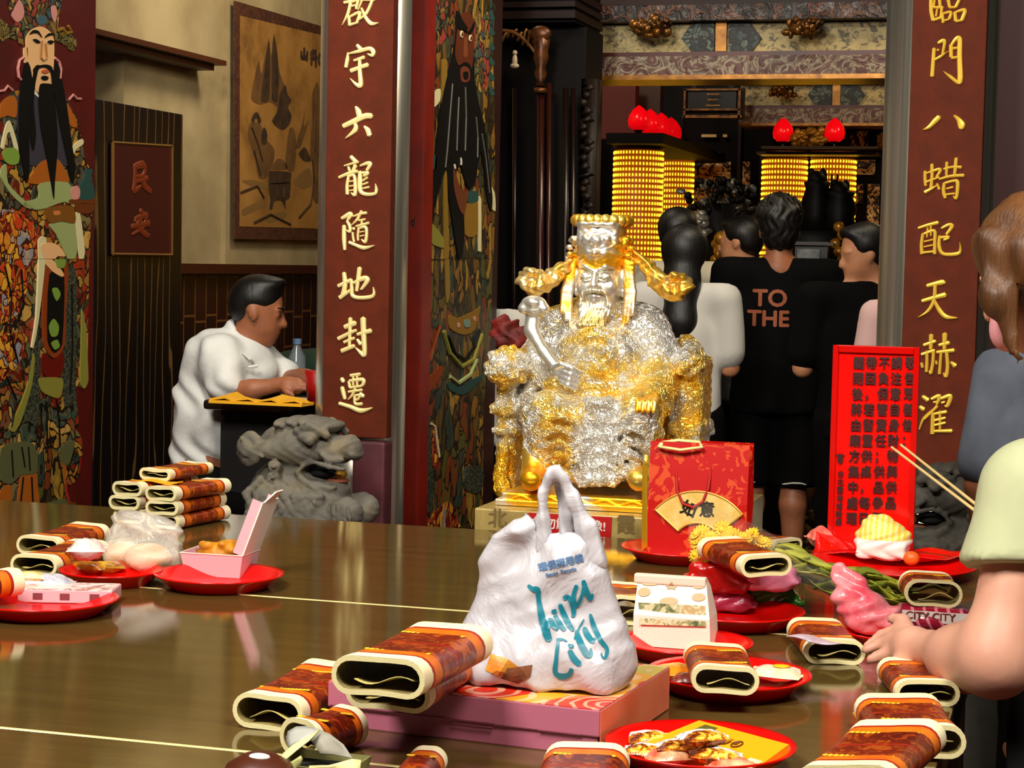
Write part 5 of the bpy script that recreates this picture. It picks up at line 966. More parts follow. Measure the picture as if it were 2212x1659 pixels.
def hand_sdf(S, w, d, nrm, L=.18, curl=.5, side=1, k=.006):
    """five-fingered hand from the wrist w, pointing along d, back of the hand along nrm"""
    w = Vector(w); d = Vector(d).normalized(); n = Vector(nrm); n = (n-d*n.dot(d)).normalized(); s_ = d.cross(n)*side
    S.chain([w, w+d*L*.2, w+d*L*.42], [.026, .030, .030], .012)
    for i, (o, l) in enumerate(((-.030, .40), (-.010, .47), (.010, .45), (.028, .36))):
        S.cone(w+d*L*.15+s_*o*.6, w+d*L*.46+s_*o, .014, .0105, .01)
        a = w+d*L*.46+s_*o; dd = d; segs = [a]
        for j, f in enumerate((.45, .32, .23)):
            dd = (dd*math.cos(curl*.7)-n*math.sin(curl*.7)).normalized() if j or curl > .4 else dd
            a = a+dd*L*l*f*(1.1); segs.append(a)
        S.chain(segs, [.0100, .0095, .0088, .0075], k)
    t0 = w+d*L*.12-s_*.020; t1 = t0+(d*.6-s_*.7-n*.3).normalized()*L*.24; t2 = t1+(d*.9-s_*.15-n*.4).normalized()*L*.18; S.chain([t0, t1, t2], [.014, .0115, .0085], k)
def drape(amp, f): return lambda V, N: amp*np.sin(V[:, 0]*f+2*np.sin(V[:, 2]*f*.22+V[:, 1]*f*.3))*np.clip(1-np.abs(N[:, 2]), 0, 1)
def standing(label, loc, H, rz, shirt, pants, skin=SKIN, hair=HAIR, arms='front', shorts=True, hairstyle='short', hfwd=(0, -1, 0), long_pants=False, width=1.0, fem=False, grp=None, res=.012):
    t = thing('person', label, 'person', loc, rz, grp); u = H/6.9; B = Sdf(res); hc = (0, -.01, H-.5*u)
    hp_, R = head_sdf(B, hc, u, hfwd); sw = .118*H*width; sh = .815*H
    B.chain([(-sw*.8, 0, sh), (sw*.8, 0, sh)], .05*H*.75, .04).ell((0, 0, .70*H), (.095*H*width, .062*H, .13*H), .04).ell((0, 0, .545*H), (.095*H, .065*H, .07*H), .04)
    wr = []
    for sg in (-1, 1):
        s0 = Vector((sg*sw, 0, sh)); 
        if arms == 'front': e = Vector((sg*sw*1.18, -.01*H, .635*H)); w = Vector((sg*sw*.45, -.14*H, .66*H))
        else: e = Vector((sg*sw*1.2, .015*H, .635*H)); w = Vector((sg*sw*1.2, -.03*H, .49*H))
        B.chain([s0, e], [.032*H, .025*H], .03).chain([e, w], [.025*H, .017*H], .015); hand_sdf(B, w, (w-e), (0, -1 if arms != 'front' else -.3, .5), .105*H, .6, sg)
        k_ = Vector((sg*.055*H, -.01*H, .285*H)); a = Vector((sg*.058*H, .012*H, .045*H))
        B.chain([(sg*.05*H, 0, .50*H), k_], [.055*H, .036*H], .03).chain([k_, k_+Vector((0, .014*H, -.07*H)), a], [.034*H, .036*H, .021*H], .02).chain([a, a+Vector((sg*.01*H, -.095*H, -.028*H))], [.024*H, .018*H], .015)
        wr.append((s0, e))
    B.plane((0, 0, .004), (0, 0, -1)); B.mesh('body', skin, t)
    S = Sdf(res); S.chain([(-sw*.82, 0, sh), (sw*.82, 0, sh)], .05*H*.75+.014, .04).ell((0, 0, .70*H), (.095*H*width+.022, .062*H+.022, .14*H), .05).cone((0, 0, .62*H), (0, 0, .47*H), max(.092*H*width, .09*H)+.014, max(.098*H*width, .1*H)+.02, .05, flat=(1, 1.3, 1))
    S.cone((0, .004, sh), (0, .012, .862*H), .055, .046, .02)
    for s0, e in wr: S.chain([s0, s0.lerp(e, .78)], [.032*H+.018, .030*H+.024], .03)
    S.plane((0, 0, .455*H), (0, 0, -1)).plane((0, .01, .855*H), (0, -.25, 1)); sm = S.mesh('shirt', shirt, t, drape(.006, 30))
    S = Sdf(res); S.ell((0, 0, .53*H), (.102*H, .075*H, .06*H), .03)
    for sg in (-1, 1):
        if long_pants: S.chain([(sg*.05*H, 0, .50*H), (sg*.055*H, -.01*H, .285*H), (sg*.058*H, .008*H, .03*H)], [.066*H, .05*H, .042*H], .02)
        else: S.chain([(sg*.052*H, 0, .50*H), (sg*.06*H, -.005*H, .27*H)], [.066*H, .058*H], .015)
    S.plane((0, 0, .022*H if long_pants else .262*H), (0, 0, -1)); S.mesh('trousers' if long_pants else 'shorts', pants, t, drape(.005, 26))
    S = Sdf(res*.8)
    S.ell(hp_(0, -.10, .17), (.385*u, .42*u, .385*u), .03, R)
    if hairstyle == 'tousled':
        rn = random.Random(5)
        for i in range(26): v = Vector((rn.gauss(0, 1), rn.gauss(0, 1), abs(rn.gauss(0, 1)))).normalized(); S.ell(hp_(v.x*.30, -.08+v.y*.33, .20+v.z*.33), .12*u, .03)
        S.ell(hp_(0, -.22, -.12), (.30*u, .22*u, .28*u), .04, R)
    if hairstyle == 'short': S.ell(hp_(0, -.24, -.08), (.28*u, .20*u, .22*u), .04, R).ell(hp_(0, .14, .38), (.28*u, .22*u, .12*u), .03, R)
    if hairstyle == 'long': S.chain([hp_(0, -.20, .1), hp_(0, -.34, -.5), hp_(0, -.42, -1.2), hp_(0, -.40, -1.75)], [.31*u, .31*u, .28*u, .14*u], .05, flat=(1, 1.3, 1)).ell(hp_(0, -.08, .12), (.37*u, .42*u, .40*u), .04, R)
    fv = Vector(hfwd).normalized()
    S.ell(hp_(0, .46, -.12), (.40*u, .26*u, .52*u), .01, R, 'sub')
    if hairstyle != 'long': S.ell(hp_(.36, .02, -.12), (.09*u, .14*u, .16*u), .01, R, 'sub').ell(hp_(-.36, .02, -.12), (.09*u, .14*u, .16*u), .01, R, 'sub')
    S.mesh('hair', hair, t, None if hairstyle != 'tousled' else (lambda V, N: .005*np.sin(V[:, 0]*150+2*np.sin(V[:, 2]*70))*np.sin(V[:, 1]*130)))
    return t, sm
def onto(o, mbo, direction, lift=.003):
    """press flat lettering onto a curved cloth"""
    bm = bmesh.new(); bm.from_mesh(o.data); from mathutils.bvhtree import BVHTree
    T = BVHTree.FromBMesh(bm); d = Vector(direction); out = []
    for v in mbo.v:
        h = T.ray_cast(Vector(v)-d*1.0, d)
        out.append(tuple((h[0]-d*lift) if h[0] is not None else Vector(v)))
    mbo.v = out; bm.free()
def stand_at(px, py_top, dep): p = at_d(px, py_top, dep); return Vector((p.x, p.y, HF)), p.z-HF
# --- the man in the black tee
loc, H = stand_at(1686, 436, 8.4)
tee, sm = standing('person in black tee reading TO THE and black knee-length shorts, seen from behind', loc, H, PI+math.radians(10), BLACKC, BLACKC, SKIND, HAIR, 'front', True, 'tousled', width=1.12)
q = mb(); Rz = Matrix.Rotation(-tee.rotation_euler.z, 3, 'Z')
def loc_of(o, v): return Matrix.Rotation(-o.rotation_euler.z, 3, 'Z') @ (Vector(v)-o.location)
bX = Matrix.Rotation(-tee.rotation_euler.z, 3, 'Z') @ X_
for body, px, py, sz in (('TO', 1664, 646, .100), ('THE', 1660, 690, .094)):
    c = loc_of(tee, at_y(px, py, loc.y-.15)); glyphs(q, body, sz, c, bX, Z_, Vector((0, 1, 0)), 0, .003, sx=1.05)
bm = bmesh.new(); vs = [bm.verts.new(v) for v in q.v]
for f in q.f: bm.faces.new([vs[i] for i in f])
bmesh.ops.triangulate(bm, faces=bm.faces[:]); bmesh.ops.subdivide_edges(bm, edges=[e for e in bm.edges if e.calc_length() > .015], cuts=2); bmesh.ops.triangulate(bm, faces=bm.faces[:])
bm.verts.index_update(); q = mb(); q.v = [tuple(v.co) for v in bm.verts]; q.f = [tuple(v.index for v in f.verts) for f in bm.faces]; q.mi = [0]*len(q.f); q.sm = [False]*len(q.f); bm.free()
onto(sm, q, (0, -1, 0)); pr = q.build('lettering', mat('rust_print', '8a4526', .7), sm)
# white piping at the hem of the shorts
q = mb()
for sg in (-1, 1): q.tube([(sg*.06*H+sg*.05*H*a, .058*H*math.sqrt(max(0, 1-a*a))-.005*H+.004, .268*H+.018*(1-abs(a))) for a in (-.95, -.6, -.2, .2, .5)], .0035, 6)
q.build('white_piping', mat('piping_white', 'c8c4bc', .6), [k for k in kids(tee) if k.name.startswith('shorts')][0])
# --- others before the altar
loc, H = stand_at(1600, 470, 9.3)
m2, _ = standing('person in charcoal tee with head in profile, beside the broad back reading TO THE', loc, H, PI+.2, mat('charcoal_cloth', '2c2e30', .85), BLACKC, SKIN, HAIR, 'front', True, 'short', hfwd=(.94, -.34, -.1), width=.85)
loc, H = stand_at(1466, 452, 8.95)
m3, sm3 = standing('person in cream shirt with a dark strap over the shoulder, facing the altar', loc, H, PI, mat('cream_cloth', 'b4aa94', .85, col2='a49a84', nscale=5), BLACKC, SKIND, HAIR, 'front', True, 'short', width=.92, long_pants=True)
q = mb(); P_ = [Vector((.10*H, .2, .86*H)), Vector((.05*H, .2, .78*H)), Vector((-.02*H, .2, .66*H)), Vector((-.08*H, .2, .56*H))]
q.grid([[p_+Vector((-.02, 0, -.01)), p_+Vector((.02, 0, .01))] for p_ in [P_[0].lerp(P_[1], k/5) for k in range(5)]+[P_[1].lerp(P_[2], k/5) for k in range(5)]+[P_[2].lerp(P_[3], k/5) for k in range(6)]])
onto(sm3, q, (0, -1, 0), .006); q.build('shoulder_strap', mat('strap_black', '0c0a0a', .7), sm3, solid=.004)
loc, H = stand_at(1482, 492, 7.9)
m4, _ = standing('person with very long straight black hair and a white shirt, facing the altar', loc, H, PI, mat('white_cloth', 'b8b4ac', .85), BLACKC, SKIN, HAIR, 'front', True, 'long', width=.9, long_pants=True)
loc, H = stand_at(1868, 487, 7.7)
m5, _ = standing('person in black tee with short black hair, head in profile, beside the TO THE tee', loc, H, PI+.3, BLACKC, BLACKC, SKIN, HAIR, 'front', True, 'short', hfwd=(.97, .1, -.22), long_pants=True, width=1.05)
loc, H = stand_at(2008, 520, 7.0)
m6, _ = standing('person in pale pink tee, mostly hidden behind the steel column by the notice sign', loc, H, PI, mat('pink_cloth', 'd8b0ac', .85), BLACKC, SKIN, HAIR, 'side', True, 'short', long_pants=True, res=.014)
loc, H = stand_at(1030, 560, 8.0)
m7, _ = standing('person mostly hidden behind the black-faced door leaf, only a pale sleeve showing', loc, H, PI, mat('white_cloth', 'b8b4ac', .85), BLACKC, SKIN, HAIR, 'side', True, 'short', long_pants=True, res=.014)
p = at_d(2330, 560, 4.7)
m8, _ = standing('person in grey-blue shirt and black trousers, behind the long brown hair', (p.x, p.y, 0), p.z, PI-.3, mat('greyblue_cloth', '5a606c', .85, col2='484e5a', nscale=6), BLACKC, SKIND, HAIR, 'side', True, 'short', long_pants=True, res=.014)
# red cloth bundle held behind the statue's armrest
q = Sdf(.008); c = at_y(1100, 725, SY+.12); q.ell((0, 0, 0), (.05, .04, .04), .03).ell((.04, 0, -.025), (.04, .035, .026), .03).ell((-.015, 0, .026), (.03, .026, .025), .02)
o = q.mesh('red_cloth_bag', mat('red_cloth', '7a1408', .7, col2='4a0c06', nscale=10), None, lambda V, N: .008*np.sin(V[:, 0]*120+3*np.sin(V[:, 2]*90)), c); tag(o, 'crumpled dark red cloth bag on the statue’s dragon-headed armrest', 'bag')
# ================================================================ seated man at the desk
SMY = at_d(560, 760, 7.0).y; so2 = at_y(480, 1030, SMY); 
man = thing('person', 'seated person in a white mandarin-collar shirt, forearms on the black desk', 'person', (so2.x, SMY, HF)); mo = Vector(man.location); K2 = F/((at_y(500, 800, SMY)-CAM).dot(fw))
def mp(px, py, dy=0.): return tuple(at_y(px, py, SMY+dy)-mo)
B = Sdf(.008); hd = Vector(mp(557, 672)); u = .232
hpm, Rm = head_sdf(B, hd, u, (.93, .30, -.20))
B.chain([mp(540, 745), mp(520, 800)], [.055, .07], .03).ell(mp(495, 810), (.10, .13, .15), .04).cone(mp(480, 850), mp(455, 1000), .12, .13, .04)
B.chain([mp(478, 775, -.13), mp(478, 845, -.16)], [.048, .042], .02).chain([mp(480, 848, -.16), mp(545, 842, -.17), mp(600, 832, -.16)], [.042, .036, .026], .015); hand_sdf(B, mp(604, 831, -.16), (1, .1, -.03), (0, -.2, 1), .15, .35, -1)
B.chain([mp(575, 785, .12), mp(618, 822, .10)], [.045, .04], .02).chain([mp(618, 822, .10), mp(650, 812, -.02)], [.038, .027], .015); hand_sdf(B, mp(652, 812, -.02), (.8, -.5, -.15), (0, 0, 1), .14, .4, 1)
zc = HF+.48
B.chain([(mp(450, 1010)[0], 0, .50), (mp(450, 1010)[0]+.29, .05, .50), (mp(450, 1010)[0]+.30, .05, .06)], [.10, .07, .05], .03).chain([(mp(450, 1010)[0], -.15, .50), (mp(450, 1010)[0]+.29, -.16, .50), (mp(450, 1010)[0]+.30, -.16, .06)], [.10, .07, .05], .03)
B.mesh('body', SKIND, man)
S = Sdf(.008)
S.ell(mp(498, 800), (.125, .17, .15), .04).chain([mp(452, 765, -.05), mp(425, 850, -.03), mp(413, 940, -.02), mp(412, 1012, -.02)], [.085, .07, .05, .045], .05).chain([mp(530, 800), mp(475, 900), mp(445, 1000)], [.12, .15, .13], .05)
S.chain([mp(475, 765, -.13), mp(486, 826, -.17)], [.075, .066], .03).chain([mp(560, 775, .10), mp(618, 812, .10)], [.065, .055], .03)
S.chain([mp(520, 742, .03), mp(552, 782, .02)], [.062, .04], .02); S.cone(mp(518, 722), mp(536, 752), .062, .07, .02)
S.plane(mp(490, 838, -.17), (.15, 0, -1) , .004) if False else None
S.ell(mp(536, 706), (.055, .06, .05), .01, None, 'sub')
S.plane(mp(440, 1022), (0, 0, -1))
S.mesh('shirt', mat('white_linen', 'dcdcd8', .8, col2='ccccc8', nscale=5, bump=(30, .25, .01)), man, lambda V, N: .007*np.sin(V[:, 0]*55+26*V[:, 2]+2*np.sin(V[:, 2]*28))*np.clip(1.2-np.abs(N[:, 2]), 0, 1))
q = mb(); q.tube([mp(536, 793, -.16), mp(548, 792, -.15), mp(556, 790, -.14)], .006, 6); q.tube([mp(524, 762, -.13), mp(540, 776, -.12), mp(547, 782, -.10)], .005, 6); q.build('frog_button', mat('white_linen', 'dcdcd8'), man)
S = Sdf(.0065); S.ell(hpm(0, -.08, .20), (.37*u, .42*u, .36*u), .03, Rm).ell(hpm(0, .06, .42), (.30*u, .30*u, .11*u), .03, Rm).ell(hpm(0, -.27, -.02), (.27*u, .17*u, .24*u), .03, Rm).ell(hpm(0, .50, -.06), (.42*u, .26*u, .40*u), .01, Rm, 'sub')
for sg in (-1, 1): S.ell(hpm(sg*.37, .04, -.10), (.10*u, .24*u, .22*u), .01, Rm, 'sub')
S.mesh('hair', HAIR, man)
q = mb()
for sg in (-1, 1): q.ell(hpm(sg*.13, .365, .015), (.018*u*2, .012*u, .014*u*1.4), 8, 6, Rm.to_matrix()); q.tube([hpm(sg*.05, .385, .115), hpm(sg*.14, .375, .135), hpm(sg*.22, .31, .115)], .0035, 6)
q.build('eyes_and_brows', HAIR, man)
# trousers and stool (dark)
S = Sdf(.014); bx = mp(450, 1010)[0]
for y in (.05, -.15): S.chain([(bx, y*.8, .52), (bx+.30, y, .51), (bx+.31, y, .08)], [.13, .085, .07], .03)
S.mesh('trousers', BLACKC, man)
st = thing('stool', 'dark wooden stool under the seated person in white', 'stool', (mo.x+bx+.02, SMY-.05, HF))
mb().box((0, 0, .37), (.34, .34, .04), bev=.01).build('seat', mat('stool_wood', '4a2a14', .5), st)
for a in (-1, 1):
    for b in (-1, 1): mb().box((a*.13, b*.13, .175), (.04, .04, .35)).build('leg', mat('stool_wood', '4a2a14', .5), st)
# ================================================================ desk and the things on it
DY = SMY-.28; dz = at_y(560, 868, DY).z; dl = at_y(437, 870, DY).x
dsk = thing('desk', 'black desk with a thin rounded top, carrying the yellow paper packet', 'desk', (dl+.17, DY+.33, HF))
q = mb(); q.box((.02, -.26, (dz-HF)/2-.02), (.29, .03, dz-HF-.04)); q.box((.155, .02, (dz-HF)/2-.02), (.03, .56, dz-HF-.04)); q.build('body', mat('desk_black', '070505', .6), dsk)
mb().box((0, 0, dz-HF-.018), (.34, .66, .036), bev=.014).build('top', mat('desk_top', '1c100a', .3), dsk)
def on_desk(px, py): return at_z(px, py, dz)
p0 = on_desk(470, 872); q = mb(); q.smooth = False
pk = thing('paper_packet', 'yellow paper packet on the desk edge before the seated person', 'paper', (p0.x+.13, p0.y+.07, dz))
rows = [[(-.17+.34*i/12, -.05+.10*j, .012+.012*math.sin(i*.9)*j+.004*(i % 3)) for j in (0, .33, .66, 1)] for i in range(13)]
q.grid(rows); q.build('upper_sheet', mat('yellow_paper', 'e8a814', .6), pk, solid=.006); mb().box((0, 0, .005), (.34, .11, .01)).build('lower_sheets', mat('yellow_paper', 'e8a814'), pk)
p0 = on_desk(660, 868); mb().box((0, 0, .006), (.2, .12, .012), rz=.1).build('paper_sheets', mat('pale_paper', 'd0b898', .6), None, (p0.x, p0.y+.05, dz)); tag(bpy.data.objects['paper_sheets'], 'pale paper sheets on the desk right of the yellow packet', 'paper')
for i, (px, py) in enumerate(((578, 850), (610, 850))):
    p0 = at_y(px, 864, DY+.16); q = mb(); q.smooth = True; q.lathe([(0, 0), (.03, 0), (.042, .015), (.044, .035), (.03, .055), (0, .058)], n=20); o = q.build('ink_pot', mat('glossy_black', '050505', .08), None, (p0.x, DY+.16, dz)); tag(o, 'glossy black round pot on the desk, ' + ('between the forearm and the other pot' if i == 0 else 'beside the calculator'), 'pot', 'black pots on the desk')
p0 = at_y(645, 860, DY+.20); cal = thing('calculator', 'small black and orange device under the hands of the seated person', 'device', (p0.x, DY+.2, dz)); mb().box((0, 0, .014), (.13, .1, .028), bev=.008).build('body', mat('glossy_black', '050505'), cal); mb().box((.02, -.01, .03), (.07, .04, .004)).build('label_strip', mat('orange_strip', 'a04a1a', .5), cal)
p0 = at_y(685, 868, DY+.08); q = mb(); q.smooth = True; q.lathe([(0, 0), (.034, 0), (.045, .11), (.043, .11), (.032, .006), (0, .006)], n=24); o = q.build('red_cup', mat('cup_red', '9a0c08', .4), None, (p0.x, DY+.08, dz)); tag(o, 'red paper cup on the desk beside the steel column', 'cup')
p0 = at_y(641, 800, DY+.5); bt_ = thing('water_bottle', 'clear plastic water bottle with a blue cap behind the hands', 'bottle', (p0.x, DY+.5, dz)); q = mb(); q.smooth = True; q.lathe([(0, 0), (.03, 0), (.033, .02), (.033, .13), (.014, .17), (.014, .18), (0, .18)], n=20); q.build('bottle', mat('clear_plastic', 'b8c4cc', .1, trans=.7), bt_); q = mb(); q.lathe([(0, .18), (.017, .18), (.017, .2), (0, .2)], n=16); q.build('cap', mat('cap_blue', '6a88b0', .4), bt_)
S = Sdf(.012); S.ell((0, 0, .0), (.2, .12, .09), .03).ell((.1, 0, .02), (.12, .1, .08), .03); S.plane((0, 0, -.05), (0, 0, -1)); p0 = at_y(665, 790, SMY+.7); o = S.mesh('green_bag', mat('green_cloth', '12301e', .8), None, None, (p0.x, p0.y, dz+.05)); tag(o, 'dark green bag behind the desk beside the column', 'bag')
side = mb().box((0, 0, (dz-HF)/2), (.5, .36, dz-HF)).build('side_cabinet', mat('desk_black', '070505'), None, (p0.x-.05, p0.y, HF)); tag(side, 'black side cabinet under the dark green bag', 'cabinet')
# ================================================================ the woman at the right end of the table
wo = at_y(2330, 1400, 3.05); wmn = thing('person', 'person with long brown hair and a pale green tee, reaching over the table', 'person', (wo.x, 3.05, 0)); wv = Vector(wmn.location)
def wp(px, py, y=3.05): return tuple(at_y(px, py, y)-wv)
B = Sdf(.007); u = .215; hd = Vector(wp(2246, 592, 3.06))
hpw, Rw = head_sdf(B, hd, u, (-.86, .30, -.42))
shl = Vector(wp(2236, 1060, 3.02)); el = Vector(wp(2150, 1424, 2.94)); wri = Vector(wp(2012, 1402, 3.10))
B.chain([shl, el], [.056, .047], .02).chain([el, el.lerp(wri, .5)+Vector((0, 0, -.006)), wri], [.046, .041, .027], .055)
w0 = wri; kn = Vector(wp(1936, 1396, 3.17))
B.chain([w0, w0.lerp(kn, .5), kn], [.027, .032, .026], .015)
fl_ = [((1944, 1362, 3.20), (1906, 1372, 3.215), (1872, 1398, 3.21)), ((1934, 1384, 3.17), (1900, 1392, 3.175), (1870, 1404, 3.17)), ((1934, 1410, 3.14), (1902, 1416, 3.145), (1878, 1426, 3.14)), ((1944, 1430, 3.11), (1914, 1450, 3.105), (1899, 1482, 3.10))]
for i, f in enumerate(fl_):
    P_ = [wp(*a) for a in f]; B.chain([tuple(Vector(w0)*.45+Vector(P_[0])*.55)]+P_, [.0135, .0125, .0108, .0085], .0035)
B.chain([tuple(Vector(w0)*.6+Vector(kn)*.4), wp(1950, 1342, 3.22), wp(1925, 1336, 3.235)], [.016, .013, .009], .006)
z1 = shl.z; X0 = .06; hs_ = Vector(wp(2235, 1180, 3.16))
B.chain([shl, (X0, .03, z1+.01), (X0+.2, .05, z1-.02)], [.05, .06, .05], .03).cone((X0, .02, z1+.02), hpw(0, -.1, -.5), .055, .05, .03)
B.ell((X0+.02, .02, z1-.2), (.14, .11, .24), .04).ell((X0+.02, .02, .86), (.15, .12, .14), .04)
B.chain([(X0+.2, .05, z1-.02), (X0+.27, .08, z1-.28), (hs_.x+.05, hs_.y-.02, hs_.z-.01)], [.045, .04, .025], .02); hand_sdf(B, hs_+Vector((.05, -.02, -.01)), (-.7, .5, .1), (0, 0, 1), .16, 1.0, -1)
for sg in (-1, 1): B.chain([(X0+.02+sg*.085, .02, .82), (X0+.02+sg*.09, .01, .47), (X0+.02+sg*.09, .03, .08)], [.085, .055, .036], .03).chain([(X0+.02+sg*.09, .03, .06), (X0+.02+sg*.1, -.13, .035)], [.036, .028], .02)
B.plane((0, 0, .005), (0, 0, -1)); B.mesh('body', SKINP, wmn)
S = Sdf(.009); d_ = (el-shl).normalized(); S.chain([shl, shl.lerp(el, .46)], [.076, .082], .03); S.plane(shl.lerp(el, .46), tuple(d_*.9+Vector((.2, 0, -.2))))
S.chain([shl, (X0, .03, z1+.01), (X0+.2, .05, z1-.02)], [.066, .075, .066], .04).ell((X0+.03, .03, z1-.2), (.165, .135, .26), .05).cone((X0+.03, .03, z1-.3), (X0+.03, .03, .84), .15, .165, .05).chain([(X0+.2, .05, z1-.02), (X0+.25, .07, z1-.17)], [.07, .07], .03)
S.plane((0, 0, .86), (0, 0, -1)); S.mesh('shirt', mat('pale_green_cloth', 'b2b690', .8, col2='a6aa84', nscale=6), wmn, drape(.006, 34))
S = Sdf(.014); S.ell((X0+.02, .02, .86), (.17, .14, .13), .03)
for sg in (-1, 1): S.chain([(X0+.02+sg*.085, .02, .82), (X0+.02+sg*.09, .01, .47), (X0+.02+sg*.09, .03, .06)], [.10, .075, .06], .03)
S.mesh('trousers', mat('dark_trousers', '0c0a0c', .9), wmn)
S = Sdf(.009); S.ell(hpw(0, -.10, .12), (.42*u, .48*u, .44*u), .03, Rw)
for i in range(9):
    a = -.9+.225*i; S.chain([hpw(.36*math.sin(a*1.7), -.12-.34*math.cos(a*1.7), .15), hpw(.44*math.sin(a*1.7), -.16-.42*math.cos(a*1.7), -.45), hpw(.46*math.sin(a*1.7), -.10-.42*math.cos(a*1.7), -1.0-.2*math.cos(a*3))], [.12*u, .13*u, .05*u], .03)
S.chain([hpw(.30, .16, .30), hpw(.40, .20, -.1), hpw(.42, .22, -.55)], [.10*u, .09*u, .04*u], .03)
S.ell(hpw(0, .50, -.10), (.30*u, .26*u, .46*u), .01, Rw, 'sub')
S.mesh('hair', HAIRB, wmn, lambda V, N: .0035*np.sin(V[:, 0]*160+V[:, 1]*140+2*np.sin(V[:, 2]*25)))
q = mb(); q.smooth = True; q.ell(hpw(0, .27, -.22), (.22*u, .17*u, .26*u), 20, 14, Rw.to_matrix()); q.build('face_mask', mat('pink_mask', 'e09aa0', .7, col2='d0808c', nscale=6), wmn)
# ================================================================ offering table of polished dark stone
s = NT('polished_brown_stone'); co = s.coord((.5, 9, 1)); n1 = s.noise(co, 3, 4, .6, .1); co2 = s.coord((3, 60, 1)); n2 = s.noise(co2, 5, 4, .7)
s.base(s.ramp(s.math('ADD', s.math('MULTIPLY', n1.outputs[0], .6), s.math('MULTIPLY', n2.outputs[0], .4)), [(.30, '4a3a1a'), (.52, '54421e'), (.74, '5e4b24')])); s.p(Roughness=.07, IOR=1.6, **{'Specular IOR Level': .6}); s.bump(n2.outputs[0], .012, .004); STONE = s.m
TX0, TX1, TY0, TY1 = -3.7, -.158, 1.22, 4.521
SEAM = [2.337, 3.438]
tbl = thing('offering_table', 'long polished dark stone offering table covered with offerings, in front of the gilded statue', 'table', ((TX0+TX1)/2, (TY0+TY1)/2, 0)); to = Vector(tbl.location)
def tl(x, y, z): return Vector((x, y, z))-to
ys = [TY0]+SEAM+[TY1]
for a, b in zip(ys, ys[1:]): mb().box(tl((TX0+TX1)/2, (a+b)/2, TZ-.03), (TX1-TX0, b-a-.006, .06), bev=.003).build('stone_slab', STONE, tbl)
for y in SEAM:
    q = mb(); q.smooth = True; q.tube([tl(TX0, y, TZ-.004), tl(TX1, y, TZ-.004)], .0052, 12); q.build('joint_glint', mat('joint_highlight', 'f0dc98', .3, .25), tbl)  # pale strip colour stands in for light glinting along the slab joints
q = mb(); q.box(tl(TX1-.05, (TY0+TY1)/2, TZ-.12), (.05, TY1-TY0-.1, .12)); q.box(tl((TX0+TX1)/2, TY1-.06, TZ-.12), (TX1-TX0-.1, .05, .12)); q.build('apron', mat('table_wood', '1a0e0a', .35), tbl)
for x, y in ((TX1-.07, 3.0), (TX1-.07, 2.3), (TX1-.09, TY1-.1), (TX1-.07, 1.4), (TX0+.1, TY1-.1), (TX0+.1, 1.4)): mb().box(tl(x, y, (TZ-.06)/2), (.07, .09, TZ-.06), bev=.006).build('leg', mat('table_wood', '1a0e0a'), tbl)
for x in (TX1-.05,):
    for y in (2.86, 2.76): q = mb(); q.smooth = True; q.tube([tl(x, y, 0), tl(x, y, TZ-.07)], .016, 12); q.build('steel_post', STEELM, tbl)
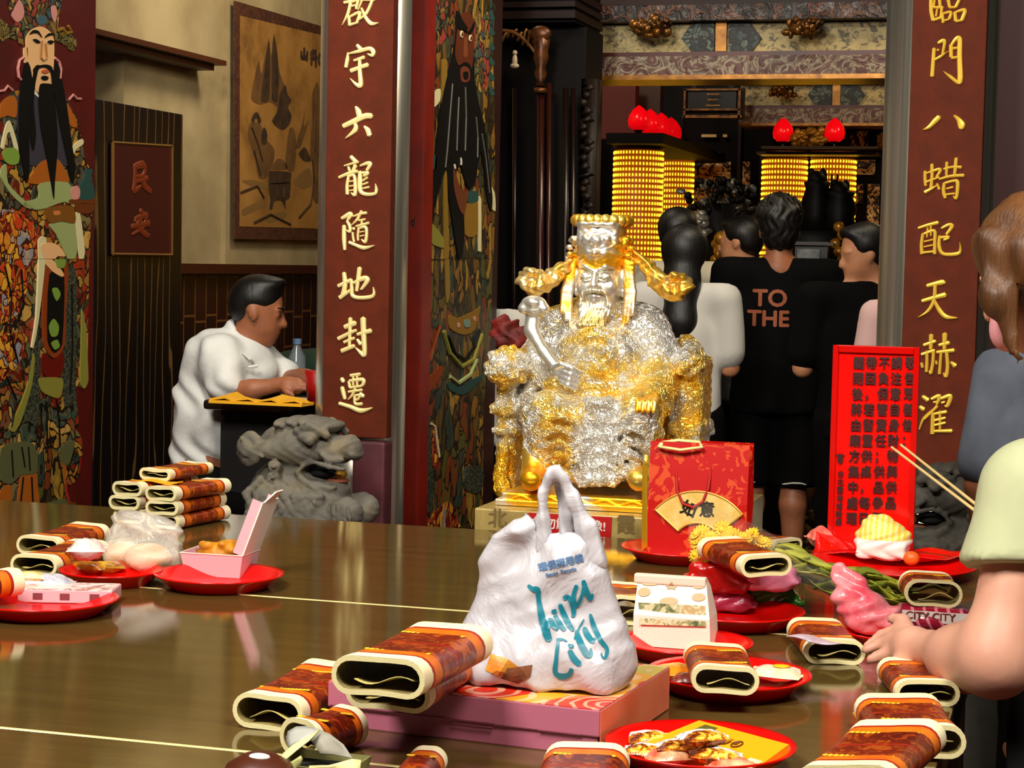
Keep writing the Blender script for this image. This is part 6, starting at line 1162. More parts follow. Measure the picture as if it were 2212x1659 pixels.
# ================================================================ stone lions
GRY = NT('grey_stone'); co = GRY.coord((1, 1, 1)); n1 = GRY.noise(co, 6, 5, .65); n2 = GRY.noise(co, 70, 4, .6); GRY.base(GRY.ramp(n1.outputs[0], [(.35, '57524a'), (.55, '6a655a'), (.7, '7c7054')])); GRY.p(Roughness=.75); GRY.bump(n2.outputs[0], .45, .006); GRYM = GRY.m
def lion(label, fx, fy, Y, flip, m, sc=1.0):
    """fx, fy: frame position of the head centre; lion modelled from the left one and mirrored for its mate"""
    c = at_y(fx, fy, Y); kk = F/((c-CAM).dot(fw)); t = thing('stone_lion', label, 'statue', (c.x, Y, 0)); K0 = 690.
    def p(px, py, dy=0.): return ((px-660)/K0*flip*sc, dy*sc, c.z+(980-py)/K0*sc)
    def r(a, b, c_): return (a/K0*sc, b*sc, c_/K0*sc)
    S = Sdf(.0048)
    S.ell(p(652, 962), r(78, .105, 52), .02).ell(p(728, 968), r(52, .080, 30), .02).ell(p(758, 958), r(26, .06, 24), .012).ell(p(776, 975), r(12, .05, 14), .01)
    S.ell(p(690, 1030), r(66, .075, 32), .02).ell(p(718, 1052), r(42, .06, 14), .012)
    S.ell(p(712, 1016), r(50, .12, 21), .006, None, 'sub').ell(p(748, 1022), r(30, .12, 14), .006, None, 'sub')
    S.chain([p(676, 1000, -.075), p(700, 990, -.085), p(740, 1000, -.085), p(768, 1004, -.07)], .007*sc, .006).chain([p(672, 1030, -.07), p(700, 1044, -.075), p(745, 1044, -.06)], .007*sc, .006).chain([p(676, 1000, -.075), p(664, 1016, -.075), p(672, 1030, -.07)], .007*sc, .006)
    for sg in (-1, 1):
        S.ell(p(690, 938, sg*.085), r(24, .03, 16), .008).ell(p(698, 944, sg*.108), r(13, .018, 11), .003).chain([p(664, 928, sg*.085), p(694, 914, sg*.098), p(728, 932, sg*.08)], .014*sc, .005).ell(p(770, 962, sg*.03), r(10, .018, 9), .006)
        S.chain([p(722, 975, sg*.08), p(735, 985, sg*.08), p(760, 985, sg*.065)], .010*sc, .008)
        e = p(560, 968, sg*.10); S.ell(e, r(34, .022, 40), .012, (0, .35*flip, sg*.3)).ell((e[0], e[1]+sg*.018*sc, e[2]), r(20, .014, 26), .006, (0, .35*flip, sg*.3), 'sub').cone(e, p(610, 970, sg*.075), .03*sc, .03*sc, .02)
        for i in range(4): S.chain([p(544+9*i, 942+8*i, sg*.118), p(560+12*i, 970+4*i, sg*.12), p(592, 985, sg*.105)], .005*sc, .003)
        for i, (a, b) in enumerate(((618, 1003), (616, 1026), (624, 1046), (642, 1058), (664, 1068), (690, 1072), (712, 1074))):
            S.ell(p(a, b, sg*.10), r(15, .022, 14), .004).ell(p(a+3, b, sg*.122), r(9, .012, 8), .002, None, 'sub').ell(p(a+4, b, sg*.118), r(5, .012, 5), .002)
        for i in range(9): 
            a = 560+17*i; S.chain([p(a+30, 1030+4*i, sg*.105), p(a+9*math.sin(i*1.3), 1064, sg*.125), p(a+16-8*math.sin(i), 1090, sg*.13), p(a+2, 1112, sg*.128), p(a+10, 1140, sg*.12)], [.011*sc, .013*sc, .012*sc, .011*sc, .007*sc], .003)
    for i in range(9): S.ell(p(612+14*i, 916-8*math.sin(i*.42)+5*(i % 2), 0), r(15, .085, 13), .008)
    for i in range(6): S.ell(p(690+14*i, 936+6*(i % 2)+3*i, 0), r(11, .06, 8), .006)
    S.ell(p(620, 1100), r(95, .098, 110), .03).ell(p(700, 1130), r(70, .12, 90), .04).ell(p(772, 1098, -.07), r(40, .05, 36), .015).ell(p(772, 1098, .07), r(40, .05, 36), .015)
    for i in range(4): S.chain([p(752+12*i, 1070+3*i, -.115), p(760+12*i, 1110, -.118)], .005*sc, .006)
    S.chain([p(700, 1150), (p(700, 1150)[0], 0, c.z-.5*sc)], [.13*sc, .14*sc], .04)
    S.mesh('lion_body', m, t, lambda V, N: .0016*np.sin(V[:, 0]*150+2.5*np.sin(V[:, 2]*70))*np.sin(V[:, 2]*120))
    q = mb(); q.smooth = True; q.ell(p(742, 1020), r(12, .03, 12), 12, 8); q.build('gilt_ball', mat('old_gold', 'a87824', .4, .3), t)
    q = mb(); q.smooth = True; q.ell(p(736, 1034), r(26, .04, 6), 14, 8); q.build('tongue', mat('faded_red', '8a4a34', .6), t)
    q = mb(); q.smooth = True; q.ell(p(706, 1016), r(34, .055, 13), 14, 8); q.build('mouth_hollow', mat('mouth_shade', '0c0a08', .9), t)  # near-black solid stands in for the shade inside the open mouth
    zb = c.z-.5*sc; mb().box((0, 0, zb/2-.02), (.36, .36, zb-.0), bev=.01).build('plinth', m, t)
    return t
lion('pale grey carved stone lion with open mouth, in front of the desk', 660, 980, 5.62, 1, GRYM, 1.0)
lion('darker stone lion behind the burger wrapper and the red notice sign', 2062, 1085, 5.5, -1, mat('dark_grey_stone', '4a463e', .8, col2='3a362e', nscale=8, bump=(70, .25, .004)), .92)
# ================================================================ joss-paper bundles
PAPER = NT('cream_paper'); co = PAPER.coord((1, 1, 1)); w = PAPER.n('TexWave', {'Vector': co, 'Scale': 180., 'Distortion': 4., 'Detail': 2.}, bands_direction='Z'); PAPER.base(PAPER.ramp(w.outputs[1], [(0, 'd8c88c'), (1, 'f0e6b4')])); PAPER.p(Roughness=.75); PAPER.bump(w.outputs[1], .15, .002); PAPERM = PAPER.m
CREAMY = mat('cream_band', 'f2e6c4', .65, col2='e8d8ac', nscale=9); REDL = mat('wrapper_red', '9a1a06', .5); ORNG = mat('wrapper_orange', 'd8700c', .45, col2='c45a08', nscale=30)
s = NT('wrapper_print'); co = s.coord((1, 1, 1)); n1 = s.noise(co, 42, 4, .65, 1.6); n2 = s.noise(co, 9, 3, .6)
s.base(s.mix(s.ramp(n1.outputs[0], [(.50, '000000'), (.58, 'ffffff')]), s.ramp(n2.outputs[0], [(.35, '521205'), (.65, '741e06')]), s.ramp(n2.outputs[0], [(.35, '8a3006'), (.65, 'a44a0c')]))); s.p(Roughness=.35); s.bump(n1.outputs[0], .2, .003); PRINT = s.m
INNER = mat('inner_paper', '8a7a44', .8, col2='6a5c30', nscale=12); GLDP = mat('gold_paper', 'e8b428', .5)
ZON = [(0, 0), (.12, 0), (.12, 1), (.15, 1), (.15, 2), (.25, 2), (.25, 3), (.485, 3), (.485, 1), (.505, 1), (.505, 3), (.75, 3), (.75, 2), (.85, 2), (.85, 1), (.88, 1), (.88, 0), (1., 0)]
def ring(w, h, n=36, pinch=0., ph=0.):
    """flattened roll outline (y, z), z from 0 to h"""
    R_ = h/2; st = max(w/2-R_, .001); out = []
    per = 4*st+2*PI*R_
    for i in range(n):
        d = per*i/n
        if d < 2*st: y, z = -st+d, h
        elif d < 2*st+PI*R_: a = (d-2*st)/R_; y, z = st+R_*math.sin(a), R_+R_*math.cos(a)
        elif d < 4*st+PI*R_: y, z = st-(d-2*st-PI*R_), 0
        else: a = (d-4*st-PI*R_)/R_; y, z = -st-R_*math.sin(a), R_-R_*math.cos(a)
        k = 1-min(1, abs(y)/(w/2)); z2 = R_+(z-R_)*(1-pinch*k*k)
        out.append((y, z2+.0012*math.sin(5*y/w+ph)))
    return out
BUNDLES = {}
def make_bundle(L, w, h, th, pinch, ph):
    t = thing('joss_paper_bundle', '', 'joss paper', (0, 0, 0), 0, None)
    q = mb(); q.smooth = True; n = 36; o = ring(w, h, n, pinch, ph)
    xs = sorted(set(a for a, _ in ZON))
    pos = [0, .02]+[x for x in xs if x > 0]; pos = sorted(set([0, .006, .04]+xs+[.35, .64, .96, .994, 1]))
    rows = []
    for x in pos:
        e = .0025 if x in (0, 1) else (.0008 if x in (.006, .994) else 0)
        k = 1-.03*math.sin(PI*x)*(.6+.4*math.sin(ph*3)); sag = .0
        rows.append([Vector((x*L, y*k*(1-e*8), sag+(h/2)+(z-h/2)*(1-.10*math.sin(PI*x))*(1-e*8)-.05*h*math.sin(PI*x))) for y, z in o])
    for a, b, x0, x1 in zip(rows, rows[1:], pos, pos[1:]):
        mid = (x0+x1)/2; q.cur = [z_[1] for z_ in ZON if z_[0] <= mid][-1]; q.grid([a, b], True)
    wr = q.build('printed_wrapper', [CREAMY, REDL, ORNG, PRINT], t, fix=True)
    q = mb(); inn = ring(w-2*th, h-2*th, n, min(.8, pinch*1.3), ph); q.smooth = False
    for x0, x1 in ((.0, .5), (1., .5)):
        A_ = [Vector((x0*L, y*.99, z)) for y, z in o]; B_ = [Vector((x0*L+(.0015 if x0 == 0 else -.0015)*0, y, z+th)) for y, z in inn]; D_ = [Vector((x1*L, y, z+th)) for y, z in inn]
        q.cur = 0; q.smooth = False; q.grid([A_, B_], True); q.cur = 1; q.smooth = True; q.grid([B_, D_], True)
    # scalloped gold edge beside the orange bands
    q.build('paper_roll', [PAPERM, INNER], t)
    for x0, d in ((.012, 1), (.988, -1)):
        q = mb(); q.smooth = True; q.grid([[Vector((x0*L+d*.05*L*i, -.36*w+.62*w*j/10, th+.003+(h-2*th)*(.12+.36*math.sin(PI*j/10*.9+.5*ph)**2)*(1-.2*i))) for j in range(11)] for i in range(3)])
        q.build('inner_fold', mat('fold_paper', 'b8a860', .75), t, solid=.0012)
    for x0 in (.252, .748):
        q = mb()
        for j in range(13):
            y = -w*.33+w*.66*j/12; q.ell((x0*L, y, (h/2)+(h/2)*(1-pinch*(1-abs(y)/(w/2))**2)*(1-.10*math.sin(PI*x0))-.05*h*math.sin(PI*x0)-.0002), (.0044, .0036, .0008), 8, 4)
        q.smooth = True; q.build('gold_scallops', GLDP, t)
    return t
def bundle(label, pa, pb, zb=TZ, L=.23, w=.105, h=.042, th=.007, pinch=.04, ph=0., pitch=0., rollx=0., grp=None):
    """near-end base centre seen at pa; the axis heads towards pb (both on the plane zb)"""
    key = (round(L, 2), w, h, th, pinch, ph)
    a = at_z(*pa, zb); b = at_z(*pb, zb); d = b-a; rz = math.atan2(d.y, d.x)
    if key in BUNDLES: t = dup(BUNDLES[key])
    else: t = make_bundle(L, w, h, th, pinch, ph); BUNDLES[key] = t
    t.location = a; t.rotation_euler = (rollx, -pitch, rz); t['label'] = label
    if grp: t['group'] = grp
    elif 'group' in t: del t['group']
    return t
GB = 'joss paper bundles on the offering table'
bundle('joss paper bundle lying on the stone, leaning towards the pink pastry box', (577, 1578), (742, 1482), L=.25, w=.105, h=.05, pinch=.04, grp=GB)
BOXH = .064; BT = TZ+BOXH
bundle('lower of the two joss paper bundles stacked on the pink pastry box', (836, 1536), (985, 1440), BT+.001, .22, .118, .046, pinch=.04, ph=1., grp=GB)
bundle('upper of the two joss paper bundles stacked on the pink pastry box', (815, 1506), (1003, 1408), BT+.049, .25, .126, .05, pinch=.04, ph=2., grp=GB)
# stack of seven by the far edge
for i, nm in enumerate(('bottom', 'middle', 'top')):
    z = TZ+.0005+.034*i
    dzp = 0
    p_r = at_z(349, 1144, TZ); p_l = at_z(272, 1132, TZ)
    for j, (P0, nx, wh) in enumerate(((p_r, (517, 1111), 'front'), (p_l, (440, 1101), 'back'))):
        t = bundle(f'{nm} joss paper bundle in the {wh} column of the stack near the far table edge', (349, 1144) if j == 0 else (272, 1132), nx, TZ, .225, .092, .036, .008, .08, 3.+.7*j, grp=GB)
        t.location = (P0.x+.006*math.sin(3*i+j), P0.y+.006*math.cos(2*i), z)
        t.rotation_euler.z += .05*math.sin(2*i+j)
t = bundle('pale yellow joss paper bundle lying on top of the stack near the far table edge', (305, 1132), (455, 1101), TZ, .2, .09, .03, .008, .08, 5., grp=GB); t.location.z = TZ+.104; t.location.y += .03; t.location.x += .02
q = mb(); q.grid([[Vector((.10*i/6, .035*j/2, .003*math.sin(i*1.1)+.012*(1-i/6)*0)) for j in range(3)] for i in range(7)]); o = q.build('yellow_slip', mat('yellow_paper', 'f0c010', .5), None, at_z(300, 1132, TZ)+Vector((-.0, .0, .1045)), solid=.003); tag(o, 'bright yellow paper slip poking out from the top of the joss paper stack', 'paper')
bundle('joss paper bundle beside the crumpled white wrapper', (82, 1200), (250, 1152), L=.24, w=.105, h=.042, pinch=.04, ph=.5, grp=GB)
bundle('joss paper bundle leading towards the clear bag of buns', (72, 1243), (240, 1192), L=.24, w=.105, h=.042, pinch=.04, ph=1.5, grp=GB)
# ================================================================ red plates
PLATE = mat('red_plastic', 'd80a06', .22, spec=.5)
PL_ = []
def plate(label, px, py, wpx, rim=.03):
    c = at_z(px, py, TZ+rim); dep = (c-CAM).dot(fw); R_ = wpx/2*dep/F
    q = mb(); q.smooth = True
    q.lathe([(0, .006), (R_*.62, .006), (R_*.70, .010), (R_*.93, rim-.003), (R_, rim), (R_*1.0, rim-.003), (R_*.94, rim-.007), (R_*.74, .0), (R_*.60, 0), (0, 0)], n=56)
    o = q.build('red_plate', PLATE, None, (c.x, c.y, TZ)); tag(o, label, 'plate', 'red plastic plates on the table'); PL_.append((c.x, c.y, R_)); return c, R_
pc1 = plate('red plate holding the open pink food box', 473, 1236, 280)
pc2 = plate('red plate under the clear plastic bag of buns', 240, 1228, 222)
pc3 = plate('red plate holding the flat pink box, cut by the frame edge', 95, 1290, 318)
pc4 = plate('red plate holding a joss paper bundle and a white snack packet', 1575, 1450, 355)
pc5 = plate('red plate holding the nut snacks and the yellow box, at the bottom', 1513, 1602, 412)
pc6 = plate('red plate under the white windowed paper bag', 1482, 1382, 290)
pc7 = plate('red plate under the stack of wrapped biscuit packs', 1585, 1314, 306)
pc8 = plate('red plate under the burger wrapper, in front of the red notice sign', 1925, 1213, 368)
pc9 = plate('red plate under the red gift bag', 1478, 1180, 272)
pc10 = plate('small red plate under the pink plastic bag', 1915, 1362, 190, .02)
PZ = TZ+.007
# ================================================================ pink pastry box
fl = at_z(707, 1567, TZ); fr_ = at_z(1293, 1637, TZ); br = at_z(1393, 1434, BT)
ex = (fr_-fl); Lx = ex.length; ex = ex.normalized(); ey = Vector((-ex.y, ex.x, 0)); Ly = (br-fr_).dot(ey)
pbx = thing('pastry_box', 'large pink pastry box with a rose-printed lid, under the white carrier bag', 'box', fl); pbx.rotation_euler.z = math.atan2(ex.y, ex.x)
s = NT('pink_card'); s.base('b4647a'); s.p(Roughness=.5); PINKC = s.m
mb().box((Lx/2, Ly/2, .016), (Lx-.006, Ly-.006, .032), bev=.002).build('tray', PINKC, pbx)
q = mb(); q.box((Lx/2, Ly/2, BOXH-.019), (Lx, Ly, .036), bev=.002); q.build('lid', PINKC, pbx)
s = NT('rose_print'); co = s.coord((1, 1, 1)); nz = s.noise(co, 5, 3, .5, 1.); v = s.n('VectorMath', {0: nz.outputs['Color'], 3: .05}, operation='SCALE'); v = s.n('VectorMath', {0: co, 1: v.outputs[0]}, operation='ADD'); vo = s.n('TexVoronoi', {'Vector': v.outputs[0], 'Scale': 9.}); 
rg = s.math('SINE', s.math('MULTIPLY', vo.outputs['Distance'], 38.)); sp = s.n('SeparateColor', {0: vo.outputs['Color']})
c1 = s.ramp(sp.outputs[0], [(0, 'd8301c'), (.3, 'e8a020'), (.5, 'e05a4a'), (.7, 'c8b44a'), (.85, 'e87850')], 'CONSTANT'); s.base(s.mix(s.math('MULTIPLY', s.math('GREATER_THAN', rg, .55), .6), c1, 'f4c8a8')); s.p(Roughness=.25); ROSE = s.m
mb().box((Lx/2, Ly/2, BOXH-.0005), (Lx-.002, Ly-.002, .001)).build('rose_print', ROSE, pbx)
q = mb(); q.box((Lx*.32, -.0008, .030), (Lx*.62, .001, .0015)); q.box((Lx*.55, -.0008, .024), (.06, .001, .001)); q.box((Lx*.86, -.0008, .028), (.06, .001, .001)); q.build('lid_slot', mat('slot_dark', '8a4458', .6), pbx)
# orange side flap of the lid
mb().box((Lx+.0008, Ly/2, BOXH/2), (.001, Ly-.004, BOXH-.004)).build('side_print', mat('coral_card', 'd8603c', .4, col2='e08060', nscale=5), pbx)
# ================================================================ white carrier bag standing on the box
BGY = at_z(1190, 1478, BT).y+.015
b0 = at_z(1185, 1482, BT); bag = thing('carrier_bag', 'white plastic carrier bag with teal script, standing on the pink pastry box', 'bag', (b0.x, BGY, BT)); bo = Vector(bag.location)
kb = F/((b0-CAM).dot(fw))
def bp(px, py, dy=0.): return tuple(at_y(px, py, BGY+dy)-bo)
S = Sdf(.0052); R1 = lambda p_: p_/kb
S.ell(bp(1175, 1420), (R1(182), .075, R1(88)), .02).ell(bp(1275, 1425), (R1(92), .07, R1(75)), .02).ell(bp(1080, 1400), (R1(88), .06, R1(80)), .02)
S.box(bp(1185, 1440), (R1(165), .07, R1(42)), .02, .02)
S.chain([bp(1060, 1380), bp(1092, 1230), bp(1122, 1150), bp(1137, 1108)], [R1(72), R1(52), R1(30), R1(11)], .02, flat=(1, 1.2, 1)).chain([bp(1170, 1380), bp(1190, 1250), bp(1205, 1190)], [R1(110), R1(66), R1(40)], .03, flat=(1, 1.3, 1))
S.chain([bp(1290, 1400), bp(1268, 1280), bp(1245, 1180)], [R1(78), R1(58), R1(38)], .03, flat=(1, 1.3, 1))
S.plane((0, 0, .001), (0, 0, -1))
PLB = NT('white_film'); co = PLB.coord((1, 1, 1)); n1 = PLB.noise(co, 9, 4, .55, 1.); PLB.base('b8b5bb'); PLB.p(Roughness=.32, **{'Subsurface Weight': .35, 'Subsurface Radius': (.03, .03, .03), 'Subsurface Scale': 1., 'Coat Weight': .3, 'Coat Roughness': .15}); PLB.bump(n1.outputs[0], .6, .02); PLBM = PLB.m
def bag_disp(V, N):
    x, y, z = V[:, 0], V[:, 1], V[:, 2]
    r_ = np.abs(np.sin(26*x+10*z*np.sign(x)+2.2*np.sin(15*z+4*x))); s2 = np.abs(np.sin(34*z-18*x+2*np.sin(22*x)))
    up_ = np.clip(z/.25, .25, 1.2)
    r3 = np.abs(np.sin(60*x-24*z+3*np.sin(30*z+9*x))); return -.014*up_*(r_-.5)-.006*(s2-.5)-.0022*(r3-.5)
film = S.mesh('bag_body', PLBM, bag, bag_disp)
S = Sdf(.004)
S.chain([bp(1178, 1190), bp(1174, 1120), bp(1172, 1070), bp(1184, 1030), bp(1198, 1013)], [R1(24), R1(17), R1(13), R1(12), R1(11)], .008, flat=(1, .8, 1)).chain([bp(1198, 1013), bp(1216, 1030), bp(1240, 1080), bp(1266, 1140), bp(1282, 1210)], [R1(11), R1(14), R1(17), R1(24), R1(34)], .01, flat=(1, 1.2, 1))
S.chain([bp(1196, 1018, .01), bp(1212, 1060, .02), bp(1222, 1115, .02), bp(1226, 1190, .02)], [R1(8), R1(12), R1(18), R1(26)], .006)
S.mesh('handle', PLBM, bag, lambda V, N: -.003*np.abs(np.sin(V[:, 0]*170+V[:, 2]*40)))
def onto_cam(o, mbo, off, lift=.0015):
    from mathutils.bvhtree import BVHTree
    bm = bmesh.new(); bm.from_mesh(o.data); T = BVHTree.FromBMesh(bm); out = []
    for v in mbo.v:
        d = (Vector(v)+off-CAM).normalized(); h = T.ray_cast(CAM-off, d); out.append(tuple(h[0]-d*lift) if h[0] is not None else Vector(v))
    mbo.v = out; bm.free()
def fine(mbo, mx):
    bm = bmesh.new(); vs = [bm.verts.new(v) for v in mbo.v]
    for f in mbo.f:
        try: bm.faces.new([vs[i] for i in f])
        except ValueError: pass
    bmesh.ops.triangulate(bm, faces=bm.faces[:])
    for _ in range(3):
        e = [e for e in bm.edges if e.calc_length() > mx]
        if not e: break
        bmesh.ops.subdivide_edges(bm, edges=e, cuts=1); bmesh.ops.triangulate(bm, faces=bm.faces[:])
    bm.verts.index_update(); r_ = mb(); r_.add([v.co.copy() for v in bm.verts], [tuple(v.index for v in f.verts) for f in bm.faces]); bm.free(); return r_
zb = 4.74; bfn = lambda x, y: at_y(x, y, BGY-.12)-bo
TEAL = ['195,545,34 240,580,50 290,590,60 300,680,44 330,850,70 370,1000,90 405,1100,70', '330,900,20 390,990,24 420,900,60 450,950,60 500,990,40', '440,815,40 480,805,44', '470,850,40 510,920,56 550,980,50 580,990,30', '520,740,44 560,840,60 610,940,60 655,1000,40', '560,680,40 600,660,44 650,740,60 660,840,40 640,860,20', '690,545,40 660,640,44 665,720,50 700,745,40 740,660,36 765,560,30', '760,495,40 785,590,60 830,680,54 855,630,20',
        '490,1100,36 540,1095,24 590,1115,14', '500,1110,30 480,1300,40 470,1430,50 530,1475,60 610,1460,56 640,1400,40', '610,1160,40 655,1165,36', '620,1210,50 660,1290,70 720,1350,60', '690,1010,40 720,1110,70 790,1240,70 835,1250,50 835,1190,20', '670,1090,20 700,1010,24 765,890,12', '770,980,50 800,1050,66 850,1110,56 880,1090,30', '830,840,30 870,970,56 940,1110,50 1000,1190,40 990,1270,36 960,1280,24 940,1235,10']
q = mb(); strokes(q, [[(1100+float(a)/zb, 1150+float(b)/zb, float(c_)/zb) for a, b, c_ in (p_.split(',') for p_ in t_.split())] for t_ in TEAL], bfn, Vector((0, -1, 0)), 0., 6)
q = fine(q, .012); onto_cam(film, q, bo); q.build('script_print', mat('teal_ink', '0f6e80', .4), bag, smooth=True)
q = mb(); ang = math.radians(16); gx = Vector((math.cos(ang), 0, math.sin(ang))); gz = Vector((-math.sin(ang), 0, math.cos(ang)))
glyphs(q, '環保兩用袋', 19/kb, Vector(bfn(1100+530/zb, 1150+318/zb)), gx, gz, Vector((0, -1, 0)), 0, .0006, sx=1.05); glyphs(q, 'Reuse  Recycle', 11/kb, Vector(bfn(1100+530/zb, 1150+408/zb)), gx, gz, Vector((0, -1, 0)), 0, .0004)
q = fine(q, .008); onto_cam(film, q, bo); q.build('small_print', mat('blue_ink', '4a6a92', .5), bag)
q = mb(); q.poly3([bfn(a, b) for a, b in ((1060, 1412), (1098, 1424), (1124, 1444), (1110, 1462), (1075, 1460), (1048, 1448))], Vector((0, -1, 0)), 0); q = fine(q, .01); onto_cam(film, q, bo, .001); q.build('snack_showing_through', mat('show_orange', 'e0a030', .4, col2='d07830', nscale=40), bag)
q = mb(); q.poly3([bfn(a, b) for a, b in ((1095, 1444), (1150, 1436), (1146, 1462), (1120, 1478), (1082, 1466))], Vector((0, -1, 0)), 0); q = fine(q, .01); onto_cam(film, q, bo, .0013); q.build('snack_showing_through', mat('show_brown', 'a86a48', .4, col2='7a4a38', nscale=40), bag)
# ================================================================ more joss paper on the right
def bund3(label, A_, B_, L, w, h, pinch=.04, ph=0., roll=0., grp=GB, th=.007):
    """axis from world point A_ (near-end base centre) towards B_"""
    key = (round(L, 2), w, h, th, pinch, ph); A_ = Vector(A_); B_ = Vector(B_)
    if key in BUNDLES: t = dup(BUNDLES[key])
    else: t = make_bundle(L, w, h, th, pinch, ph); BUNDLES[key] = t
    d = (B_-A_).normalized(); X = d; Yv = Vector((-d.y, d.x, 0)).normalized(); Zv = X.cross(Yv)
    M_ = Matrix((X, Yv, Zv)).transposed()
    t.location = A_; t.rotation_euler = (M_ @ Matrix.Rotation(roll, 3, 'X')).to_euler(); t['label'] = label; t['group'] = grp
    return t
zz = PZ+.018
bund3('joss paper bundle on the plate beside the white snack packet', at_z(1566, 1500, TZ+.031), at_z(1526, 1400, TZ+.030), .18, .100, .042, ph=.3)
bund3('joss paper bundle with a clear lens-shaped packet on it', at_z(1803, 1436, TZ), at_z(1730, 1350, TZ), .20, .102, .042, ph=1.2)
ST = TZ+.104
bund3('joss paper bundle lying on the wrapped biscuit packs, crossed by the flowers', at_z(1655, 1246, ST), at_z(1560, 1206, ST+.004), .20, .100, .040, ph=2.2)
bund3('curled joss paper bundle at the back beneath the red notice sign, behind the flowers', at_z(1702, 1192, TZ), at_z(1600, 1170, TZ), .2, .085, .03, ph=3.1)
bund3('joss paper bundle lying on the crimson CITY snack pack', at_z(2016, 1312, TZ+.0465), at_z(1960, 1240, TZ+.050), .10, .104, .05, ph=.9, th=.006)
bund3('orange joss paper bundle half hidden between the carrier bag and the windowed paper bag', at_z(1362, 1352, TZ), at_z(1330, 1290, TZ), .16, .09, .055, ph=.2)
g1 = bund3('joss paper bundle under the woman’s fingertips, open end towards the table edge', at_z(2003, 1526, TZ), at_z(1930, 1440, TZ), .17, .098, .04, ph=1.7)
g2 = bund3('joss paper bundle with yellow slips, middle of the pile at the table edge', at_z(1985, 1640, TZ+.004), at_z(1908, 1520, TZ+.008), .185, .125, .046, ph=2.7)
g3 = bund3('nearest joss paper bundle of the pile along the table edge', at_z(1945, 1628, TZ+.030), at_z(1850, 1716, TZ+.018), .21, .128, .046, ph=.6, roll=.12)
bund3('joss paper bundle at the bottom frame edge below the pink pastry box', at_z(1268, 1678, TZ), at_z(1230, 1800, TZ), .2, .11, .045, ph=1.1)
bund3('joss paper bundle lying behind the petal-flap box', at_z(752, 1606, TZ+.0005), at_z(640, 1640, TZ+.0005), .10, .07, .052, ph=2.)
bund3('small joss paper bundle showing only its tip at the bottom frame edge', at_z(926, 1668, TZ), at_z(880, 1720, TZ), .16, .05, .034, ph=1.4)
bund3('joss paper bundle lying behind the flat pink box, mostly out of frame', at_z(28, 1285, TZ+.03), at_z(-80, 1300, TZ+.03), .2, .075, .05, ph=.8)
# yellow slips beside the right pile
q = mb(); SL = mat('yellow_paper', 'f0c010')
for i, (a, b, c, d) in enumerate((((2000, 1452), (2010, 1500), (2004, 1496), (1996, 1456)), ((1842, 1540), (1870, 1580), (1852, 1576), (1838, 1545)))):
    c0 = at_z(*a, TZ+.02); q = mb(); e = at_z(*b, TZ+.004); dr = e-c0; q.grid([[c0*0, Vector((.016, .01, 0))], [dr*.5, dr*.5+Vector((.018, .012, .004))], [dr, dr+Vector((.014, .012, 0))]]); o = q.build('yellow_slip', SL, None, c0, solid=.002); tag(o, 'yellow paper slip ' + ('beside the bundle under the woman’s hand' if i == 0 else 'beside the middle bundle at the table edge'), 'paper')
# ================================================================ left-hand offerings
def foil(name, label, cat, c, size, m, seed=0, rz=0., crimp=.6, parent=None, tilt=(0, 0), grp=None, n=18):
    """pillow-shaped sealed packet: puffed middle, crimped ends"""
    L, W_, H_ = size; rn = random.Random(seed); P_ = []
    ph = [rn.uniform(0, 6) for _ in range(6)]
    for sgn in (1, -1):
        rows = []
        for i in range(n+1):
            u = i/n; row = []
            for j in range(n//2+1):
                v = j/(n//2); x = (u-.5)*L; y = (v-.5)*W_
                k = (math.sin(PI*min(1, max(0, (u-.10)/.8)))**.35 if .10 < u < .9 else 0)*(math.sin(PI*v)**.38 if 0 < v < 1 else 0)
                wr = .10*math.sin(9*u+ph[0]+4*v)*math.sin(7*v+ph[1])+.06*math.sin(23*u+ph[2]+9*v)
                x += .02*L*math.sin(8*v+ph[3])*(abs(u-.5) > .38)
                row.append(Vector((x, y*(1+.05*math.sin(6*u+ph[4])), sgn*H_/2*k*(1+wr*crimp*1.5)+(.0 if k else .0015*math.sin(22*v+ph[5])))))
            rows.append(row)
        P_.append(rows)
    q = mb(); q.smooth = True; q.grid(P_[0]); q.grid([[p+Vector((0, 0, -.0004)) for p in r_] for r_ in P_[1]])
    c = Vector(c); o = q.build(name, m, parent, c+Vector((0, 0, H_/2+.001))); o.rotation_euler = (tilt[0], tilt[1], rz)
    if parent is None: tag(o, label, cat, grp)
    return o
CLEAR = NT('clear_film'); co = CLEAR.coord((1, 1, 1)); n1 = CLEAR.noise(co, 26, 4, .6, 1.); CLEAR.base('f4eee4'); CLEAR.p(Roughness=.12, Alpha=.34, IOR=1.4, **{'Specular IOR Level': .8}); CLEAR.bump(n1.outputs[0], .8, .01); CLEARM = CLEAR.m
def glossy(nm, c, c2=None, sc=14, rg=.22, b=.35): return mat(nm, c, rg, col2=c2, nscale=sc, bump=(30, b, .006))
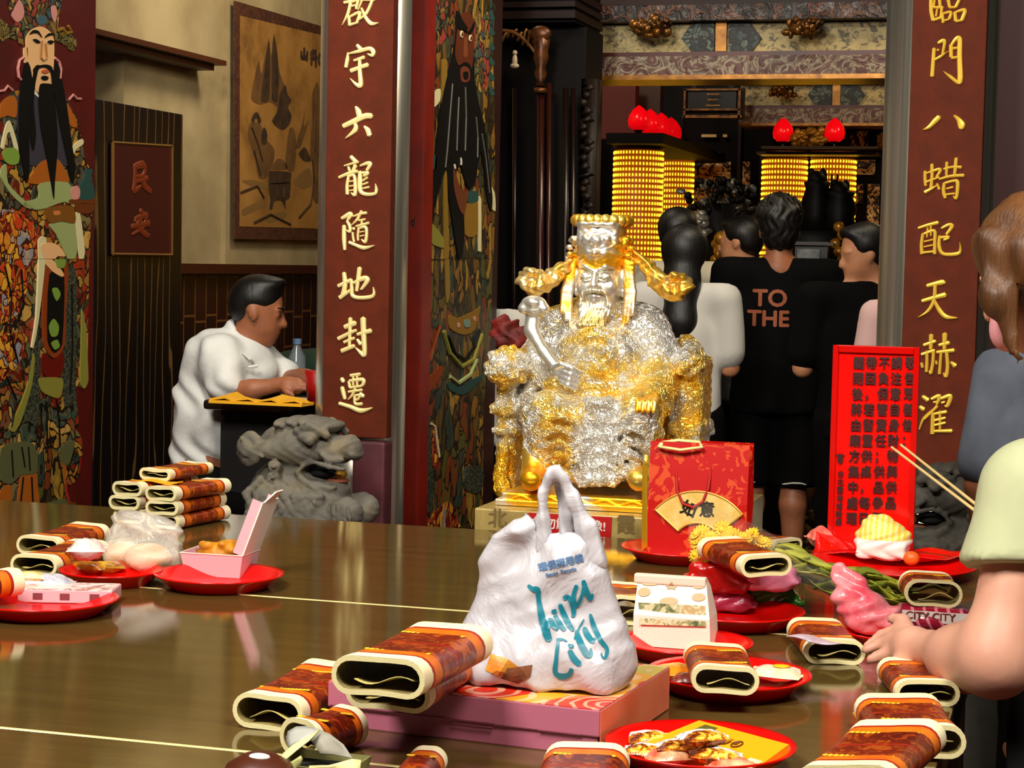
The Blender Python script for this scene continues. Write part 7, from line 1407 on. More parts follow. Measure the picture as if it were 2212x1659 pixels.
# open pink food box
c = at_z(455, 1246, PZ); fb = thing('food_box', 'open white and pink food box with fried food, lid standing up, on the red plate', 'box', (c.x, c.y+.045, PZ), .05)
WHC = mat('white_card', 'e8dcd0', .55); PKC = mat('pale_pink_card', 'e4a8b0', .5)
q = mb()
def ringb(z, sx, sy): return [Vector((-sx, -sy, z)), Vector((sx, -sy, z)), Vector((sx, sy, z)), Vector((-sx, sy, z))]
q.grid([ringb(0, .058, .042), ringb(.046, .066, .048)], True); q.add(ringb(.0005, .058, .042), [(0, 1, 2, 3)]); q.build('tray', PKC, fb, solid=.002)
q = mb(); q.grid([ringb(.0455, .0668, .0488), ringb(.0475, .0668, .0488)], True); q.build('tray_rim', WHC, fb, solid=.003)
S = Sdf(.004); rn = random.Random(3)
for i in range(12): S.ell((rn.uniform(-.045, .045), rn.uniform(-.03, .03), rn.uniform(.05, .062)), (rn.uniform(.012, .02), .012, .009), .004, (0, rn.uniform(-.5, .5), rn.uniform(0, 3)))
S.ell((0, -.006, .040), (.050, .032, .022), .01); S.mesh('fried_food', mat('fried_food', 'd8901c', .45, col2='8a4a10', nscale=22, bump=(60, .5, .005)), fb)
lx = Vector((.32, .10, .94)).normalized(); wy = Vector((0, 1, 0)); 
q = mb(); O = Vector((.064, -.046, .046)); ln = .115
q.poly3([O, O+wy*.092, O+wy*.092+lx*ln, O+lx*ln], wy.cross(lx).normalized(), .003); q.build('lid', WHC, fb)
nn = wy.cross(lx).normalized()
for s0, s1 in ((0, .004), (.088, .092)): q = mb(); q.poly3([O+wy*s0-nn*.02, O+wy*s1-nn*.02, O+wy*s1-nn*.02+lx*ln, O+wy*s0-nn*.02+lx*ln], nn, .02); q.build('lid_side', PKC, fb)
tf = O+lx*ln; fx = (lx*.5+Vector((.5, 0, .2))).normalized(); q = mb(); q.poly3([tf+wy*.01, tf+wy*.07, tf+wy*.06+fx*.03, tf+wy*.02+fx*.03], wy.cross(fx).normalized(), .003); q.build('lid_tab', WHC, fb)
# clear bag of buns
cb = at_z(285, 1240, PZ); bun = thing('bag_of_buns', 'crumpled clear plastic bag holding pale buns, on a red plate', 'bag', (cb.x, cb.y+.03, PZ))
BUN = mat('pale_bun', 'ecc898', .55, col2='e0b884', nscale=10, sss=.1)
q = mb(); q.smooth = True; q.ell((.02, 0, .03), (.05, .045, .030), 20, 12); q.ell((-.05, .03, .028), (.04, .04, .028), 20, 12); q.build('bun', BUN, bun)
S = Sdf(.0055); S.ell((.0, .01, .038), (.088, .068, .04), .02).chain([(0, .01, .055), (.0, .02, .1)], [.06, .068], .03, flat=(1, 2., 1)).ell((.06, .02, .09), (.03, .02, .02), .02); S.plane((0, 0, .001), (0, 0, -1)).plane((0, 0, .112), (.25, 0, 1)); S.mesh('plastic_film', CLEARM, bun, lambda V, N: .008*np.sin(V[:, 0]*70+3*np.sin(V[:, 2]*60))*np.sin(V[:, 2]*60+V[:, 1]*50))
foil('noodle_snack', 'small clear snack packet with yellow strips in front of the bag of buns', 'snack', at_z(232, 1238, PZ), (.075, .05, .024), glossy('yellow_strips', 'e8c030', '8a4a18', 60), 4, .3)
foil('snack_wrapper', 'crumpled white wrapper with fine red print, beside the bag of buns', 'wrapper', at_z(188, 1212, TZ+.046), (.075, .06, .045), glossy('white_wrapper', 'f0e8e0', 'e0b8b0', 40), 5, .4)
foil('snack_packet', 'brown and orange snack packet on the plate left of the bag of buns', 'snack', at_z(185, 1240, PZ), (.09, .05, .026), glossy('brown_snack', '9a4a14', 'd88a1c', 46), 6, .2)
# flat pink box and clear roll on the left plate
c = at_z(128, 1302, PZ); pk2 = thing('flat_box', 'flat pale pink and white printed box on a red plate'+' with a rolled packet', 'box', (c.x, c.y+.04, PZ), .28)
mb().box((0, 0, .012), (.175, .085, .024), bev=.002).build('carton', PKC, pk2)
s = NT('box_print'); co = s.coord((1, 1, 1)); n1 = s.noise(co, 26, 2, .5, .5); s.base(s.ramp(n1.outputs[0], [(.44, 'f0dcd4'), (.52, 'e8c0bc'), (.60, 'a8604c'), (.66, 'f0dcd4')])); s.p(Roughness=.35)
mb().box((0, 0, .0243), (.172, .082, .001)).build('top_print', s.m, pk2)
q = mb()
for x in (-.05, .0, .055): q.box((x, -.0428, .012), (.018, .001, .012))
q.build('side_print', mat('maroon_print', '7a3a40', .5), pk2)
foil('snack_packet', 'clear and white rolled snack packet behind the flat pink box', 'snack', at_z(98, 1280, PZ+.004), (.11, .05, .036), glossy('clear_white_snack', 'e8e0dc', 'a8a8b8', 30), 7, .35)
foil('snack_packet', 'yellow-topped snack packet between the joss bundles and the rolled packet', 'snack', at_z(62, 1262, PZ+.02), (.07, .04, .024), glossy('yellow_snack', 'e8b830', 'f0e0b0', 22), 8, .2)
# ================================================================ red gift bag
gp = at_z(1506, 1212, PZ); GY = gp.y; gb = thing('gift_bag', 'red paper gift bag with orange dragon pattern and a gold fan, standing by the statue', 'bag', (gp.x, GY, PZ)); go = Vector(gb.location)
def gq(px, py, dy=0.): return at_y(px, py, GY+dy)-go
s = NT('dragon_paper'); co = s.coord((1, 1, 1)); n1 = s.noise(co, 21, 2, .5, 2.6); n2 = s.noise(co, 8.5, 1, .4); f = s.math('MULTIPLY', s.math('GREATER_THAN', n1.outputs[0], .55), s.math('GREATER_THAN', n2.outputs[0], .42)); s.base(s.mix(f, 'b80806', 'd0481c')); s.p(Roughness=.35); DRG = s.m
gw0 = gq(1400, 1100).x; gw1 = gq(1613, 1100).x; gh = gq(1506, 958).z
q = mb(); D_ = .085
F_ = lambda z, y, k: [Vector((gw0*k, y, z)), Vector((gw1*k, y, z))]
q.grid([[Vector((gw0, 0, 0)), Vector((gw1, 0, 0)), Vector((gw1, D_*.5, 0)), Vector((gw1, D_, 0)), Vector((gw0, D_, 0)), Vector((gw0, D_*.5, 0))], [Vector((gw0, .0, gh*.5)), Vector((gw1, .0, gh*.5)), Vector((gw1-.012, D_*.5, gh*.5)), Vector((gw1, D_, gh*.5)), Vector((gw0, D_, gh*.5)), Vector((gw0+.012, D_*.5, gh*.5))],
        [Vector((gw0, .014, gh)), Vector((gw1, .014, gh)), Vector((gw1-.03, D_*.5, gh)), Vector((gw1, D_-.014, gh)), Vector((gw0, D_-.014, gh)), Vector((gw0+.03, D_*.5, gh))]], True)
q.add([Vector((gw0, 0, .001)), Vector((gw1, 0, .001)), Vector((gw1, D_, .001)), Vector((gw0, D_, .001))], [(0, 1, 2, 3)]); q.build('paper_bag', DRG, gb, solid=.0015)
q = mb(); ang0 = 12; cfan = gq(1507, 1185, -.004); rO = .105*1.0; rI = .03
ro = (gq(1507, 1062)-gq(1507, 1185)).length; ri = ro*.46
N_ = 24; a0, a1 = math.radians(40), math.radians(140)
arc = [(ro*math.cos(a0+(a1-a0)*i/N_), ro*math.sin(a0+(a1-a0)*i/N_)) for i in range(N_+1)]+[(ri*math.cos(a1-(a1-a0)*i/N_), ri*math.sin(a1-(a1-a0)*i/N_)) for i in range(N_+1)]
q.prism(arc, cfan, X_, Z_, -Y_, .002); q.build('fan_label', mat('fan_gold', 'e8cc80', .4, col2='d8b050', nscale=26), gb)
q = mb()
for R0 in (ro*1.005, ri*.99): q.tube([cfan+Vector((R0*math.cos(a0+(a1-a0)*i/N_), -.002, R0*math.sin(a0+(a1-a0)*i/N_))) for i in range(N_+1)], .0022, 6)
for a in (a0, a1): q.tube([cfan+Vector((R0*math.cos(a), -.002, R0*math.sin(a))) for R0 in (ri, ro)], .0022, 6)
q.build('fan_border', mat('fan_edge', 'c89a38', .4, .3), gb)
q = mb(); glyphs(q, '如', .036, gq(1487, 1101, -.007), (X_*.94-Z_*.34), (Z_*.94+X_*.34), -Y_, 0, .0012); glyphs(q, '意', .036, gq(1527, 1103, -.007), X_, Z_, -Y_, 0, .0012); q.build('fan_lettering', mat('ink_black', '14100a', .5), gb)
q = mb(); q.smooth = True; q.tube([gq(1460, 1010, .010), gq(1463, 1060, -.004), gq(1475, 1088, -.010), gq(1497, 1096, -.011), gq(1518, 1084, -.010), gq(1530, 1055, -.004), gq(1536, 1010, .010)], .0032, 8); q.build('cord_handle', mat('cord_red', 'a80c0c', .6), gb)
q = mb(); q.smooth = True; q.tube([gq(1425, 965, -.002), gq(1470, 972, -.006), gq(1516, 966, -.002), gq(1510, 955, .03), gq(1465, 951, .04), gq(1430, 956, .02), gq(1425, 965, -.002)], .0055, 8, sq=(1, .6)); q.build('top_band', mat('pale_band', 'e8d890', .4), gb)
q = mb(); q.poly3([gq(1388, 1005, .02), gq(1399, 1005, .005), gq(1399, 1180, .0), gq(1386, 1190, .02)], -Y_, .002); q.build('gold_side_strip', mat('gold_gloss', 'e0a828', .15, .4), gb)
# ================================================================ red notice sign
sg0 = at_z(1885, 1207, TZ); SGY = sg0.y; sgn = thing('notice_sign', 'tall red acrylic notice sign with dark columns of writing, standing on the table', 'sign', (sg0.x, SGY, TZ)); go2 = Vector(sgn.location)
def sq_(px, py, dy=0.): return at_y(px, py, SGY+dy)-go2
ACR = mat('red_acrylic', 'e80c06', .18, spec=.6); x0, x1 = sq_(1794, 950).x, sq_(1980, 950).x; zt = sq_(1890, 748).z
mb().box(((x0+x1)/2, .016, zt/2), (x1-x0, .026, zt), bev=.003).build('panel', ACR, sgn)
q = mb(); q.box((x0+.006, -.001, zt/2), (.012, .008, zt)); q.box((x1-.006, -.001, zt/2), (.012, .008, zt)); q.box(((x0+x1)/2, -.001, zt-.008), (x1-x0-.026, .008, .014)); q.build('rim', mat('red_acrylic_rim', 'c80a06', .15, spec=.7), sgn)
mb().box(((x0+x1)/2, .0, .006), (x1-x0+.02, .09, .012), bev=.003).build('foot', ACR, sgn)
q = mb(); cols = [(1967, 1951, '敬告眾善信：'), (1937, 1922, '請注意自身財物與供品，'), (1910, 1894, '不負保管責任；供品參拜'), (1882, 1865, '帶回，若留置供桌，每日'), (1855, 1839, '關閉後將由廟方集中處理')]
szc = 26/F*((sg0-CAM).dot(fw))
for a, b, tx in cols:
    for i, ch in enumerate(tx):
        py = 786+33.6*i; px = a+(b-a)*(py-786)/340
        glyphs(q, ch, szc*1.08, sq_(px, py, -.0015), X_*.86, Z_, -Y_, .0004, .0011)
for i, ch in enumerate('台北霞海城隍廟'): glyphs(q, ch, szc*.62, sq_(1816-.8*i, 1024+17.5*i, -.0015), X_*.9, Z_, -Y_, .0004, .0006)
q.build('notice_lettering', mat('dark_red_ink', '3a0a06', .5), sgn)
q = mb(); ce = sq_(1815, 990, -.0015); kx = szc/26
q.prism([(-11*kx, 8*kx), (-6*kx, 4*kx), (-6*kx, -7*kx), (0, -14*kx), (6*kx, -7*kx), (6*kx, 4*kx), (11*kx, 8*kx), (4*kx, 8*kx), (3*kx, 13*kx), (0, 8*kx), (-3*kx, 13*kx), (-4*kx, 8*kx)], ce, X_, Z_, -Y_, .0006); q.build('emblem', mat('dark_red_ink', '3a0a06'), sgn)
# ================================================================ burger wrapper in red film on the far right plate
cw = at_z(1905, 1206, TZ+.02); S = Sdf(.0045); S.ell((0, 0, .042), (.062, .05, .042), .015).ell((-.012, 0, .075), (.03, .03, .02), .02).box((0, -.01, .02), (.055, .04, .018), .01, .015); S.plane((0, 0, .001), (0, 0, -1))
s = NT('striped_wrapper'); co = s.coord((1, 1, 1)); w = s.n('TexWave', {'Vector': co, 'Scale': 26., 'Distortion': 1.5}, bands_direction='X'); sepx = s.n('SeparateXYZ', {0: co}); s.base(s.mix(s.math('GREATER_THAN', sepx.outputs[2], .044), 'ecE2d8', s.ramp(w.outputs[1], [(.4, 'f0cc48'), (.6, 'f6e08c')]))); s.p(Roughness=.5)
bw = S.mesh('burger_wrapper', s.m, None, lambda V, N: .005*np.abs(np.sin(V[:, 0]*60+3*np.sin(V[:, 2]*70)))-.0025, (cw.x, cw.y+.02, PZ+.012)); tag(bw, 'burger in a white and yellow striped paper wrapper, before the red notice sign', 'food')
rc = at_z(1925, 1216, PZ); q = mb(); q.smooth = True; rn = random.Random(8); rows = []
for i in range(22):
    r_ = []
    for j in range(30):
        u = i/21; v = j/29; x = (u-.5)*.34; y = (v-.5)*.15; d = math.hypot(x/.17, y/.075)
        r_.append(Vector((x, y, .010+.012*max(0, d-.5)**1.0+.007*math.sin(40*x+20*y)*math.sin(60*y+9*x)+(.035*max(0, -x-.09)/.08 if y > 0 else .0)+.02*max(0, x-.12)/.05*(.5+.5*math.sin(50*y)))))
    rows.append(r_)
q.grid(rows); RF = NT('red_film'); co = RF.coord((1, 1, 1)); n1 = RF.noise(co, 18, 4, .6, 1.); RF.base('e01408'); RF.p(Roughness=.15); RF.bump(n1.outputs[0], .6, .01); o = q.build('red_film', RF.m, None, (rc.x, rc.y+.02, PZ+.003), solid=.001); tag(o, 'crinkled red plastic film spread under the burger wrapper', 'wrapper')
S = Sdf(.004); S.ell((0, 0, .02), (.018, .016, .016), .01); o = S.mesh('orange_snack', mat('orange_snack', 'e8601c', .4), None, None, at_z(1968, 1226, PZ+.008)); tag(o, 'small orange piece beside the burger wrapper', 'food')
# pale pink gingham corner of film
foil('film_corner', 'translucent pink checked film corner beside the notice sign', 'wrapper', at_z(1772, 1186, PZ+.012), (.06, .05, .05), glossy('pink_film', 'd84a40', 'f08a78', 40), 21, .5)
# ================================================================ biscuit packs stacked on the middle plate
def pack(px, py, z, size, m, lab, seed, rz):
    L, W_, H_ = size; S = Sdf(.004); S.box((0, 0, H_/2), (L*.40, W_*.46, H_*.46), .013, .006); rn = random.Random(seed)
    for i in range(4): S.ell((rn.uniform(-.3, .3)*L, rn.uniform(-.2, .2)*W_, H_*.62), (.024, .02, H_*.36), .015)
    for sg in (-1, 1): S.box((sg*L*.46, 0, H_*.42), (L*.07, W_*.42, .003), .002, .012, (0, sg*.25, 0))
    S.plane((0, 0, .0005), (0, 0, -1)); o = S.mesh('biscuit_pack', m, None, lambda V, N: .0022*np.sin(V[:, 0]*150+3*np.sin(V[:, 2]*110+seed))*np.sin(V[:, 1]*120+V[:, 2]*90), at_z(px, py, z)+Vector((0, W_*.4, 0)), rotz=rz)
    return tag(o, lab, 'snack', 'wrapped biscuit packs on the middle plate')
pack(1664, 1322, PZ, (.115, .07, .046), glossy('green_foil', '3c8a1c', '1e5412', 18, .15, .5), 'green foil biscuit pack at the bottom of the stack', 31, .12)
pack(1572, 1326, PZ, (.10, .07, .040), glossy('rose_foil', 'b84a68', 'a0304c', 14, .2, .5), 'rose pink biscuit pack at the bottom of the stack, beside the green one', 32, .05)
pack(1656, 1282, PZ+.044, (.11, .075, .052), glossy('mauve_foil', 'b86a88', 'c87a94', 10, .25, .4), 'mauve biscuit pack lying on the green foil one', 33, .05)
pack(1548, 1286, PZ+.036, (.14, .085, .062), glossy('red_foil', 'b8120c', '8a0808', 10, .18, .5), 'large red biscuit pack of the stack, behind the windowed paper bag', 34, .08)
# ================================================================ bouquet in clear film
bh = at_z(1560, 1196, TZ+.105); be = at_z(1915, 1312, TZ+.022); ba = be-bh
bq = thing('flower_bouquet', 'bouquet of yellow chrysanthemums with long green leaves in clear film, lying across the offerings', 'flowers', bh)
rn = random.Random(11); axis = ba.normalized(); sidev = Vector((-axis.y, axis.x, 0)).normalized()
YEL = mat('yellow_petal', 'f4c818', .5, col2='e8a810', nscale=30); GRN = mat('leaf_green', '8a8e24', .4, col2='b4b040', nscale=14); GRN2 = mat('leaf_dark', '56681a', .45, col2='7c8a28', nscale=14)
for i in range(40):
    t_ = rn.uniform(-.12, .66); c = axis*(ba.length*t_*.6-.03)+sidev*rn.uniform(-.075, .06)*(1-t_*.9)+Z_*(rn.uniform(-.022, .034)+.045*max(0, t_))
    q = mb(); q.smooth = True; n0 = Vector((rn.uniform(-.6, .3), rn.uniform(-1, -.2), rn.uniform(.3, 1))).normalized(); R = n0.to_track_quat('Z', 'Y').to_matrix(); rad = rn.uniform(.014, .022)
    for ringk, (kk_, tl_, rr_) in enumerate(((14, .15, 1.), (11, .6, .75), (8, 1.05, .5))):
        for k in range(kk_):
            a = 2*PI*k/kk_+ringk*.3; d = Vector((math.cos(a)*math.cos(tl_), math.sin(a)*math.cos(tl_), math.sin(tl_))); Rp = d.to_track_quat('X', 'Z').to_matrix(); q.ell(c+R @ (d*rad*rr_*.55), (rad*rr_*.5, rad*.16, rad*.08), 8, 4, R @ Rp)
    q.ell(c+R @ Vector((0, 0, rad*.3)), rad*.28, 8, 6); q.build('blossom', YEL, bq)
for i in range(9):
    q = mb(); q.smooth = True; o0 = sidev*rn.uniform(-.03, .03)+Z_*rn.uniform(-.01, .02); q.tube([axis*(ba.length*f_)+o0*(1-.6*f_) for f_ in (.1, .4, .7, 1.02)], .0032, 6); q.build('stem', GRN2, bq)
for i in range(64):
    f_ = rn.uniform(.2, .98); c = axis*(ba.length*f_)+sidev*rn.uniform(-.05, .05)*(1-.5*f_)+Z_*rn.uniform(.0, .035); q = mb(); q.smooth = True; ln = rn.uniform(.07, .12); wd = ln*.24; dr = (axis+sidev*rn.uniform(-.5, .5)+Z_*rn.uniform(-.1, .25)).normalized(); sd = dr.cross(Z_).normalized(); up_ = sd.cross(dr)
    q.grid([[c+dr*ln*(u-.3)+sd*wd*v*math.sin(PI*min(1, u*1.02))**.8+up_*(.012*abs(v)+.008*math.sin(4*u+i)) for v in (-1, -.5, 0, .5, 1)] for u in [k/8 for k in range(9)]]); q.build('leaf', GRN if i % 3 else GRN2, bq, solid=.0008)
rows = []
for i in range(24):
    u = i/23; f_ = -.16+1.2*u; rad_ = .085*(1-.75*u)+.012; row = []
    for j in range(18):
        a = 2*PI*j/18; row.append(axis*(ba.length*f_)+sidev*math.cos(a)*rad_*(1+.1*math.sin(5*a+9*u))+Z_*(.02*(1-u)+.006+math.sin(a)*rad_*.62*(1+.12*math.sin(7*a+14*u))))
    rows.append(row)
q = mb(); q.smooth = True; q.grid(rows, True)
FILM = NT('bouquet_film'); co = FILM.coord((1, 1, 1)); n1 = FILM.noise(co, 20, 4, .6, 1.2); FILM.base('f8f0d8'); FILM.p(Roughness=.08, Alpha=.05, IOR=1.45, **{'Specular IOR Level': 1.}); FILM.bump(n1.outputs[0], .9, .012); q.build('clear_film', FILM.m, bq)
# ================================================================ white windowed paper bag
wb = at_z(1450, 1400, PZ); wbt = thing('paper_bag', 'white paper bag with beige dots and a clear window, folded at the top', 'bag', (wb.x, wb.y, PZ)); wo_ = Vector(wbt.location)
def wq(px, py, dy=0.): return at_y(px, py, wb.y+dy)-wo_
xl, xr, zt = wq(1368, 1400).x, wq(1534, 1400).x, wq(1440, 1250).z
KR = mat('ivory_paper', 'ece2d0', .6, col2='e4d8c4', nscale=5, bump=(14, .2, .01))
q = mb(); D_ = .075
q.grid([[Vector((xl, 0, 0)), Vector((xr, 0, 0)), Vector((xr, D_, 0)), Vector((xl, D_, 0))], [Vector((xl, -.003, zt*.45)), Vector((xr-.002, -.003, zt*.45)), Vector((xr-.004, D_, zt*.45)), Vector((xl, D_, zt*.45))], [Vector((xl+.001, .018, zt*.86)), Vector((xr-.012, .018, zt*.86)), Vector((xr-.012, D_-.02, zt*.86)), Vector((xl+.001, D_-.02, zt*.86))], [Vector((xl-.004, .030, zt)), Vector((xr-.016, .030, zt)), Vector((xr-.016, .036, zt)), Vector((xl-.004, .036, zt))]], True)
q.build('bag_body', KR, wbt, solid=.0012)
q = mb(); q.box(((xl+xr)/2-.01, .026, zt-.006), (xr-xl-.008, .018, .016), bev=.003); q.build('folded_top', mat('ivory_fold', 'e0ccb8', .5), wbt)
def on_front(px, py, lift=.0015):
    p_ = wq(px, py); z = p_.z; y = -.003 if z < zt*.45 else -.003+(.021)*(z-zt*.45)/(zt*.41); return Vector((p_.x, y-lift, z))
for (a, b, rx, ry) in ((1388, 1281, 14, 9), (1443, 1300, 20, 8), (1507, 1292, 15, 8), (1400, 1264, 18, 4), (1505, 1270, 12, 5)): q = mb(); q.poly3([on_front(a+rx*math.cos(k*PI/9), b+ry*math.sin(k*PI/9)) for k in range(18)], -Y_, .0004); q.build('beige_dot', mat('beige_dot', 'b8a078', .6), wbt)
q = mb(); q.poly3([on_front(a, b, .002) for a, b in ((1378, 1302), (1523, 1310), (1526, 1352), (1384, 1348))], -Y_, .0006); s = NT('bag_window'); co = s.coord((1, 1, 1)); n1 = s.noise(co, 40, 3, .6, .8); n2 = s.noise(co, 14, 2, .5); s.base(s.ramp(n1.outputs[0], [(.36, '4a5a44'), (.46, '8a8a5c'), (.54, 'd8c8a4'), (.62, 'b09a6c')])); s.p(Roughness=.08); q.build('clear_window', s.m, wbt)
q = mb(); glyphs(q, '合', .022, on_front(1446, 1274), X_, Z_, -Y_, .0004); q.build('stamp', mat('tan_print', 'c09a6a', .6), wbt)
# ================================================================ things on the near right plate and beside
foil('snack_packet', 'white snack packet with a yellow yolk print beside the plate’s joss paper bundle', 'snack', at_z(1676, 1470, PZ+.006), (.085, .065, .022), glossy('white_yolk', 'f0e4d0', 'e8cfa0', 18), 41, -.05)
q = mb(); q.smooth = True; c = at_z(1680, 1462, PZ+.033); q.ell((0, 0, 0), (.014, .012, .002), 12, 6); o = q.build('yolk_print', mat('yolk', 'f0b818', .3), bpy.data.objects.get('x'), (0, 0, 0)); o.parent = [k for k in COL.objects if k.name.startswith('snack_packet') and k.get('label', '').startswith('white snack')][0]; o.location = (.008, .0, .0115)
foil('snack_packet', 'orange snack packet peeking out beside the bundle on the near right plate', 'snack', at_z(1462, 1466, PZ+.004), (.08, .06, .022), glossy('orange_foil', 'e09a20', 'd87818', 14), 42, .4)
foil('snack_packet', 'dark reddish packet under the bundle on the near right plate', 'snack', at_z(1484, 1482, PZ+.002), (.05, .04, .02), glossy('maroon_foil', '5a1a14', '8a4030', 30), 43, .2)
# lens-shaped clear packet on its bundle
q = mb(); q.smooth = True; rows = []
for i in range(15):
    u = i/14; wv_ = math.sin(PI*u); rows.append([Vector(((u-.5)*.094, .020*wv_*v, .004*wv_*(1-v*v)+.003*math.sin(6*u))) for v in (-1, -.6, -.2, .2, .6, 1)])
q.grid(rows); c = at_z(1757, 1382, TZ+.047); o = q.build('lens_packet', mat('lavender_film', 'c8b0b8', .12, col2='a8909c', nscale=20, spec=.8), None, c, solid=.002); o.rotation_euler.z = -.25; tag(o, 'clear lens-shaped packet lying on a joss paper bundle', 'snack')
# pink bag on its little plate
S = Sdf(.0048); S.ell((.01, 0, .034), (.056, .04, .034), .02).ell((-.022, 0, .062), (.036, .028, .03), .02).chain([(-.02, 0, .08), (-.05, .01, .108)], [.022, .016], .015, flat=(1, 1.5, 1)); S.plane((0, 0, .001), (0, 0, -1))
pc = at_z(1868, 1370, PZ); o = S.mesh('pink_plastic_bag', glossy('pink_gloss', 'd8485a', 'f09aa0', 16, .16, .6), None, lambda V, N: .006*np.sin(V[:, 0]*90+3*np.sin(V[:, 2]*70))*np.sin(V[:, 2]*80), (pc.x, pc.y, PZ)); tag(o, 'crumpled glossy pink plastic bag beside the woman’s hand', 'bag')
# CITY pack
cp = at_z(2010, 1368, TZ); ck = thing('snack_pack', 'crimson snack pack with a white CITY CITY band, under a joss paper bundle', 'snack', (cp.x, cp.y+.03, TZ)); S = Sdf(.005); S.box((0, 0, .022), (.068, .035, .022), .010, .01).ell((0, -.01, .022), (.06, .04, .019), .02)
s = NT('crimson_stripes'); co = s.coord((1, 1, 1), rot=(0, .5, 0)); w = s.n('TexWave', {'Vector': co, 'Scale': 16., 'Distortion': 2.}, bands_direction='X'); s.base(s.ramp(w.outputs[1], [(.8, '9a1430'), (.9, 'd87a88')])); s.p(Roughness=.2); cb_ = S.mesh('pack_body', s.m, ck)
q = mb(); q.grid([[Vector((-.07+.14*i/14, -.0452+.006*math.cos(i)*.2, z)) for i in range(15)] for z in (.022, .033, .042)]); q.build('white_band', mat('band_white', 'e8dcd4', .5, col2='d8c8c0', nscale=14), ck, solid=.002)
q = mb(); glyphs(q, 'CITY CITY', .019, (0, -.0475, .033), X_, Z_, -Y_, 0, .0005); q.build('band_lettering', mat('maroon_ink', '7a2a28', .5), ck)
mb().box((.078, .0, .021), (.03, .07, .040), bev=.004).build('orange_side', mat('orange_net', 'd8601c', .4, col2='f0b878', nscale=40), ck)
# ================================================================ bottom plate: yellow box and nut snacks
yb = at_z(1560, 1612, PZ); yx = thing('yellow_box', 'flat yellow-orange printed box leaning on the bottom red plate', 'box', yb); yo = Vector(yb)
c0, c1, c2, c3 = at_z(1392, 1604, PZ+.012), at_z(1510, 1556, PZ+.028), at_z(1704, 1608, PZ+.030), at_z(1622, 1668, PZ+.012)
nrm = ((c1-c0).cross(c3-c0)).normalized(); nrm = nrm if nrm.z > 0 else -nrm
q = mb(); q.poly3([p_-yo for p_ in (c0, c1, c2, c3)], -nrm, .016); q.build('carton', mat('amber_card', 'f0a010', .4), yx)
def yq(u, v): return c0.lerp(c3, u).lerp(c1.lerp(c2, u), v)-yo
q = mb(); q.poly3([yq(.12, .1), yq(.12, .92), yq(.26, .92), yq(.26, .1)], nrm, .0006); q.build('olive_strip', mat('olive_strip', '5a5420', .4), yx)
q = mb(); q.poly3([yq(.86, .08), yq(.86, .36), yq(.98, .36), yq(.98, .08)], nrm, .0006); q.build('barcode_patch', mat('patch_cream', 'e8dcb0', .4, col2='c8b890', nscale=60), yx)
q = mb()
for u in (.50, .62): q.tube([yq(u+.04*math.cos(k*PI/8), .62+.10*math.sin(k*PI/8))+nrm*.0006 for k in range(17)], .0012, 5); q.poly3([yq(u-.03, .60), yq(u-.03, .70), yq(u+.0, .72), yq(u, .60)], nrm, .0009)
q.build('brown_print', mat('brown_print', '6a3a10', .5), yx)
NUT = NT('nut_snack'); co = NUT.coord((1, 1, 1)); sx = NUT.n('SeparateXYZ', {0: co}); n1 = NUT.noise(co, 60, 3, .6, .8); a_ = NUT.ramp(n1.outputs[0], [(.38, '5a2410'), (.46, 'a85a18'), (.52, 'e8a828'), (.60, 'f0c860')]); f_ = NUT.math('GREATER_THAN', NUT.math('ADD', sx.outputs[1], NUT.math('MULTIPLY', n1.outputs[0], .006)), .001); n5 = NUT.noise(co, 120, 2, .5); NUT.base(NUT.mix(f_, a_, NUT.ramp(n5.outputs[0], [(.5, 'f0e8e0'), (.6, 'b0a8a8')]))); NUT.p(Roughness=.15); NUT.bump(NUT.noise(co, 50, 3).outputs[0], .5, .005)
RUST = glossy('rust_snack', 'c02a10', 'e8c090', 34, .18, .5)
for i, (px, py, rz, m, dz, lb) in enumerate(((1400, 1612, .5, NUT.m, 0, 'nut snack packet at the back left of the bottom plate, dark nuts showing'), (1398, 1642, -.15, NUT.m, .004, 'nut snack packet at the front left of the bottom plate'), (1470, 1632, .35, NUT.m, .012, 'nut snack packet in the middle of the bottom plate, white label up'), (1545, 1650, .1, NUT.m, .014, 'nut snack packet nearest the yellow box’s lower corner'), (1520, 1612, .6, NUT.m, .032, 'nut snack packet lying on the yellow box'), (1442, 1650, .5, RUST, .004, 'red and cream snack packet between the nut packets'), (1578, 1672, .3, RUST, .006, 'red and cream snack packet at the front of the bottom plate'))):
    foil('nut_snack_packet', lb, 'snack', at_z(px, py, PZ+dz), (.068, .044, .020), m, 50+i, rz, .8, grp='nut snack packets on the bottom plate')
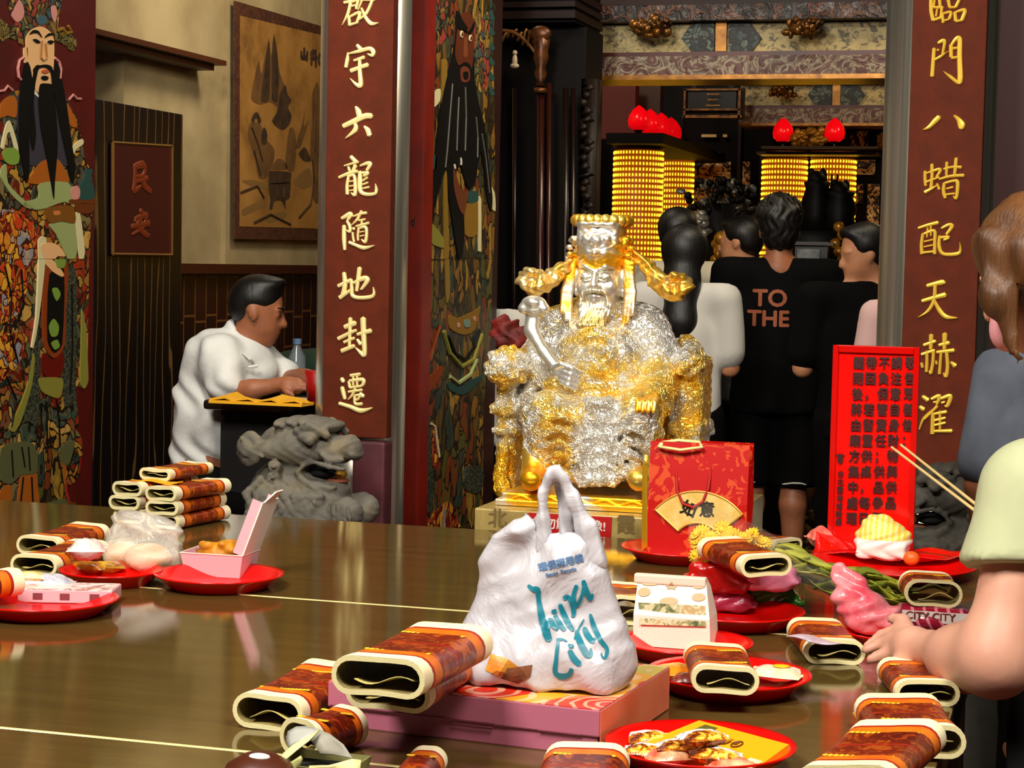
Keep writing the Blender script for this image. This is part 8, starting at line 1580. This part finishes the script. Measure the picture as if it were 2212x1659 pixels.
# ================================================================ petal-flap box at the bottom edge
fb0 = at_z(695, 1692, TZ); fbx = thing('petal_box', 'small paper box with curved grey and cream petal flaps, at the bottom frame edge', 'box', fb0); fo = Vector(fb0)
FY = fb0.y
def pq_(px, py, dy=0.): return at_y(px, py, FY+dy)-fo
q = mb(); q.grid([ringb(.0, .045, .035), ringb(.030, .05, .04)], True); q.add(ringb(.001, .045, .035), [(0, 1, 2, 3)]); q.build('box_body', mat('olive_card', '8a8650', .6), fbx, solid=.0015)
mb().box((0, 0, .012), (.085, .065, .018)).build('inside_shade_block', mat('inside_shade', '14100a', .8), fbx)  # dark block stands in for the shade inside the box
def flap(nm, pts, m, bend):
    n = len(pts); cx_ = sum((Vector(p_) for p_ in pts), Vector())/n; q = mb(); q.smooth = True; vs = [cx_+Vector(bend)]+[cx_.lerp(Vector(p_), .55)+Vector(bend)*.7 for p_ in pts]+[Vector(p_) for p_ in pts]
    q.add(vs, [(0, 1+i, 1+(i+1) % n) for i in range(n)]+[(1+i, 1+n+i, 1+n+(i+1) % n, 1+(i+1) % n) for i in range(n)]); q.build(nm, m, fbx, solid=.0014)
flap('grey_flap', [pq_(*a) for a in ((618, 1600, .02), (622, 1580, .03), (640, 1570, .035), (662, 1569, .035), (690, 1577, .02), (660, 1598, .005), (625, 1614, .0))], mat('grey_card', 'a8a8a0', .5), (0, -.006, 0))
flap('cream_flap', [pq_(*a) for a in ((597, 1640, -.02), (632, 1610, -.01), (690, 1577, .015), (668, 1600, -.005), (640, 1622, -.02), (610, 1648, -.03))], mat('cream_card', 'e0d494', .55), (0, -.004, 0))
flap('inner_flap', [pq_(*a) for a in ((690, 1577, .02), (712, 1585, .02), (742, 1608, .0), (762, 1638, -.02), (720, 1630, -.01), (692, 1628, .0), (672, 1600, .01))], mat('grey_inner', '8c887a', .55), (0, .006, 0))
flap('olive_flap', [pq_(*a) for a in ((620, 1652, -.04), (650, 1632, -.05), (654, 1640, -.05), (640, 1668, -.05), (612, 1680, -.04))], mat('olive_flap', 'a8a868', .55), (0, -.003, 0))
flap('front_flap', [pq_(*a) for a in ((668, 1654, -.05), (710, 1653, -.05), (760, 1640, -.03), (780, 1642, -.03), (775, 1690, -.04), (670, 1690, -.05))], mat('cream_card', 'e0d494'), (0, -.004, 0))
cu = at_z(560, 1710, TZ); cup = thing('paper_cup', 'brown paper lid with a white spot, beside the petal-flap box', 'cup', cu); q = mb(); q.smooth = True; q.lathe([(0, 0), (.036, 0), (.042, .03), (.040, .034), (.02, .046), (0, .048)], n=28); q.build('lid', mat('brown_lid', '4a2010', .4), cup); q = mb(); q.smooth = True; q.ell((.004, -.010, .046), (.014, .01, .004), 12, 6); q.build('white_spot', mat('card_white', 'f0ece0', .5), cup)
# ================================================================ two sticks held by the woman
for i, (a, b) in enumerate((((1926, 966), (2168, 1150)), ((1946, 961), (2172, 1140)))):
    p0, p1 = at_y(*a, 3.34), at_y(*b, 3.14); c = p1; q = mb(); q.smooth = True; q.tube([p0-c, p1-c, p1-c+(p1-p0)*.18], [.0022, .003, .003], 8); o = q.build('incense_stick', mat('pale_wood', 'e8cc88', .5), None, c); tag(o, ('lower' if i == 0 else 'upper') + ' of the two long pale sticks pointing at the red notice sign', 'stick', 'pair of pale sticks')
